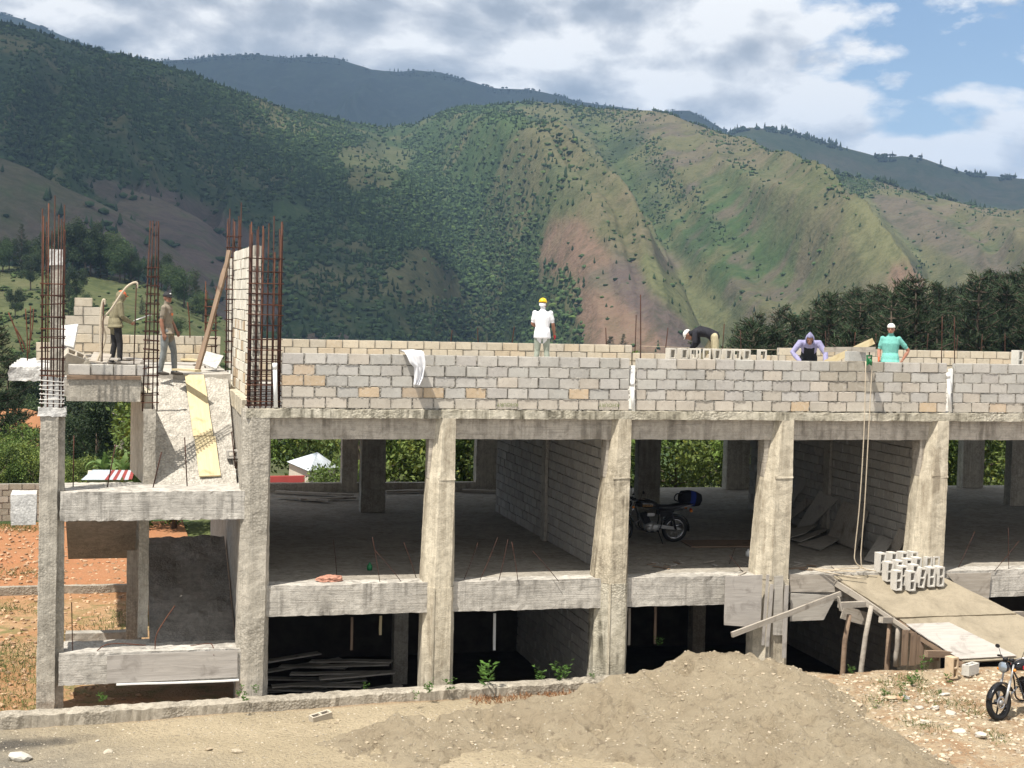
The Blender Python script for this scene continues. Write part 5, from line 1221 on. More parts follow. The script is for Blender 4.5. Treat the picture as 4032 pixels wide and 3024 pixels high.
def lumps(n_, cl, spread):
    k = rng.integers(0, len(cl), n_); d = rng.normal(size=(n_, 3)); d /= np.linalg.norm(d, axis=1, keepdims=True)
    r = np.abs(rng.normal(.85, .22, n_)); return cl[k, :3]+d*(r*cl[k, 3]*spread)[:, None], d, k
def crown(name, n_, height, width, leaf, green, seed, lump=16, flat=.75, ratio=.3):
    global rng; rng = np.random.default_rng(seed)
    a = rng.uniform(0, 6.28, lump); z = rng.uniform(.15, .95, lump); rr = np.sqrt(rng.uniform(0, 1, lump))*width*np.sqrt(np.clip(1-(2*z-1.05)**2, .08, 1))
    cl = np.stack([rr*np.cos(a), rr*np.sin(a), z*height, rng.uniform(.22, .42, lump)*width*1.1], 1)
    P, d, k = lumps(n_, cl, 1.0); P[:, 2] = np.maximum(P[:, 2], .05)
    g = np.array(green)*rng.uniform(.55, 1.45, (lump, 1))[k]*rng.uniform(.7, 1.3, (n_, 1)); y = rng.uniform(size=n_) < .12; g[y] *= np.array((1.5, 1.25, .9))
    D = d*.6+rng.normal(size=(n_, 3))*.6+np.array([0, 0, -.1])
    return leaves(name, P, D, rng.uniform(.7, 1.3, n_)*leaf, ratio, g, M_LEAF), cl
def trunk_mesh(name, h, r, cl=None, nb=7, seed=0):
    rs = random.Random(seed); mb = MB(); pts = [Vector((rs.uniform(-.05, .05)*h*.3*t, rs.uniform(-.05, .05)*h*.3*t, h*t)) for t in (0, .2, .45, .7, .95)]
    mb.tube(pts, [r*1.3, r, r*.8, r*.55, r*.2], 8)
    if cl is not None:
        for c_ in cl[:nb]:
            t = min(.85, max(.15, c_[2]/h*.6)); p = Vector((0, 0, h*t)); e = Vector(c_[:3]); m_ = p.lerp(e, .5)+Vector((0, 0, -.05*h)); mb.tube(curvepts([p, m_, e], 4), [r*.45*(1-.09*k) for k in range(9)], 6)
    return mb.mesh(name)
def pine(name, h, seed, dens=1., width=.2, green=(.028, .046, .020), bare=.25):
    global rng; rng = np.random.default_rng(seed); rs = random.Random(seed)
    mb = MB(); lean = [rs.uniform(-.02, .02)*h for _ in range(2)]
    ax = lambda z: Vector((lean[0]*(z/h)**2, lean[1]*(z/h)**2, z))
    mb.tube([ax(h*t) for t in (0, .3, .6, .85, .99)], [h*.018, h*.014, h*.009, h*.005, h*.001], 7)
    C_, D_ = [], []
    z = h*bare
    while z < h*.985:
        t = (z-h*bare)/(h*(1-bare)); L0 = h*width*(1-t)**.75*rs.uniform(.7, 1.2)+h*.03
        for k in range(rs.randint(4, 6)):
            a = rs.uniform(0, 6.28); L = L0*rs.uniform(.6, 1.15); p0 = ax(z); up = .25+.45*t
            tip = p0+Vector((math.cos(a)*L, math.sin(a)*L, L*up*rs.uniform(.2, 1)))
            md = p0.lerp(tip, .55)+Vector((0, 0, -.10*L)); mb.tube([p0, md, tip], [h*.0042, h*.003, h*.0012], 4)
            nt = max(3, int(L/h*70*dens))
            for q in range(nt):
                s_ = .3+.7*q/nt; b = (p0.lerp(md, s_/.55) if s_ < .55 else md.lerp(tip, (s_-.55)/.45)); 
                for e in range(6):
                    C_.append(b+Vector((rs.gauss(0, .010*h), rs.gauss(0, .010*h), rs.gauss(.004*h, .009*h)))); D_.append((math.cos(a)*.7+rs.gauss(0, .6), math.sin(a)*.7+rs.gauss(0, .6), .5+rs.gauss(0, .5)))
        z += h*rs.uniform(.028, .05)
    C_ = np.array(C_); D_ = np.array(D_); n_ = len(C_)
    cols = np.array(green)*rng.uniform(.6, 1.5, (n_, 1)); 
    return leaves(name+'_crown', C_, D_, rng.uniform(.7, 1.3, n_)*h*.034, .06, cols, M_NEEDLE, .1), mb.mesh(name+'_trunk')
PINES = [pine('pine', 12., 101+k, 1.1, w_, bare=b_) for k, (w_, b_) in enumerate(((.24, .12), (.28, .2), (.22, .08), (.26, .1)))]
BROAD = []
for k, (gr, hh, ww) in enumerate((((.10, .15, .032), 4.6, 2.0), ((.085, .13, .030), 5.2, 1.8), ((.12, .16, .04), 4.2, 2.2))):
    cm, cl_ = crown('bush_crown', 5200, hh, ww, .17, gr, 31+k, 18); BROAD.append((cm, trunk_mesh('bush_trunk', hh*.7, .07, cl_, 8, k)))
ROUND = []
for k, (gr, hh, ww) in enumerate((((.045, .075, .026), 6.0, 3.0), ((.038, .062, .026), 7.5, 2.8), ((.055, .085, .030), 5.0, 3.2))):
    cm, cl_ = crown('tree_crown', 9000, hh, ww, .24, gr, 61+k, 22); cm.transform(Matrix.Translation((0, 0, hh*.28))); ROUND.append((cm, trunk_mesh('tree_trunk', hh*.9, .16, cl_+np.array([0, 0, hh*.28, 0]), 8, k+5)))
def tree(kind, proto, loc, sc, label, cat='tree', group=None, zs=1.):
    rz = random.uniform(0, 6.28); e = empty(kind, loc, rz, label, cat, group); e.scale = (sc, sc, sc*zs)
    link('crown', proto[0], M_NEEDLE if 'pine' in kind else M_LEAF, e); link('trunk', proto[1], M_BARK, e); return e
def gz(y, x=0): return -5.4-max(0., y-23)*.09
def at_depth(u, t): d = ray(u, 1192); return Vector(CAM+t*d)
# thicket close behind the building
random.seed(3)
x = -1.0; k = 0
while x < 34:
    y = random.uniform(20.5, 23.5)
    if 1.2 < x < 4.6: x += 1.8; continue
    y += 0.; tree('bush', BROAD[k % 3], (x, y, gz(y)), random.uniform(.85, 1.15), 'bright green leafy bush in the thicket close behind the building', 'bush', 'bushes of the thicket behind the building'); x += random.uniform(1.5, 2.2); k += 1
x = 1.0
while x < 42:
    y = random.uniform(27, 33)
    if x < 5.5: y += 6.
    y += 0.; tree('leafy_tree', ROUND[k % 3], (x, y, gz(y)), random.uniform(.5, .62), 'darker green tree rising behind the thicket, seen through the open rooms', 'tree', 'trees behind the thicket'); x += random.uniform(2.6, 4.0); k += 1
# dark pine wood at the right
random.seed(4)
vtop = lambda u: np.interp(u, [2830, 2900, 2960, 3050, 3150, 3300, 3450, 3600, 3750, 3850, 3910, 3960, 4040, 4300], [1400, 1330, 1262, 1228, 1218, 1160, 1125, 1112, 1080, 1100, 1062, 1085, 1040, 1020])
for k in range(170):
    u = 2860+(4330-2860)*random.random()**.9; t = random.uniform(85, 140); P_ = at_depth(u, t); v = vtop(u)+(random.uniform(0, 150) if k % 3 else random.uniform(-25, 25))
    ztop = PD(u, v, t).z; h = random.uniform(11, 15.5); tree('pine_tree', PINES[k % 4], (P_.x, P_.y, ztop-h), h/12., 'dark pine in the dense wood behind the right half of the roof', 'pine', 'pines of the dark wood at the right')
for k, (u, v, t, h) in enumerate(((2735, 1322, 120, 5), (2410, 1322, 420, 9), (2460, 1315, 430, 9))):
    P_ = at_depth(u, t); tree('pine_tree', PINES[k % 4], (P_.x, P_.y, PD(u, v, t).z-h), h/12., ('small lone pine beside the bending man', 'left one of two small pines standing at the foot of the brown field', 'right one of two small pines standing at the foot of the brown field')[k], 'pine')
for k, (u, t, s_) in enumerate(((1300, 43.5, .42), (1335, 44, .5), (1105, 43, .28))):
    P_ = at_depth(u, t); tree('bush', BROAD[k % 3], (P_.x, P_.y, -5.4), s_, ('round bush right of the white roofed house', 'taller bush between the house and the rear column', 'low bush in front of the red wall')[k], 'bush')
# trees on and below the grassy hill at the left
random.seed(6)
def hill_z(P_):
    G_ = S0[2].reshape(-1, 3); return float(G_[np.argmin((G_[:, 0]-P_.x)**2+(G_[:, 1]-P_.y)**2), 2])
for k, (u, t, h) in enumerate([(10, 388, 9), (35, 392, 7), (85, 392, 12), (115, 396, 8), (255, 390, 11), (285, 393, 13), (310, 396, 14), (335, 388, 12), (355, 392, 13), (375, 396, 11), (395, 391, 10), (420, 396, 13), (470, 388, 10), (490, 392, 8), (515, 390, 8), (545, 395, 7), (635, 398, 8), (660, 392, 9), (700, 396, 7), (200, 394, 9), (165, 392, 8), (725, 380, 10), (770, 372, 11), (800, 365, 8), (230, 330, 6), (300, 322, 7), (270, 300, 7), (325, 296, 6), (120, 350, 7), (705, 300, 5), (560, 330, 4), (60, 300, 5), (110, 235, 6), (150, 228, 5)]):
    P_ = at_depth(u, t); pr = PINES[k % 4] if (k % 4 == 2) else ROUND[k % 3]
    tree('pine_tree' if pr in PINES else 'leafy_tree', pr, (P_.x, P_.y, hill_z(P_)-.3), h/(12. if pr in PINES else 8.), 'dark tree standing on the sunny grass hill at the left', 'tree', 'trees on the grassy left hill')
for k in range(26):
    u = random.uniform(-60, 560); t = random.uniform(120, 185); P_ = at_depth(u, t); h = random.uniform(6, 9)
    tree('leafy_tree', ROUND[k % 3], (P_.x, P_.y, -5.6-(t-52)*.085-1.5), h/8., 'green tree in the hollow below the grassy hill', 'tree', 'trees in the hollow at the left')
for k, (u, t, h) in enumerate(((-10, 62, 8.2), (30, 66, 7.0), (75, 72, 5.5))):
    P_ = at_depth(u, t); tree('pine_tree', PINES[k], (P_.x, P_.y, gz(P_.y)-.5), h/12., ('big dark pine cut by the left edge of the photo', 'middle pine of the three at the left edge', 'smallest pine of the three, nearest the left column')[k], 'pine')
for k in range(9):
    u = -40+k*22; P_ = at_depth(u, 54+random.uniform(0, 5)); tree('bush', BROAD[k % 3], (P_.x, P_.y, gz(P_.y)), random.uniform(.42, .62), 'low green bush above the old boundary wall', 'bush', 'bushes over the boundary wall')
for k, (u, t, s_) in enumerate(((330, 78, .75), (385, 76, .95), (430, 80, .85), (480, 84, .8), (280, 82, .8), (540, 80, .8), (590, 85, .8))):
    P_ = at_depth(u, t); tree('leafy_tree', ROUND[k % 3], (P_.x, P_.y, gz(P_.y)-.8), s_*.62, 'feathery green tree seen through the stair opening', 'tree', 'trees seen through the stair opening')
for k in range(9):
    u = 245+k*38; P_ = at_depth(u, 60+random.uniform(0, 5)); tree('bush', BROAD[k % 3], (P_.x, P_.y, gz(P_.y)), random.uniform(.32, .46), 'light green bush near the striped roof', 'bush', 'bushes near the striped roof')
# a dead trunk
P_ = at_depth(488, 66); z1 = PD(488, 1612, 66).z; zb = gz(P_.y); rs = random.Random(2)
mb = MB(); mb.tube([(P_.x+rs.uniform(-.03, .03), P_.y, zb+(z1-zb)*t) for t in (0, .2, .4, .6, .8, 1)], [.14, .12, .10, .085, .07, .05], 9)
for k in range(16):
    z = zb+(z1-zb)*rs.uniform(.25, .97); a = rs.uniform(0, 6.28); L = rs.uniform(.12, .55); mb.tube([(P_.x, P_.y, z), (P_.x+math.cos(a)*L, P_.y+math.sin(a)*L, z+L*.35)], [.03, .012], 5)
tag(mb.build('dead_trunk', M_BARKP), 'bare dead trunk with branch stubs seen through the stair opening', 'tree')
# banana plants
def banana_leaf(seed, L=1.7, W=.26):
    rs = random.Random(seed); V = []; N_ = 12; bend = rs.uniform(.5, 1.25); up = rs.uniform(.75, 1.25); cols = []
    p = Vector((0, 0, 0)); ang = up
    for i in range(N_+1):
        t = i/N_; wv = W*math.sin(min(1, t*1.15+.08)*math.pi*.93)**.7*(1 if t > .08 else .25)
        tear = rs.uniform(.82, 1.05)
        V += [(p.x, -wv*tear, p.z+wv*.25), (p.x, 0, p.z), (p.x, wv*rs.uniform(.82, 1.05), p.z+wv*.25)]
        g = .8+.4*rs.random(); cols += [(.11*g, .19*g, .05*g), (.17*g, .24*g, .08*g), (.11*g, .19*g, .05*g)]
        p = p+Vector((math.cos(ang), 0, math.sin(ang)))*L/N_; ang -= bend*(.4+1.3*t)*2/N_*1.4
    i = np.arange(len(V)).reshape(-1, 3); F = np.stack([i[:-1, :-1], i[:-1, 1:], i[1:, 1:], i[1:, :-1]], -1).reshape(-1, 4)
    return npmesh('leaf', np.array(V), F, True, np.array(cols))
BLV = [banana_leaf(k) for k in range(6)]; mbs = MB(); mbs.tube([(0, 0, 0), (.02, 0, .7), (.0, .02, 1.5), (0, 0, 2.0)], [.13, .11, .09, .06], 10); STEM = mbs.mesh('stem'); M_STEM = plain('banana_stem', (.16, .17, .06), .7, 0, .3, .3, 5)
def banana(loc, sc, label):
    e = empty('banana_plant', loc, random.uniform(0, 6.28), label, 'banana plant'); e.scale = (sc,)*3
    link('stem', STEM, M_STEM, e); n_ = 9
    for k in range(n_): link('leaf', BLV[k % 6], M_LEAF, e, (0, 0, 1.75+.03*k), (0, random.uniform(-.25, .1)-(.5 if k > 6 else 0), 6.28*k/n_*1.62), random.uniform(.8, 1.15))
random.seed(9)
for u, t, zt_, sc, lb in ((420, 57, 1850, .62, 'small banana plant left of the dead trunk'), (505, 58, 1850, .66, 'banana plant right of the dead trunk above the striped roof'), (1195, 58, 1750, 1.15, 'banana plant left of the second rear column in the first room'), (1270, 57, 1770, 1.0, 'banana plant behind the white roofed house'), (1575, 52, 1850, .95, 'bright banana plant in the window of the first room'), (1640, 53, 1860, .9, 'second banana plant right of the bright one'), (1845, 53, 1850, .95, 'banana plant half hidden by the rear column of the second room')):
    P_ = at_depth(u, t); z = PD(u, zt_, t).z-2.2*sc; banana((P_.x, P_.y, z), sc, lb)
# little houses behind
M_TIN = plain('pale_tin_roof', (.62, .66, .70), .45, .2, .5, .08, 2); M_REDW = plain('red_house_wall', (.33, .06, .055), .7, 0, .2, .1, 3); M_CREAMW = plain('cream_house_wall', (.55, .5, .42), .8, 0, .2, .1, 3)
def corrug(name, a, b, c_, d, mat, parent, n_=40, amp=.025):
    """corrugated sheet a-b (eave) to d-c (ridge)"""
    V = []
    for j in range(5):
        for i in range(n_*2+1):
            s_, t = i/(n_*2), j/4; q = (Vector(a)*(1-s_)+Vector(b)*s_)*(1-t)+(Vector(d)*(1-s_)+Vector(c_)*s_)*t; V.append(q+Vector((0, 0, amp if i % 2 else 0)))
    k = n_*2+1; i = np.arange(len(V)).reshape(-1, k); F = np.stack([i[:-1, :-1], i[:-1, 1:], i[1:, 1:], i[1:, :-1]], -1).reshape(-1, 4)
    o = link(name, npmesh(name, np.array(V), F), mat); child(o, parent); return o
def house():
    t = 46.; A = [PD(1128, 1818, t), PD(1215, 1856, t-1.2), PD(1335, 1840, t+1.5), PD(1250, 1808, t+3.5)]; ap = PD(1250, 1782, t+.8)
    h = empty('house', (A[1].x, A[1].y, -5.4), 0, 'small white tin roofed house with a red wall seen through the first room', 'house')
    for i in range(4): corrug('roof', A[i], A[(i+1) % 4], ap, ap, M_TIN, h, 14, .012)
    ctr = sum(A, Vector())/4
    mb = MB(); mb.loft([[(ctr+(q-ctr)*.9)*1 for q in [Vector((a.x, a.y, -5.6)) for a in A]], [Vector((p.x, p.y, p.z-.03)) for p in [ctr+(a-ctr)*.9 for a in A]]]); 
    child(mb.build('wall', M_CREAMW), h)
    r0, r1 = PD(1060, 1876, t-1.5), PD(1200, 1874, t-1.5); mb = MB(); mb.loft([[(r0.x, r0.y, -5.6), (r1.x, r1.y, -5.6), (r1.x, r1.y+.15, -5.6), (r0.x, r0.y+.15, -5.6)], [(r0.x, r0.y, r0.z), (r1.x, r1.y, r1.z), (r1.x, r1.y+.15, r1.z), (r0.x, r0.y+.15, r0.z)]]); child(mb.build('annex_wall', M_REDW), h)
house()
def shed():
    t = 55.; a, b = PD(318, 1890, t-1.5), PD(520, 1890, t-1.5); c_, d = PD(530, 1852, t+1.5), PD(365, 1850, t+1.5)
    h = empty('shed', ((a.x+b.x)/2, a.y, -5.6), 0, 'shed with a red and white striped tin roof behind the stair landing', 'shed')
    N_ = 13
    for i in range(N_):
        s0, s1 = i/N_, (i+1)/N_; corrug('roof_sheet', a.lerp(b, s0), a.lerp(b, s1), d.lerp(c_, s1), d.lerp(c_, s0), M_REDR if (i >= 6 and i % 2 == 0) else M_TIN, h, 3, .015)
    mb = MB(); mb.bbox(a.x+.2, b.x-.2, a.y+.3, a.y+3.2, -6.2, a.z-.02); child(mb.build('wall', M_CREAMW), h)
M_REDR = plain('rusty_red_roof', (.30, .06, .05), .7, 0, .2, .3, 3)
shed()
bk2 = PD(95, 1660, 112); mb = MB(); mb.ell((bk2.x-1, bk2.y+4, bk2.z-3.6), (5, 5, 4.3), 28, 14); eb = mb.build('earth_bank', M_RED); tag(eb, 'bare red earth bank among the trees at the left', 'earth bank')
# ---- weeds along the kerb and in the yard
def weed(seed, h, n_, leaf, green=(.075, .15, .03)):
    global rng; rng = np.random.default_rng(seed); rs = random.Random(seed); C_, D_ = [], []
    for s_ in range(rs.randint(3, 6)):
        a = rs.uniform(0, 6.28); tip = Vector((math.cos(a)*h*.35, math.sin(a)*h*.35, h*rs.uniform(.6, 1)))
        for k in range(n_//4):
            t = rs.uniform(.2, 1); p = tip*t; b = rs.uniform(0, 6.28); D_.append((math.cos(b), math.sin(b), rs.uniform(-.1, .7))); C_.append(p+Vector(D_[-1])*leaf*.5)
    C_, D_ = np.array(C_), np.array(D_); return leaves('weed', C_, D_, rng.uniform(.7, 1.3, len(C_))*leaf, .17, np.array(green)*rng.uniform(.7, 1.4, (len(C_), 1)), M_LEAF)
WD = [weed(200+k, 1., 60, .22) for k in range(4)]
for k, (u, v, h, lb) in enumerate(((1010, 2735, .22, 'small weed at the foot of the corner column'), (1440, 2720, .18, 'tiny weed on the kerb before the first basement opening'), (1690, 2735, .28, 'weed on the kerb under the second column'), (1770, 2725, .32, 'weed right of the second column'), (1915, 2725, .68, 'tallest weed plant on the kerb'), (2130, 2690, .36, 'weed left of the pair on the kerb'), (2210, 2690, .46, 'bushy weed right of the pair on the kerb'), (2340, 2690, .22, 'small weed at the foot of the third column'), (2590, 2615, .26, 'sprig growing behind the sand heap'), (960, 2770, .32, 'sprawling weed left of the first basement opening'), (400, 2770, .22, 'weed on the kerb under the lower stair beam'), (1640, 2760, .2, 'sparse weed in front of the kerb'))):
    p = PZ(u, v, -5.08); gzv = max(-5.2, -5.2); o = link('weed', WD[k % 4], M_LEAF, None, (p.x, min(p.y, -.45) if v > 2650 else p.y, -5.08 if v > 2650 else -4.75), (0, 0, k*1.3), h); tag(o, lb, 'weed')
for k, (u, v, h) in enumerate(((3620, 2680, .22), (3640, 2650, .3), (3590, 2700, .25), (3740, 2690, .22), (3550, 2720, .2), (3560, 2760, .2), (3480, 2740, .18), (3450, 2780, .16), (3700, 2730, .14), (3640, 2580, .32), (3350, 2660, .15))):
    p = PZ(u, v, -4.66); o = link('weed', WD[k % 4], M_LEAF, None, (p.x, p.y, ground_at(p.x, p.y)-.02), (0, 0, k), h*1.1); tag(o, 'low green weed on the stony ground below the ramp', 'weed', 'weeds on the stony ground below the ramp')
# grass: nobody could count it
def grass(name, label, pts, h, green):
    n_ = len(pts); d = rng.normal(size=(n_, 3))*.75+np.array([0, 0, 1]); return tag(link(name, leaves(name, pts+d/np.linalg.norm(d, axis=1, keepdims=True)*h[:, None]*.45, d, h, .07, np.array(green)*rng.uniform(.6, 1.5, (n_, 1)), M_LEAF, .2), M_LEAF), label, 'grass', kind='stuff')
rng = np.random.default_rng(5)
def clump(cs, n_, sp): c_ = np.array(cs); k = rng.integers(0, len(c_), n_); q = c_[k]+rng.normal(size=(n_, 2))*sp; return q
cs = [PZ(u, v, -4.66)[:2] for u, v in ((3500, 2700), (3560, 2680), (3620, 2690), (3650, 2720), (3450, 2760), (3530, 2740), (3700, 2760), (3800, 2760), (3850, 2790), (3600, 2830), (3660, 2850), (3900, 2870))]
q = clump(cs, 1500, .16); z = np.array([ground_at(a, b) for a, b in q]); grass('grass', 'thin grass on the stony ground below the ramp', np.column_stack([q, z]), rng.uniform(.03, .10, len(q)), (.10, .135, .04))
cs = [PZ(u, v, -5.35)[:2] for u, v in ((60, 2560), (30, 2600), (100, 2620), (60, 2660), (20, 2700), (90, 2750), (40, 2790), (450, 2470), (420, 2520), (500, 2430), (300, 2500), (330, 2520), (70, 2080), (20, 2075), (110, 2085), (90, 2260), (50, 2400))]
q = clump(cs, 5200, .42); z = zg(q[:, 0], q[:, 1]); grass('grass', 'green grass and weeds on the red earth at the left', np.column_stack([q, z]), rng.uniform(.04, .13, len(q)), (.11, .14, .045))
# dry straw behind the kerb
q = np.column_stack([rng.uniform(3.4, 6.2, 900), rng.uniform(-1.35, -.8, 900)]); z = np.array([ground_at(a, b) for a, b in q]); grass('dry_straw', 'reddish dry straw in front of the kerb', np.column_stack([q, z]), rng.uniform(.05, .14, len(q)), (.28, .15, .075))
# stones
def stone(seed):
    bm = bmesh.new(); bmesh.ops.create_icosphere(bm, subdivisions=2, radius=1.); V = np.array([v.co[:] for v in bm.verts]); V *= (1+fbm(V[:, 0]*1.1, V[:, 1]*1.1, V[:, 2]*1.1, 3, seed)*.55)[:, None]*np.array([1, .75, .38])
    for v, c_ in zip(bm.verts, V): v.co = c_
    me = bpy.data.meshes.new('stone'); bm.to_mesh(me); bm.free(); me.polygons.foreach_set('use_smooth', np.zeros(len(me.polygons), bool)); return me
ST = [stone(k) for k in range(5)]; M_STONE = objcol('stone', .9, 12, .6, .3)
for k, (u, v, s_, c_) in enumerate(((3510, 2760, .13, (.42, .33, .22)), (3545, 2758, .10, (.38, .24, .14)), (3560, 2755, .09, (.3, .3, .3)), (3720, 2740, .10, (.55, .52, .46)), (3680, 2790, .12, (.5, .46, .4)), (3745, 2805, .1, (.48, .44, .38)), (3620, 2790, .09, (.46, .42, .36)), (3860, 2880, .14, (.52, .48, .42)), (3780, 2870, .11, (.5, .46, .38)), (3640, 2840, .12, (.5, .45, .36)), (425, 2978, .09, (.42, .37, .29)), (80, 2998, .22, (.5, .475, .42)), (385, 2935, .045, (.45, .42, .37)), (180, 2858, .04, (.5, .48, .44)), (930, 2995, .10, (.4, .34, .25)), (820, 2985, .07, (.36, .29, .2)), (3030, 2885, .05, (.4, .34, .26)))):
    zz = -4.7 if u > 3200 else (-5.45 if u < 1000 else -4.75); p = PZ(u, v, zz); p.z = ground_at(p.x, p.y)
    o = link('stone', ST[k % 5], M_STONE, None, (p.x, p.y, p.z+s_*.15), (random.uniform(-.3, .3), random.uniform(-.3, .3), k*1.1), s_); o.color = (*c_, 1)
    if u > 3200: tag(o, 'pale stone lying on the reddish ground below the ramp', 'stone', 'stones below the ramp')
    else: tag(o, {425: 'pale flake of stone at the bottom left on the dirt', 80: 'large flat whitish stone in the bottom left corner', 385: 'small white stone above the pale flake', 180: 'tiny white stone near the kerb at the left', 930: 'angular stone at the bottom edge left of the heap', 820: 'dull brown stone at the bottom edge', 3030: 'stone half sunk in the front of the sand heap'}[u], 'stone')
rng = np.random.default_rng(15)
def gravel(name, label, q, s_, cols):
    n_ = len(q); V = np.repeat(ICV[None], n_, 0)*(1+rng.uniform(-.3, .3, (n_, len(ICV))))[..., None]*np.array([1, .8, .6])*s_[:, None, None]; z = np.array([ground_at(a, b) for a, b in q]); V += np.column_stack([q, z])[:, None]
    F = (ICF[None]+np.arange(n_)[:, None, None]*len(ICV)).reshape(-1, 3); o = link(name, npmesh(name, V.reshape(-1, 3), F, False, np.repeat(cols, len(ICV), 0)), M_GRAV); tag(o, label, 'gravel', kind='stuff')
M_GRAV = vmat('gravel', .0, .9)
q = np.column_stack([rng.uniform(-7, -2.4, 1600), rng.uniform(.2, 22, 1600)]); gravel('gravel', 'stones and clods strewn over the red earth at the left', q, rng.uniform(.015, .07, len(q)), np.array((.40, .27, .17))*rng.uniform(.5, 1.4, (len(q), 1)))
q = np.column_stack([rng.uniform(9.3, 16, 2600), rng.uniform(-8, -2.5, 2600)]); gravel('gravel', 'pale stones and pebbles strewn below the ramp', q, rng.uniform(.01, .055, len(q))**1., np.array((.42, .35, .26))*rng.uniform(.55, 1.4, (len(q), 1)))
q = np.column_stack([rng.uniform(-.2, 9.4, 1500), rng.uniform(-7.5, -1.6, 1500)]); q = q[fbm(q[:, 0]*.9, q[:, 1]*.9, 0, 2, 191) > -.05]; gravel('sand_clods', 'crumbled clods lying on the slopes of the sand heap', q, rng.uniform(.012, .05, len(q))*rng.uniform(.5, 1, len(q)), np.array((.36, .30, .215))*rng.uniform(.75, 1.2, (len(q), 1)))
q = np.column_stack([rng.uniform(-5.5, 10, 3000), rng.uniform(-7, -.9, 3000)]); gravel('gravel', 'small pebbles on the sand and dirt', q, rng.uniform(.006, .022, len(q)), np.array((.44, .39, .31))*rng.uniform(.5, 1.35, (len(q), 1)))
# ------------------------------------------------------------------ workers
def fabric(name, c, var=.24, bump=.9, scale=14):
    m, n = material(name); p = n.new('ShaderNodeTexCoord').outputs['Object']
    f = n.noise(n.mapping(p, scale=(1, 1, .45)), scale, 4, .6, 1.2); g = n.noise(p, 5, 3, .5)
    cc = n.mix(n.ramp(n.math('ADD', n.math('MULTIPLY', f, .6), n.math('MULTIPLY', g, .4)), [(.35, 0.), (.65, 1.)]), [x*(1-var) for x in c], [min(1, x*(1+var)) for x in c])
    n.out(cc, .92, n.bump(f, bump, .03), .12); return m
M_SKIN = plain('skin', (.26, .13, .085), .55, 0, .35, .12, 14); M_SKIN2 = plain('sunburnt_skin', (.33, .15, .10), .55, 0, .35, .12, 14)
M_BLACK = plain('black_rubber', (.012, .012, .013), .6, 0, .3); M_DARKM = plain('dark_metal', (.03, .03, .033), .45, .6, .5)
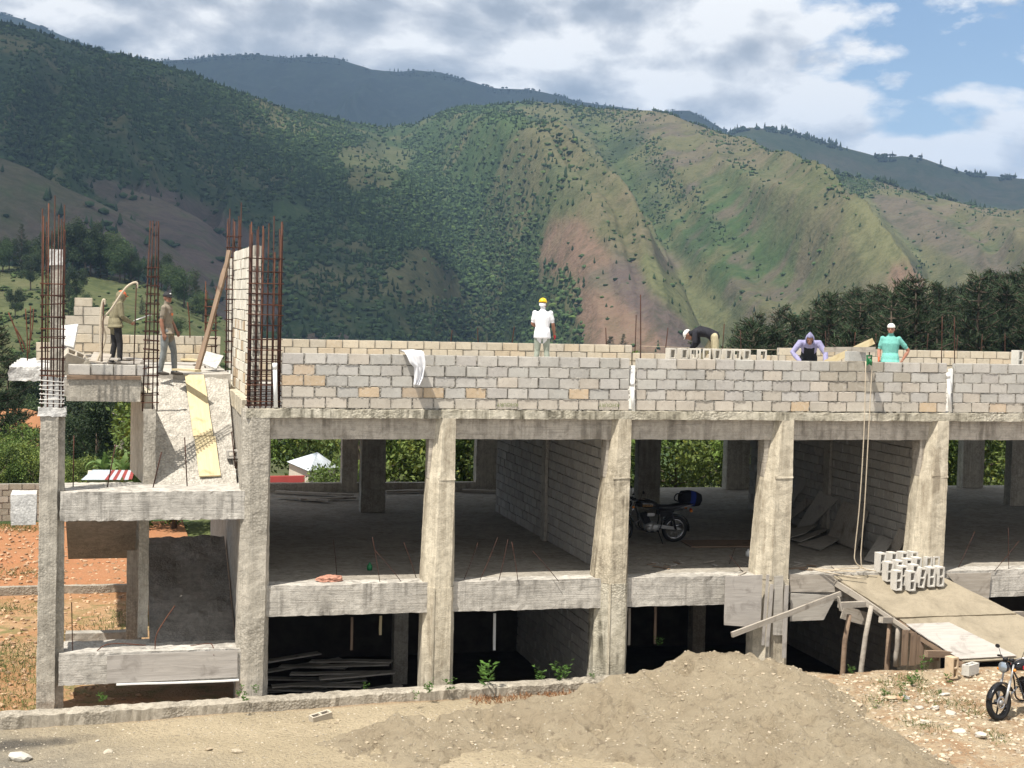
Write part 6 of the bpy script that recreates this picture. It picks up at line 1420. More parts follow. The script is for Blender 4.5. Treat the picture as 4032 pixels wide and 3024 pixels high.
def person(label, loc, rz, J, mats, scale=1., head=(0, 0), sleeve=.62, hem=.82, loose=1.0, shortsleeve=True, tail=0.):
    """one continuous body grown over a posed skeleton; J: joints, forward is -Y"""
    J = {k: Vector(v) for k, v in J.items()}; mb = MB(); segs = []
    side = (J['hipL']-J['hipR']).normalized(); shs = (J['shL']-J['shR']).normalized()
    # torso rings along the spine
    pel = (J['hipL']+J['hipR'])/2; nk = J['neck']; wa = J['waist']; ch = J['chest']
    hemv = pel+(pel-wa).normalized()*(J.get('hemd', Vector((.10, 0, 0))).x)
    path = [(hemv, .172*loose, .125*loose, side), (pel, .170*loose, .125*loose, side), (wa, .155*loose, .112*loose, side), (ch, .182*loose, .122*loose, shs), (ch.lerp(nk, .5), .178, .105, shs), (ch.lerp(nk, .68), .145, .088, shs), (ch.lerp(nk, .88), .085, .07, shs), (nk, .058, .058, shs), (nk+(J['head']-nk)*.5, .056, .056, shs)]
    rings = []
    for i, (p, a, b, s_) in enumerate(path):
        t = (path[min(i+1, len(path)-1)][0]-path[max(i-1, 0)][0]).normalized(); fwd = t.cross(s_).normalized(); s2 = fwd.cross(t).normalized()
        rings.append([p+s2*math.cos(k*math.pi/9)*a+fwd*math.sin(k*math.pi/9)*b for k in range(18)])
    mb.loft(rings)
    segs += [('shirt', hemv, wa, .15), ('shirt', wa, ch, .15), ('shirt', ch, ch.lerp(nk, .80), .14), ('neck', ch.lerp(nk, 1.0), J['head'], .05)]
    for s_ in 'LR':
        sh, el, wr = J['sh'+s_], J['el'+s_], J['wr'+s_]
        mb.ell(sh, (.064, .064, .064), 12, 8)
        if shortsleeve:
            e = sh.lerp(el, sleeve); mb.tube([ch.lerp(sh, .55), sh, e], [.066, .062, .06], 12); mb.tube([sh, el, el.lerp(wr, .35), wr], [.052, .043, .045, .029], 12)
            segs += [('shirt', ch.lerp(sh, .4), sh.lerp(el, sleeve-.07), .075), ('arm', sh.lerp(el, sleeve+.1), el, .03), ('arm', el, wr, .03)]
        else:
            mb.tube([ch.lerp(sh, .55), sh, el, el.lerp(wr, .4), wr], [.085, .08, .062, .058, .045], 12); segs += [('shirt', ch.lerp(sh, .4), el, .07), ('shirt', el, wr.lerp(el, .05), .05)]
        # hand
        d = (wr-el).normalized(); pal = wr+d*.055; n1 = d.orthogonal().normalized(); fw = Vector((0, -1, 0)); n1 = (fw-d*fw.dot(d)); n1 = n1.normalized() if n1.length > .2 else d.orthogonal().normalized(); n2 = d.cross(n1)
        mb.tube([wr, wr+d*.04, wr+d*.09], [(.024, .028), (.02, .04), (.017, .04)], 10)
        for k, (o_, L) in enumerate(((-.032, .060), (-.011, .072), (.011, .068), (.031, .052))):
            b = wr+d*.085+n1*o_; cu = n2*(1 if s_ == 'L' else -1); mb.tube([b, b+d*L*.5+cu*.008, b+d*L*.75+cu*.03], [.0095, .009, .007], 6)
        mb.tube([wr+d*.03+n1*.03, wr+d*.06+n1*.055, wr+d*.09+n1*.058], [.013, .011, .008], 6)
        segs += [('hand', wr+d*.03, wr+d*.16, .03)]
        hp, kn, an = J['hip'+s_], J['kn'+s_], J['an'+s_]
        mb.ell(hp, (.095, .10, .10), 12, 8); mb.tube([pel.lerp(hp, .6), hp, hp.lerp(kn, .5), kn, kn.lerp(an, .35), an], [.10, .10, .088, .066, .066, .056], 14)
        segs += [('pants', hp, kn, .085), ('pants', kn, an, .06)]
        td = J.get('toe'+s_, an+Vector((0, -.17, -.055))); fd = (td-an); fd.z = 0; fd = fd.normalized()
        base = Vector((an.x, an.y, an.z-.05)); mb.tube([base-fd*.075+Vector((0, 0, -.005)), base-fd*.02+Vector((0, 0, .0)), base+fd*.08+Vector((0, 0, -.01)), base+fd*.19+Vector((0, 0, -.02))], [(.035, .035), (.042, .046), (.036, .05), (.02, .035)], 12); mb.tube([an+Vector((0, 0, .06)), base], [.055, .05], 12)
        segs += [('shoe', base-fd*.07, base+fd*.19, .045), ('shoe', an+Vector((0, 0, .03)), base, .05)]
    # head
    H = J['head']; hy, hp_ = head; E = Euler((hp_, 0, hy)); Em = E.to_matrix()
    def hv(x, y, z): return H+Em@Vector((x, y, z))
    mb.ell(H+Em@Vector((0, .012, .02)), (.076, .095, .10), 18, 12, E); mb.ell(hv(0, -.03, -.045), (.056, .062, .075), 14, 9, E)
    mb.tube([hv(0, -.085, .025), hv(0, -.108, -.012), hv(0, -.092, -.024)], [.010, .016, .012], 8)
    for s_ in (-1, 1): mb.ell(hv(.078*s_, .012, .0), (.012, .02, .032), 8, 6, E)
    segs += [('head', hv(0, -.02, -.06), hv(0, .01, .05), .08)]
    o = mb.build('person_body', None); md = o.modifiers.new('r', 'REMESH'); md.mode = 'VOXEL'; md.voxel_size = .0125; md2 = o.modifiers.new('s', 'SMOOTH'); md2.iterations = 3; md2.factor = .5
    dg = bpy.context.evaluated_depsgraph_get(); dg.update(); me = bpy.data.meshes.new_from_object(o.evaluated_get(dg)); bpy.data.objects.remove(o)
    me.name = 'body'; me.materials.clear(); order = ['shirt', 'pants', 'shoe', 'arm', 'hand', 'head', 'neck']
    for k in order: me.materials.append(mats.get(k, mats['skin']))
    n_ = len(me.polygons); C_ = np.zeros(n_*3); me.polygons.foreach_get('center', C_); C_ = C_.reshape(-1, 3); best = np.full(n_, 9.); idx = np.zeros(n_, np.int32)
    for reg, a, b, r in segs:
        a, b = np.array(a), np.array(b); ab = b-a; t = np.clip(((C_-a)@ab)/(ab@ab+1e-9), 0, 1); d = np.linalg.norm(C_-(a+t[:, None]*ab), axis=1)-r; m_ = d < best; best[m_] = d[m_]; idx[m_] = order.index(reg)
    if 'bib' in mats:
        me.materials.append(mats['bib']); fw = (ch-wa).cross(shs).normalized(); fw = fw if fw.y < 0 else -fw
        rel = C_-np.array(ch); m_ = (idx == 0) & (np.abs(rel@np.array(shs)) < .115) & (rel@np.array(fw) > .02) & (rel@np.array((nk-ch).normalized()) < .05); idx[m_] = 7
        m_ = (idx == 0) & (rel@np.array((nk-ch).normalized()) < -.20); idx[m_] = 7
    me.polygons.foreach_set('material_index', idx); me.polygons.foreach_set('use_smooth', np.ones(n_, bool)); me.update()
    e = empty('person', loc, rz, label, 'person'); e.scale = (scale,)*3; link('body', me, None, e)
    if tail:
        ax = (wa-pel).normalized(); s2 = side; fw2 = ax.cross(s2).normalized(); rg_ = []
        for t_, a_, b_ in ((.14, .158*loose, .118*loose), (.02, .182*loose, .138*loose), (-.07, .19*loose, .145*loose), (-tail, .195*loose, .15*loose)):
            rg_.append([pel+ax*t_+s2*math.cos(k*math.pi/12)*(a_+.004*math.sin(k*2.6))+fw2*math.sin(k*math.pi/12)*(b_+.004*math.cos(k*3.1)) for k in range(24)])
        ho_ = MB().loft(rg_, cap=False, sm=True).build('shirt_hem', mats['shirt'], e); md3 = ho_.modifiers.new('t', 'SOLIDIFY'); md3.thickness = .008
    for s_ in (-1, 1): MB().ell(hv(.03*s_, -.083, .018), (.013, .008, .007), 8, 6, E).build('eye', M_BLACK, e)
    MB().ell(hv(0, -.092, -.052), (.022, .007, .005), 8, 5, E).build('mouth', mats['lip'] if 'lip' in mats else M_LIP, e)
    return e, hv, E
M_LIP = plain('lips', (.16, .06, .05), .6)
def stand(**kw):
    J = dict(hipL=(.095, 0, .92), hipR=(-.095, 0, .92), waist=(0, .01, 1.08), chest=(0, .0, 1.29), neck=(0, .015, 1.475), head=(0, -.01, 1.60), shL=(.185, .01, 1.40), shR=(-.185, .01, 1.40), elL=(.235, .03, 1.13), elR=(-.235, .03, 1.13), wrL=(.245, -.04, .89), wrR=(-.245, -.04, .89), knL=(.11, -.02, .50), knR=(-.11, -.02, .50), anL=(.12, .03, .10), anR=(-.12, .03, .10))
    J.update(kw); return J
def cap(e, hv, E, mat, brim=.10, name='cap', bm_=None, up=.0, brimmat=None):
    """crown of a cap or beanie with an optional peak"""
    mb = MB(); seg, V, rows = 18, [], 7
    for j in range(rows):
        th = (math.pi/2)*(j/(rows-1))*1.02
        for k in range(seg):
            a = 6.2832*k/seg; V.append(hv(.086*math.sin(th)*math.cos(a), .012+.104*math.sin(th)*math.sin(a), .038+up+.092*math.cos(th)))
    F = [(j*seg+k, (j+1)*seg+k, (j+1)*seg+(k+1) % seg, j*seg+(k+1) % seg) for j in range(rows-1) for k in range(seg)]; mb.add(V, F, True); o = mb.build(name, mat, e); md = o.modifiers.new('t', 'SOLIDIFY'); md.thickness = .006; md.offset = 1
    if brim:
        mb = MB(); V = []; 
        for j in range(4):
            for k in range(9):
                a = -math.pi*.5+(k/8-.5)*2.0; r = 1+brim/.1*(j/3)*(1-abs(k/8-.5)*1.2); V.append(hv(.087*math.cos(a)*(1+.12*j/3), .012+.104*math.sin(a)*r, .042+up-.012*j/3))
        mb.add(V, [(j*9+k, j*9+k+1, (j+1)*9+k+1, (j+1)*9+k) for j in range(3) for k in range(8)], True); o2 = mb.build('peak', brimmat or mat, e); md = o2.modifiers.new('t', 'SOLIDIFY'); md.thickness = .006
    return o
def hood(e, hv, E, mat, peak=.0):
    mb = MB(); seg, rows, V = 22, 14, []
    for j in range(rows+1):
        th = math.pi*j/rows
        for k in range(seg):
            a = 6.2832*k/seg; q = Vector((.098*math.sin(th)*math.cos(a), .02+.118*math.sin(th)*math.sin(a), .005+.125*math.cos(th)-(.03 if j > rows*.6 else 0)))
            if j < 4: q += Vector((0, -.01, peak*(1-j/4)**1.5))
            V.append(hv(*q))
    F = []
    for j in range(rows):
        for k in range(seg):
            a = 6.2832*(k+.5)/seg; th = math.pi*(j+.5)/rows
            if math.sin(a) < -.62 and .28*math.pi < th < .82*math.pi: continue
            F.append((j*seg+k, (j+1)*seg+k, (j+1)*seg+(k+1) % seg, j*seg+(k+1) % seg))
    mb.add(V, F, True); mb.tube([hv(0, .03, -.08), hv(0, .04, -.15)], [.085, .10], 14)
    o = mb.build('hood', mat, e); md = o.modifiers.new('t', 'SOLIDIFY'); md.thickness = .008; return o
# 1 hooded man at the far left
m_olive = fabric('olive_sweatshirt', (.19, .17, .11)); m_dark = fabric('dark_trousers', (.03, .03, .032)); m_boot = plain('dusty_boot', (.10, .09, .08), .9, 0, .1, .3, 9)
p1 = PZ(452, 1434, .44); p1.y = min(p1.y, 6.8)
e, hv, E = person('person in an olive hooded sweatshirt and dark trousers holding a tool', (p1.x, 6.6, .43), rad(105), stand(chest=(0, -.05, 1.27), neck=(0, -.09, 1.44), head=(0, -.14, 1.545), shL=(.18, -.05, 1.38), shR=(-.18, -.05, 1.38), elL=(.23, -.08, 1.10), elR=(-.23, -.08, 1.10), wrL=(.12, -.32, .99), wrR=(-.13, -.30, .97), anL=(.10, .05, .10), anR=(-.11, -.08, .10), knR=(-.11, -.08, .5)), dict(shirt=m_olive, pants=m_dark, shoe=m_boot, skin=M_SKIN), .97, (.15, .2), loose=1.13, shortsleeve=False, tail=.04)
hood(e, hv, E, m_olive); cap(e, hv, E, plain('orange_cap', (.55, .13, .05), .8), .07, 'cap', up=-.005)
MB().loft([[(.19*math.cos(a), .135*math.sin(a)-.0, .86+dz) for a in np.linspace(0, 6.0, 16)] for dz in (0, .1)], cap=False).build('shirt_tail', fabric('blue_shirt_tail', (.12, .22, .34)), e)
tl = MB(); tl.tube([(-.10, -.38, 1.00), (-.02, -.75, 1.13)], .012, 8); tl.box((-.02, -.78, 1.14), (.10, .03, .03)); child_ = tl.build('tool', plain('steel_tool', (.5, .5, .52), .4, .6, .5), e)
MB().box((.19, .03, .80), (.03, .035, .16)).build('tool_handle', plain('orange_handle', (.6, .28, .04), .6), e)
# 2 man in a black cap
m_tee = fabric('grey_brown_tee', (.22, .19, .15)); m_jean = fabric('dusty_grey_jeans', (.20, .215, .22), .25)
p2 = PY(655, 1482, 3.55)
e, hv, E = person('person in a black cap, brown T-shirt and dusty jeans turning to look back', (p2.x, 3.55, .39), rad(70), stand(anL=(.10, -.14, .10), knL=(.10, -.12, .50), anR=(-.10, .10, .10), knR=(-.10, .03, .50), elR=(-.225, .05, 1.12), wrR=(-.225, .0, .87), elL=(.22, -.02, 1.12), wrL=(.2, -.14, .92)), dict(shirt=m_tee, pants=m_jean, shoe=m_boot, skin=M_SKIN), .955, (-.55, .02), tail=.05)
cap(e, hv, E, plain('black_cap', (.02, .02, .023), .8), .085); MB().ell(hv(0, -.078, .095), (.022, .012, .016), 8, 6, E).build('cap_badge', M_PVC, e)
MB().box((-.05, -.125, 1.27), (.09, .006, .05)).build('chest_patch', plain('orange_patch', (.6, .16, .05), .8), e)
# 3 man in white from behind
m_white = fabric('white_tee', (.74, .74, .77), .06, .6, 12); m_sage = fabric('sage_trousers', (.30, .33, .28), .15)
p3 = PY(2133, 1400, 8.0)
m_glove = plain('red_glove', (.55, .05, .07), .8, 0, .2, .3, 20)
e, hv, E = person('person in a white T-shirt and yellow helmet seen from behind', (p3.x, 8.0, .34), rad(163), stand(elR=(-.25, -.02, 1.13), wrR=(-.285, -.12, .90), elL=(.24, -.02, 1.13), wrL=(.14, -.26, 1.08), anL=(.15, .02, .1), anR=(-.15, .02, .1)), dict(shirt=m_white, pants=m_sage, shoe=m_boot, skin=M_SKIN, hand=m_glove), 1.02, (-.35, .05), loose=1.06, tail=.11)
M_YEL = plain('yellow_helmet', (.80, .56, .01), .35, 0, .5)
cap(e, hv, E, M_YEL, .05, 'helmet', up=.025).scale = (1, 1, 1)
MB().lathe([(.088, 0), (.105, -.004), (.105, .004), (.088, .008)], hv(0, .012, .062), 'Z', 20).build('helmet_rim', M_YEL, e)
MB().loft([[hv(.084*math.cos(a), .012+.1*math.sin(a), z) for a in np.linspace(.15, 3.0, 12)] for z in (-.03, .03)], cap=False).build('head_cloth', m_white, e)
MB().box((0, 0, -.17), (.6, .5, .33), jit=.01).build('standing_block', M_WOODG, None).location = (p3.x, 8.0, .17)
tag(bpy.data.objects['standing_block'], 'low timber trestle under the man in white', 'trestle'); bpy.data.objects['standing_block'].location.z = .335
# 4 bending man
m_navy = fabric('black_sweater', (.026, .026, .032), .3); m_khaki = fabric('khaki_jeans', (.40, .355, .235), .2)
p4 = PY(2790, 1400, 6.0)
e, hv, E = person('person in a black sweater and white hat bending down low', (p4.x+.02, 6.0, .37), rad(-118), stand(hemd=(.02, 0, 0), hipL=(.10, .12, .95), hipR=(-.10, .12, .95), waist=(0, -.05, 1.04), chest=(0, -.23, 1.07), neck=(0, -.41, 1.03), head=(0, -.51, .97), shL=(.18, -.33, 1.04), shR=(-.18, -.33, 1.04), elL=(.24, -.32, .80), elR=(-.24, -.30, .80), wrL=(.15, -.42, .66), wrR=(-.12, -.42, .66), knL=(.14, .16, .5), knR=(-.16, -.16, .5), anL=(.16, .32, .10), anR=(-.17, -.22, .10)), dict(shirt=m_navy, pants=m_khaki, shoe=m_boot, skin=M_SKIN), 1., (0, 1.0), loose=1.08, shortsleeve=False)
cap(e, hv, E, fabric('white_hat', (.72, .70, .66), .08), .06, 'hat')
MB().box((0, 0, 0), (1.0, .9, .36)).build('work_platform', M_WOODG, None).location = (p4.x, 6.0, .185)
tag(bpy.data.objects['work_platform'], 'low timber platform under the bending man', 'platform')
# 5 man in lavender
m_lav = fabric('lavender_hoodie', (.29, .28, .44), .2); m_bib = fabric('dark_overalls', (.02, .022, .026))
p5 = PY(3185, 1400, 4.0)
e, hv, E = person('person in a lavender hooded sweatshirt and dark overalls stooping over the wall', (p5.x, 4.0, .0), rad(-24), stand(hipL=(.10, .22, .93), hipR=(-.10, .22, .93), waist=(0, .10, 1.08), chest=(0, -.08, 1.22), neck=(0, -.23, 1.31), head=(0, -.33, 1.345), shL=(.20, -.14, 1.27), shR=(-.20, -.14, 1.27), elL=(.36, -.20, 1.04), elR=(-.37, -.20, 1.04), wrL=(.36, -.34, .84), wrR=(-.20, -.42, .86)), dict(shirt=m_lav, pants=m_bib, shoe=m_boot, skin=M_SKIN, bib=m_bib), 1., (0, .55), loose=1.1, shortsleeve=False)
hood(e, hv, E, m_lav, .07)
for s_ in (-1, 1): MB().tube([(s_*.10, .02, 1.38), (s_*.105, -.12, 1.34), (s_*.09, -.19, 1.25), (s_*.08, -.15, 1.15)], [(.022, .012)]*4, 8).build('strap', m_bib, e)
# 6 man in a green shirt
m_teal = fabric('mint_polo', (.16, .42, .37), .15); m_bean = fabric('white_beanie', (.74, .72, .66), .08)
p6 = PY(3505, 1400, 4.0)
e, hv, E = person('person in a mint green polo and white beanie with a hand on the hip', (p6.x, 4.0, .0), rad(-30), stand(elL=(.40, .08, 1.13), wrL=(.28, .02, .92), elR=(-.25, .02, 1.12), wrR=(-.24, -.16, .92), shL=(.18, .01, 1.39), shR=(-.18, .01, 1.39)), dict(shirt=m_teal, pants=m_dark, shoe=m_boot, skin=M_SKIN2), 1.0, (-.1, .08), loose=1.12, sleeve=.66, tail=.06)
cap(e, hv, E, m_bean, 0, 'beanie', up=.012)
MB().loft([[(.075*math.cos(a), .02+.075*math.sin(a)-dz*.3, 1.455+dz-.03*(1 if math.sin(a) < -.3 else 0)) for a in np.linspace(0, 6.28, 18)[:-1]] for dz in (0, .04)], cap=False).build('collar', m_teal, e)
sw = MB(); sw.box((-.24, -.30, .93), (.025, .10, .10)); sw.build('saw_handle', plain('orange_plastic', (.7, .16, .06), .5), e)
# ------------------------------------------------------------------ motorcycles
M_PAINTK = plain('black_paint', (.012, .012, .014), .22, 0, .5); M_CHROME = plain('chrome', (.55, .55, .57), .22, 1., .5); M_ALU = plain('cast_aluminium', (.42, .42, .42), .5, .7, .5, .15, 20); M_SEAT = plain('black_vinyl', (.016, .016, .018), .5, 0, .4)
M_REDP = plain('red_stripe', (.5, .02, .03), .3, 0, .5); M_GLASS = plain('lamp_glass', (.35, .40, .45), .08, .6, .6); M_AMBER = plain('amber_lens', (.7, .22, .02), .25, 0, .5); M_RLENS = plain('red_lens', (.4, .02, .02), .25)
def motorcycle(label, loc, rz, lean, steer, stripe, mudred=False):
    """local +x is forward, rear wheel over the origin"""
    e = empty('motorcycle', loc, 0, label, 'motorcycle'); e.rotation_euler = (lean, 0, rz)
    R = .30
    def wheel(c_, rot, disc):
        w_ = empty('wheel', c_, 0); w_.parent = e; w_.rotation_euler = (0, 0, rot)
        prof = [(R-.095, -.022), (R-.06, -.043), (R-.02, -.043), (R-.004, -.022), (R, 0), (R-.004, .022), (R-.02, .043), (R-.06, .043), (R-.095, .022)]
        MB().lathe(prof, (0, 0, 0), 'Y', 40, close=True).build('tyre', M_BLACK, w_)
        MB().lathe([(R-.10, -.026), (R-.082, -.03), (R-.078, -.024), (R-.078, .024), (R-.082, .03), (R-.10, .026)], (0, 0, 0), 'Y', 40, close=True).build('rim', M_CHROME if not disc else M_DARKM, w_)
        MB().lathe([(0, -.07), (.045, -.07), (.05, -.02), (.05, .02), (.045, .07), (0, .07)], (0, 0, 0), 'Y', 18).build('hub', M_ALU, w_)
        mb = MB()
        if disc:
            for k in range(5):
                a = 6.283*k/5; mb.tube([(math.cos(a)*.04, 0, math.sin(a)*.04), (math.cos(a)*(R-.095), 0, math.sin(a)*(R-.095))], [(.022, .018), (.014, .014)], 8)
            MB().lathe([(.07, .055), (.115, .055), (.115, .06), (.07, .06)], (0, 0, 0), 'Y', 30, close=True).build('brake_disc', M_CHROME, w_)
        else:
            for k in range(30):
                a = 6.283*k/30; b = a+(.35 if k % 2 else -.35); yy = .045 if k % 4 < 2 else -.045; mb.tube([(math.cos(a)*.045, yy, math.sin(a)*.045), (math.cos(b)*(R-.095), 0, math.sin(b)*(R-.095))], .0022, 4)
        mb.build('spokes', M_DARKM if disc else M_CHROME, w_); return w_
    wheel((0, 0, R), 0, False); wheel((1.25, 0, R), steer, mudred)
    def P_(name, mb, mat): return mb.build(name, mat, e)
    fr_ = MB()
    for s_ in (-1, 1): fr_.tube(curvepts([(.98, 0, .88), (.86, s_*.06, .62), (.78, s_*.11, .32), (.50, s_*.12, .27), (.36, s_*.11, .40), (.36, s_*.12, .72)], 4), .015, 8); fr_.tube([(.98, 0, .9), (.60, s_*.08, .80), (.36, s_*.12, .74), (-.12, s_*.11, .76)], .014, 8)
    P_('frame', fr_, M_PAINTK)
    P_('swing_arm', MB().tube([(.40, .10, .36), (0, .09, R)], .018, 8).tube([(.40, -.10, .36), (0, -.09, R)], .018, 8), M_ALU)
    rings = []
    for x, w_, h, z in ((.40, .05, .05, .79), (.46, .11, .09, .82), (.60, .145, .115, .86), (.76, .15, .115, .88), (.88, .11, .09, .875), (.95, .04, .04, .865)):
        rings.append([(x, w_*math.copysign(abs(math.cos(a))**.8, math.cos(a)), z+h*math.copysign(abs(math.sin(a))**.8, math.sin(a))*(1 if math.sin(a) > 0 else .75)) for a in np.linspace(0, 6.283, 20)[:-1]])
    P_('fuel_tank', MB().loft(rings, sm=True), M_PAINTK)
    rings = []
    for x, w_, h, z in ((-.34, .08, .03, .86), (-.26, .115, .045, .85), (-.05, .125, .05, .83), (.15, .13, .05, .79), (.33, .115, .05, .80), (.44, .07, .045, .82)): rings.append([(x, w_*math.copysign(abs(math.cos(a))**.6, math.cos(a)), z+h*math.copysign(abs(math.sin(a))**.6, math.sin(a))) for a in np.linspace(0, 6.283, 18)[:-1]])
    P_('seat', MB().loft(rings, sm=True), M_SEAT)
    for s_ in (-1, 1):
        P_('side_cover', MB().prism([(0, 0)], 0, 0) if False else MB().loft([[(.08, s_*.135, .74), (.40, s_*.145, .73), (.40, s_*.145, .60), (.16, s_*.135, .62)], [(.08, s_*.115, .74), (.40, s_*.125, .73), (.40, s_*.125, .60), (.16, s_*.115, .62)]]), M_PAINTK)
        P_('side_stripe', MB().loft([[(-.22, s_*.128, .795), (.38, s_*.148, .745), (.38, s_*.148, .725), (-.22, s_*.128, .77)], [(-.22, s_*.118, .795), (.38, s_*.138, .745), (.38, s_*.138, .725), (-.22, s_*.118, .77)]]), stripe)
        P_('shock_absorber', MB().tube([(.02, s_*.125, .33), (.14, s_*.125, .72)], .026, 10).tube([(.0, s_*.125, R), (.02, s_*.125, .36)], .014, 8), M_DARKM)
        P_('indicator', MB().ell((-.30, s_*.17, .74), (.035, .03, .028), 10, 7), M_AMBER)
        P_('foot_peg', MB().tube([(.46, s_*.12, .30), (.46, s_*.24, .30)], .016, 8), M_BLACK)
    P_('engine', MB().ell((.56, 0, .36), (.17, .12, .12), 18, 10).lathe([(0, .10), (.085, .10), (.09, .14), (.06, .16), (0, .16)], (.50, 0, .36), 'Y', 18).lathe([(0, .10), (.06, .10), (.065, .15), (0, .155)], (.64, 0, .34), 'Y', 18).lathe([(0, -.10), (.085, -.10), (.09, -.14), (.06, -.16), (0, -.16)], (.50, 0, .36), 'Y', 18), M_ALU)
    cyl = MB()
    for k in range(8): cyl.box((.66+.012*k, 0, .46+.028*k), (.15, .17, .012), Euler((0, .35, 0)))
    cyl.box((.70, 0, .56), (.10, .11, .24), Euler((0, .35, 0))); P_('cylinder', cyl, M_DARKM)
    P_('air_box', MB().box((.62, .12, .66), (.16, .03, .07)), M_ALU)
    P_('exhaust', MB().tube(curvepts([(.78, -.08, .52), (.88, -.11, .38), (.72, -.13, .25), (.30, -.15, .27), (-.05, -.17, .32), (-.36, -.18, .38)], 5), [.02]*16+[.03]*3+[.042]*7, 10), M_CHROME)
    P_('chain_guard', MB().loft([[(.44, .075, .43), (-.02, .085, .36), (-.12, .085, .33), (-.1, .085, .30), (.44, .075, .36)], [(.44, .10, .43), (-.02, .11, .36), (-.12, .11, .33), (-.1, .11, .30), (.44, .10, .36)]]), M_ALU)
    P_('kick_stand', MB().tube([(.42, .12, .27), (.33, .22, .015)], .011, 8), M_DARKM)
    def arc(cx, cz, r, a0, a1, w_, n_=16): return [[(cx+r*math.cos(a), -w_, cz+r*math.sin(a)), (cx+(r+.012)*math.cos(a), -w_*.6, cz+(r+.022)*math.sin(a)), (cx+(r+.012)*math.cos(a), w_*.6, cz+(r+.022)*math.sin(a)), (cx+r*math.cos(a), w_, cz+r*math.sin(a))] for a in np.linspace(a0, a1, n_)]
    P_('rear_fender', MB().loft(arc(0, R, R+.03, rad(35), rad(190), .07), sm=True), M_PAINTK)
    P_('tail_light', MB().ell((-.36, 0, .72), (.035, .06, .045), 10, 7), M_RLENS)
    P_('rack', MB().tube(curvepts([(-.05, .12, .80), (-.30, .12, .86), (-.42, .0, .88), (-.30, -.12, .86), (-.05, -.12, .80)], 5), .009, 6), M_CHROME)
    # steering group
    S = empty('steering', (1.02, 0, .9), 0); S.parent = e; S.rotation_euler = (0, 0, steer)
    o0 = Vector((1.02, 0, .9)); rt = Matrix.Rotation(0, 3, 'Z')
    def Q(name, mb, mat):
        mb.v = [tuple(Vector(v)-o0) for v in mb.v]; return mb.build(name, mat, S)
    for s_ in (-1, 1):
        Q('fork_leg', MB().tube([(1.00, s_*.085, .92), (1.10, s_*.085, .62)], .017, 10).tube([(1.10, s_*.085, .66), (1.25, s_*.085, .30)], .024, 10), M_CHROME if not mudred else M_ALU)
        Q('grip', MB().tube([(.86, s_*.26, 1.02), (.80, s_*.38, 1.01)], .018, 10), M_BLACK)
        Q('mirror', MB().tube([(.94, s_*.2, 1.02), (.93, s_*.26, 1.17)], .005, 6).ell((.92, s_*.29, 1.19), (.012, .05, .035), 12, 8), M_BLACK)
        Q('indicator', MB().ell((1.08, s_*.16, .84), (.03, .03, .026), 10, 7), M_AMBER)
    Q('handlebar', MB().tube(curvepts([(.83, -.30, 1.02), (.93, -.2, 1.03), (.98, -.06, .97), (.98, .06, .97), (.93, .2, 1.03), (.83, .30, 1.02)], 5), .011, 8), M_CHROME)
    Q('headlight', MB().lathe([(0, -.07), (.05, -.065), (.085, -.02), (.095, .05), (.09, .06), (.0, .06)], (1.12, 0, .885), 'X', 22), M_PAINTK)
    Q('headlight_glass', MB().lathe([(.088, .06), (.07, .078), (.04, .088), (0, .09)], (1.12, 0, .885), 'X', 22), M_GLASS)
    Q('gauge', MB().lathe([(0, 0), (.045, 0), (.045, .05), (0, .055)], (1.02, .06, .97), 'Z', 14).lathe([(0, 0), (.045, 0), (.045, .05), (0, .055)], (1.02, -.06, .97), 'Z', 14), M_BLACK)
    Q('front_fender', MB().loft(arc(1.25, R, R+.025, rad(15), rad(150), .06), sm=True), M_PAINTK)
    for c_ in e.children: pass
    return e
rw = PZ(2652, 2134, FL)
mc1 = motorcycle('dark motorcycle parked in the shade of the third room', (rw.x, rw.y, FL+.002), math.pi, -.10, .15, M_DARKM)
t_ = text('tank_lettering', 'SUZUKI', .07, plain('gold_lettering', (.45, .25, .08), .5), (0, 0, 0), (0, 0, 0), None, .002)
t_.parent = mc1; t_.location = (.72, .158, .865); t_.rotation_euler = (math.pi/2, 0, math.pi)
bg = MB(); bx_, by_ = rw.x+.36, rw.y+.02
rings = []
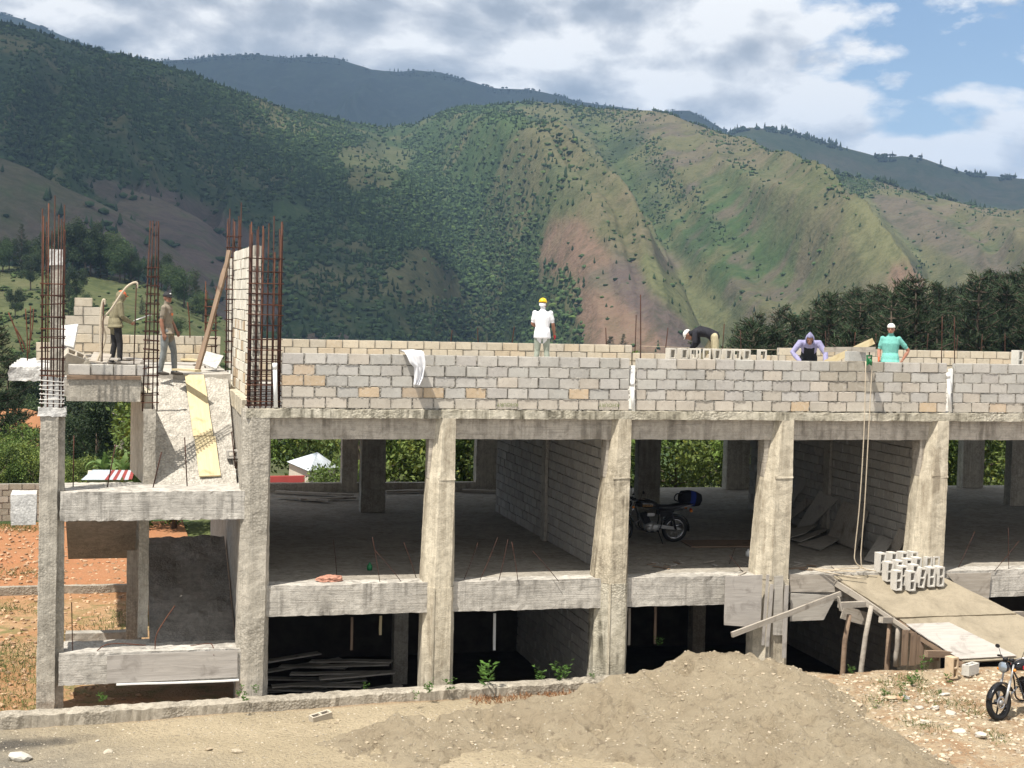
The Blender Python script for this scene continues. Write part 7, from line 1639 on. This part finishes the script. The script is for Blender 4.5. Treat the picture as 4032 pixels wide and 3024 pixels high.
for x, w_, h in ((-.26, .07, .08), (-.22, .14, .15), (-.05, .17, .19), (.12, .16, .18), (.24, .12, .14), (.28, .05, .06)): rings.append([(x, w_*math.cos(a)*(1+.06*math.sin(3*a)), h*math.sin(a)*(1+.05*math.cos(2*a))) for a in np.linspace(0, 6.283, 18)[:-1]])
bag = empty('duffel_bag', (bx_, by_, FL+.97), 0, 'black and blue bag tied on the rear of the dark motorcycle', 'bag')
b_ = bg.loft(rings, sm=True).build('bag_body', fabric('black_nylon', (.012, .012, .015), .3, .6, 9), bag); b_.rotation_euler = (0, .15, 0)
pn = MB(); pn.loft([[(x, -.178*math.cos(a)-.004, .195*math.sin(a)) for a in np.linspace(-.9, 1.1, 8)] for x in (-.04, .02, .08)], cap=False); pp = pn.build('bag_panel', fabric('blue_nylon', (.015, .03, .16), .3, .5, 9), bag); pp.rotation_euler = (0, .15, 0)
hs = MB(); hs.tube(curvepts([(-.20, -.08, .12), (-.34, -.05, .10), (-.36, 0, -.02), (-.24, .0, -.08)], 5), .015, 8).build('bag_strap', M_BLACK, bag)
fw_ = PZ(3934, 2832, -4.74); g2 = ground_at(fw_.x, fw_.y)
ang = rad(188); fx, fy = math.cos(ang)*1.25, math.sin(ang)*1.25
mc2 = motorcycle('black and red motorcycle cut off by the right edge of the photo', (fw_.x-fx, fw_.y-fy, g2+.005), ang, .10, .22, M_REDP, True)
for s_ in (-1, 1): MB().loft([[(.5, s_*.15, .86), (.85, s_*.15, .90), (.85, s_*.15, .84), (.5, s_*.15, .82)], [(.5, s_*.165, .86), (.85, s_*.155, .90), (.85, s_*.155, .84), (.5, s_*.165, .82)]]).build('tank_stripe', M_REDP, mc2)
HAZE = 1.25e-4
# ------------------------------------------------------------------ haze
hz = MB(); hz.bbox(-6500, 7500, -60, 7500, -120, 900); 
m = bpy.data.materials.new('haze'); m.use_nodes = True; n = NT(m.node_tree)
vol = n.new('ShaderNodeVolumePrincipled', ins={'Color': (.44, .66, 1.0, 1), 'Density': HAZE, 'Anisotropy': .2})
o_ = n.new('ShaderNodeOutputMaterial', ins={'Volume': vol.outputs[0]})
ho = hz.build('haze', m); tag(ho, 'pale haze in the valley air', 'haze', kind='stuff')
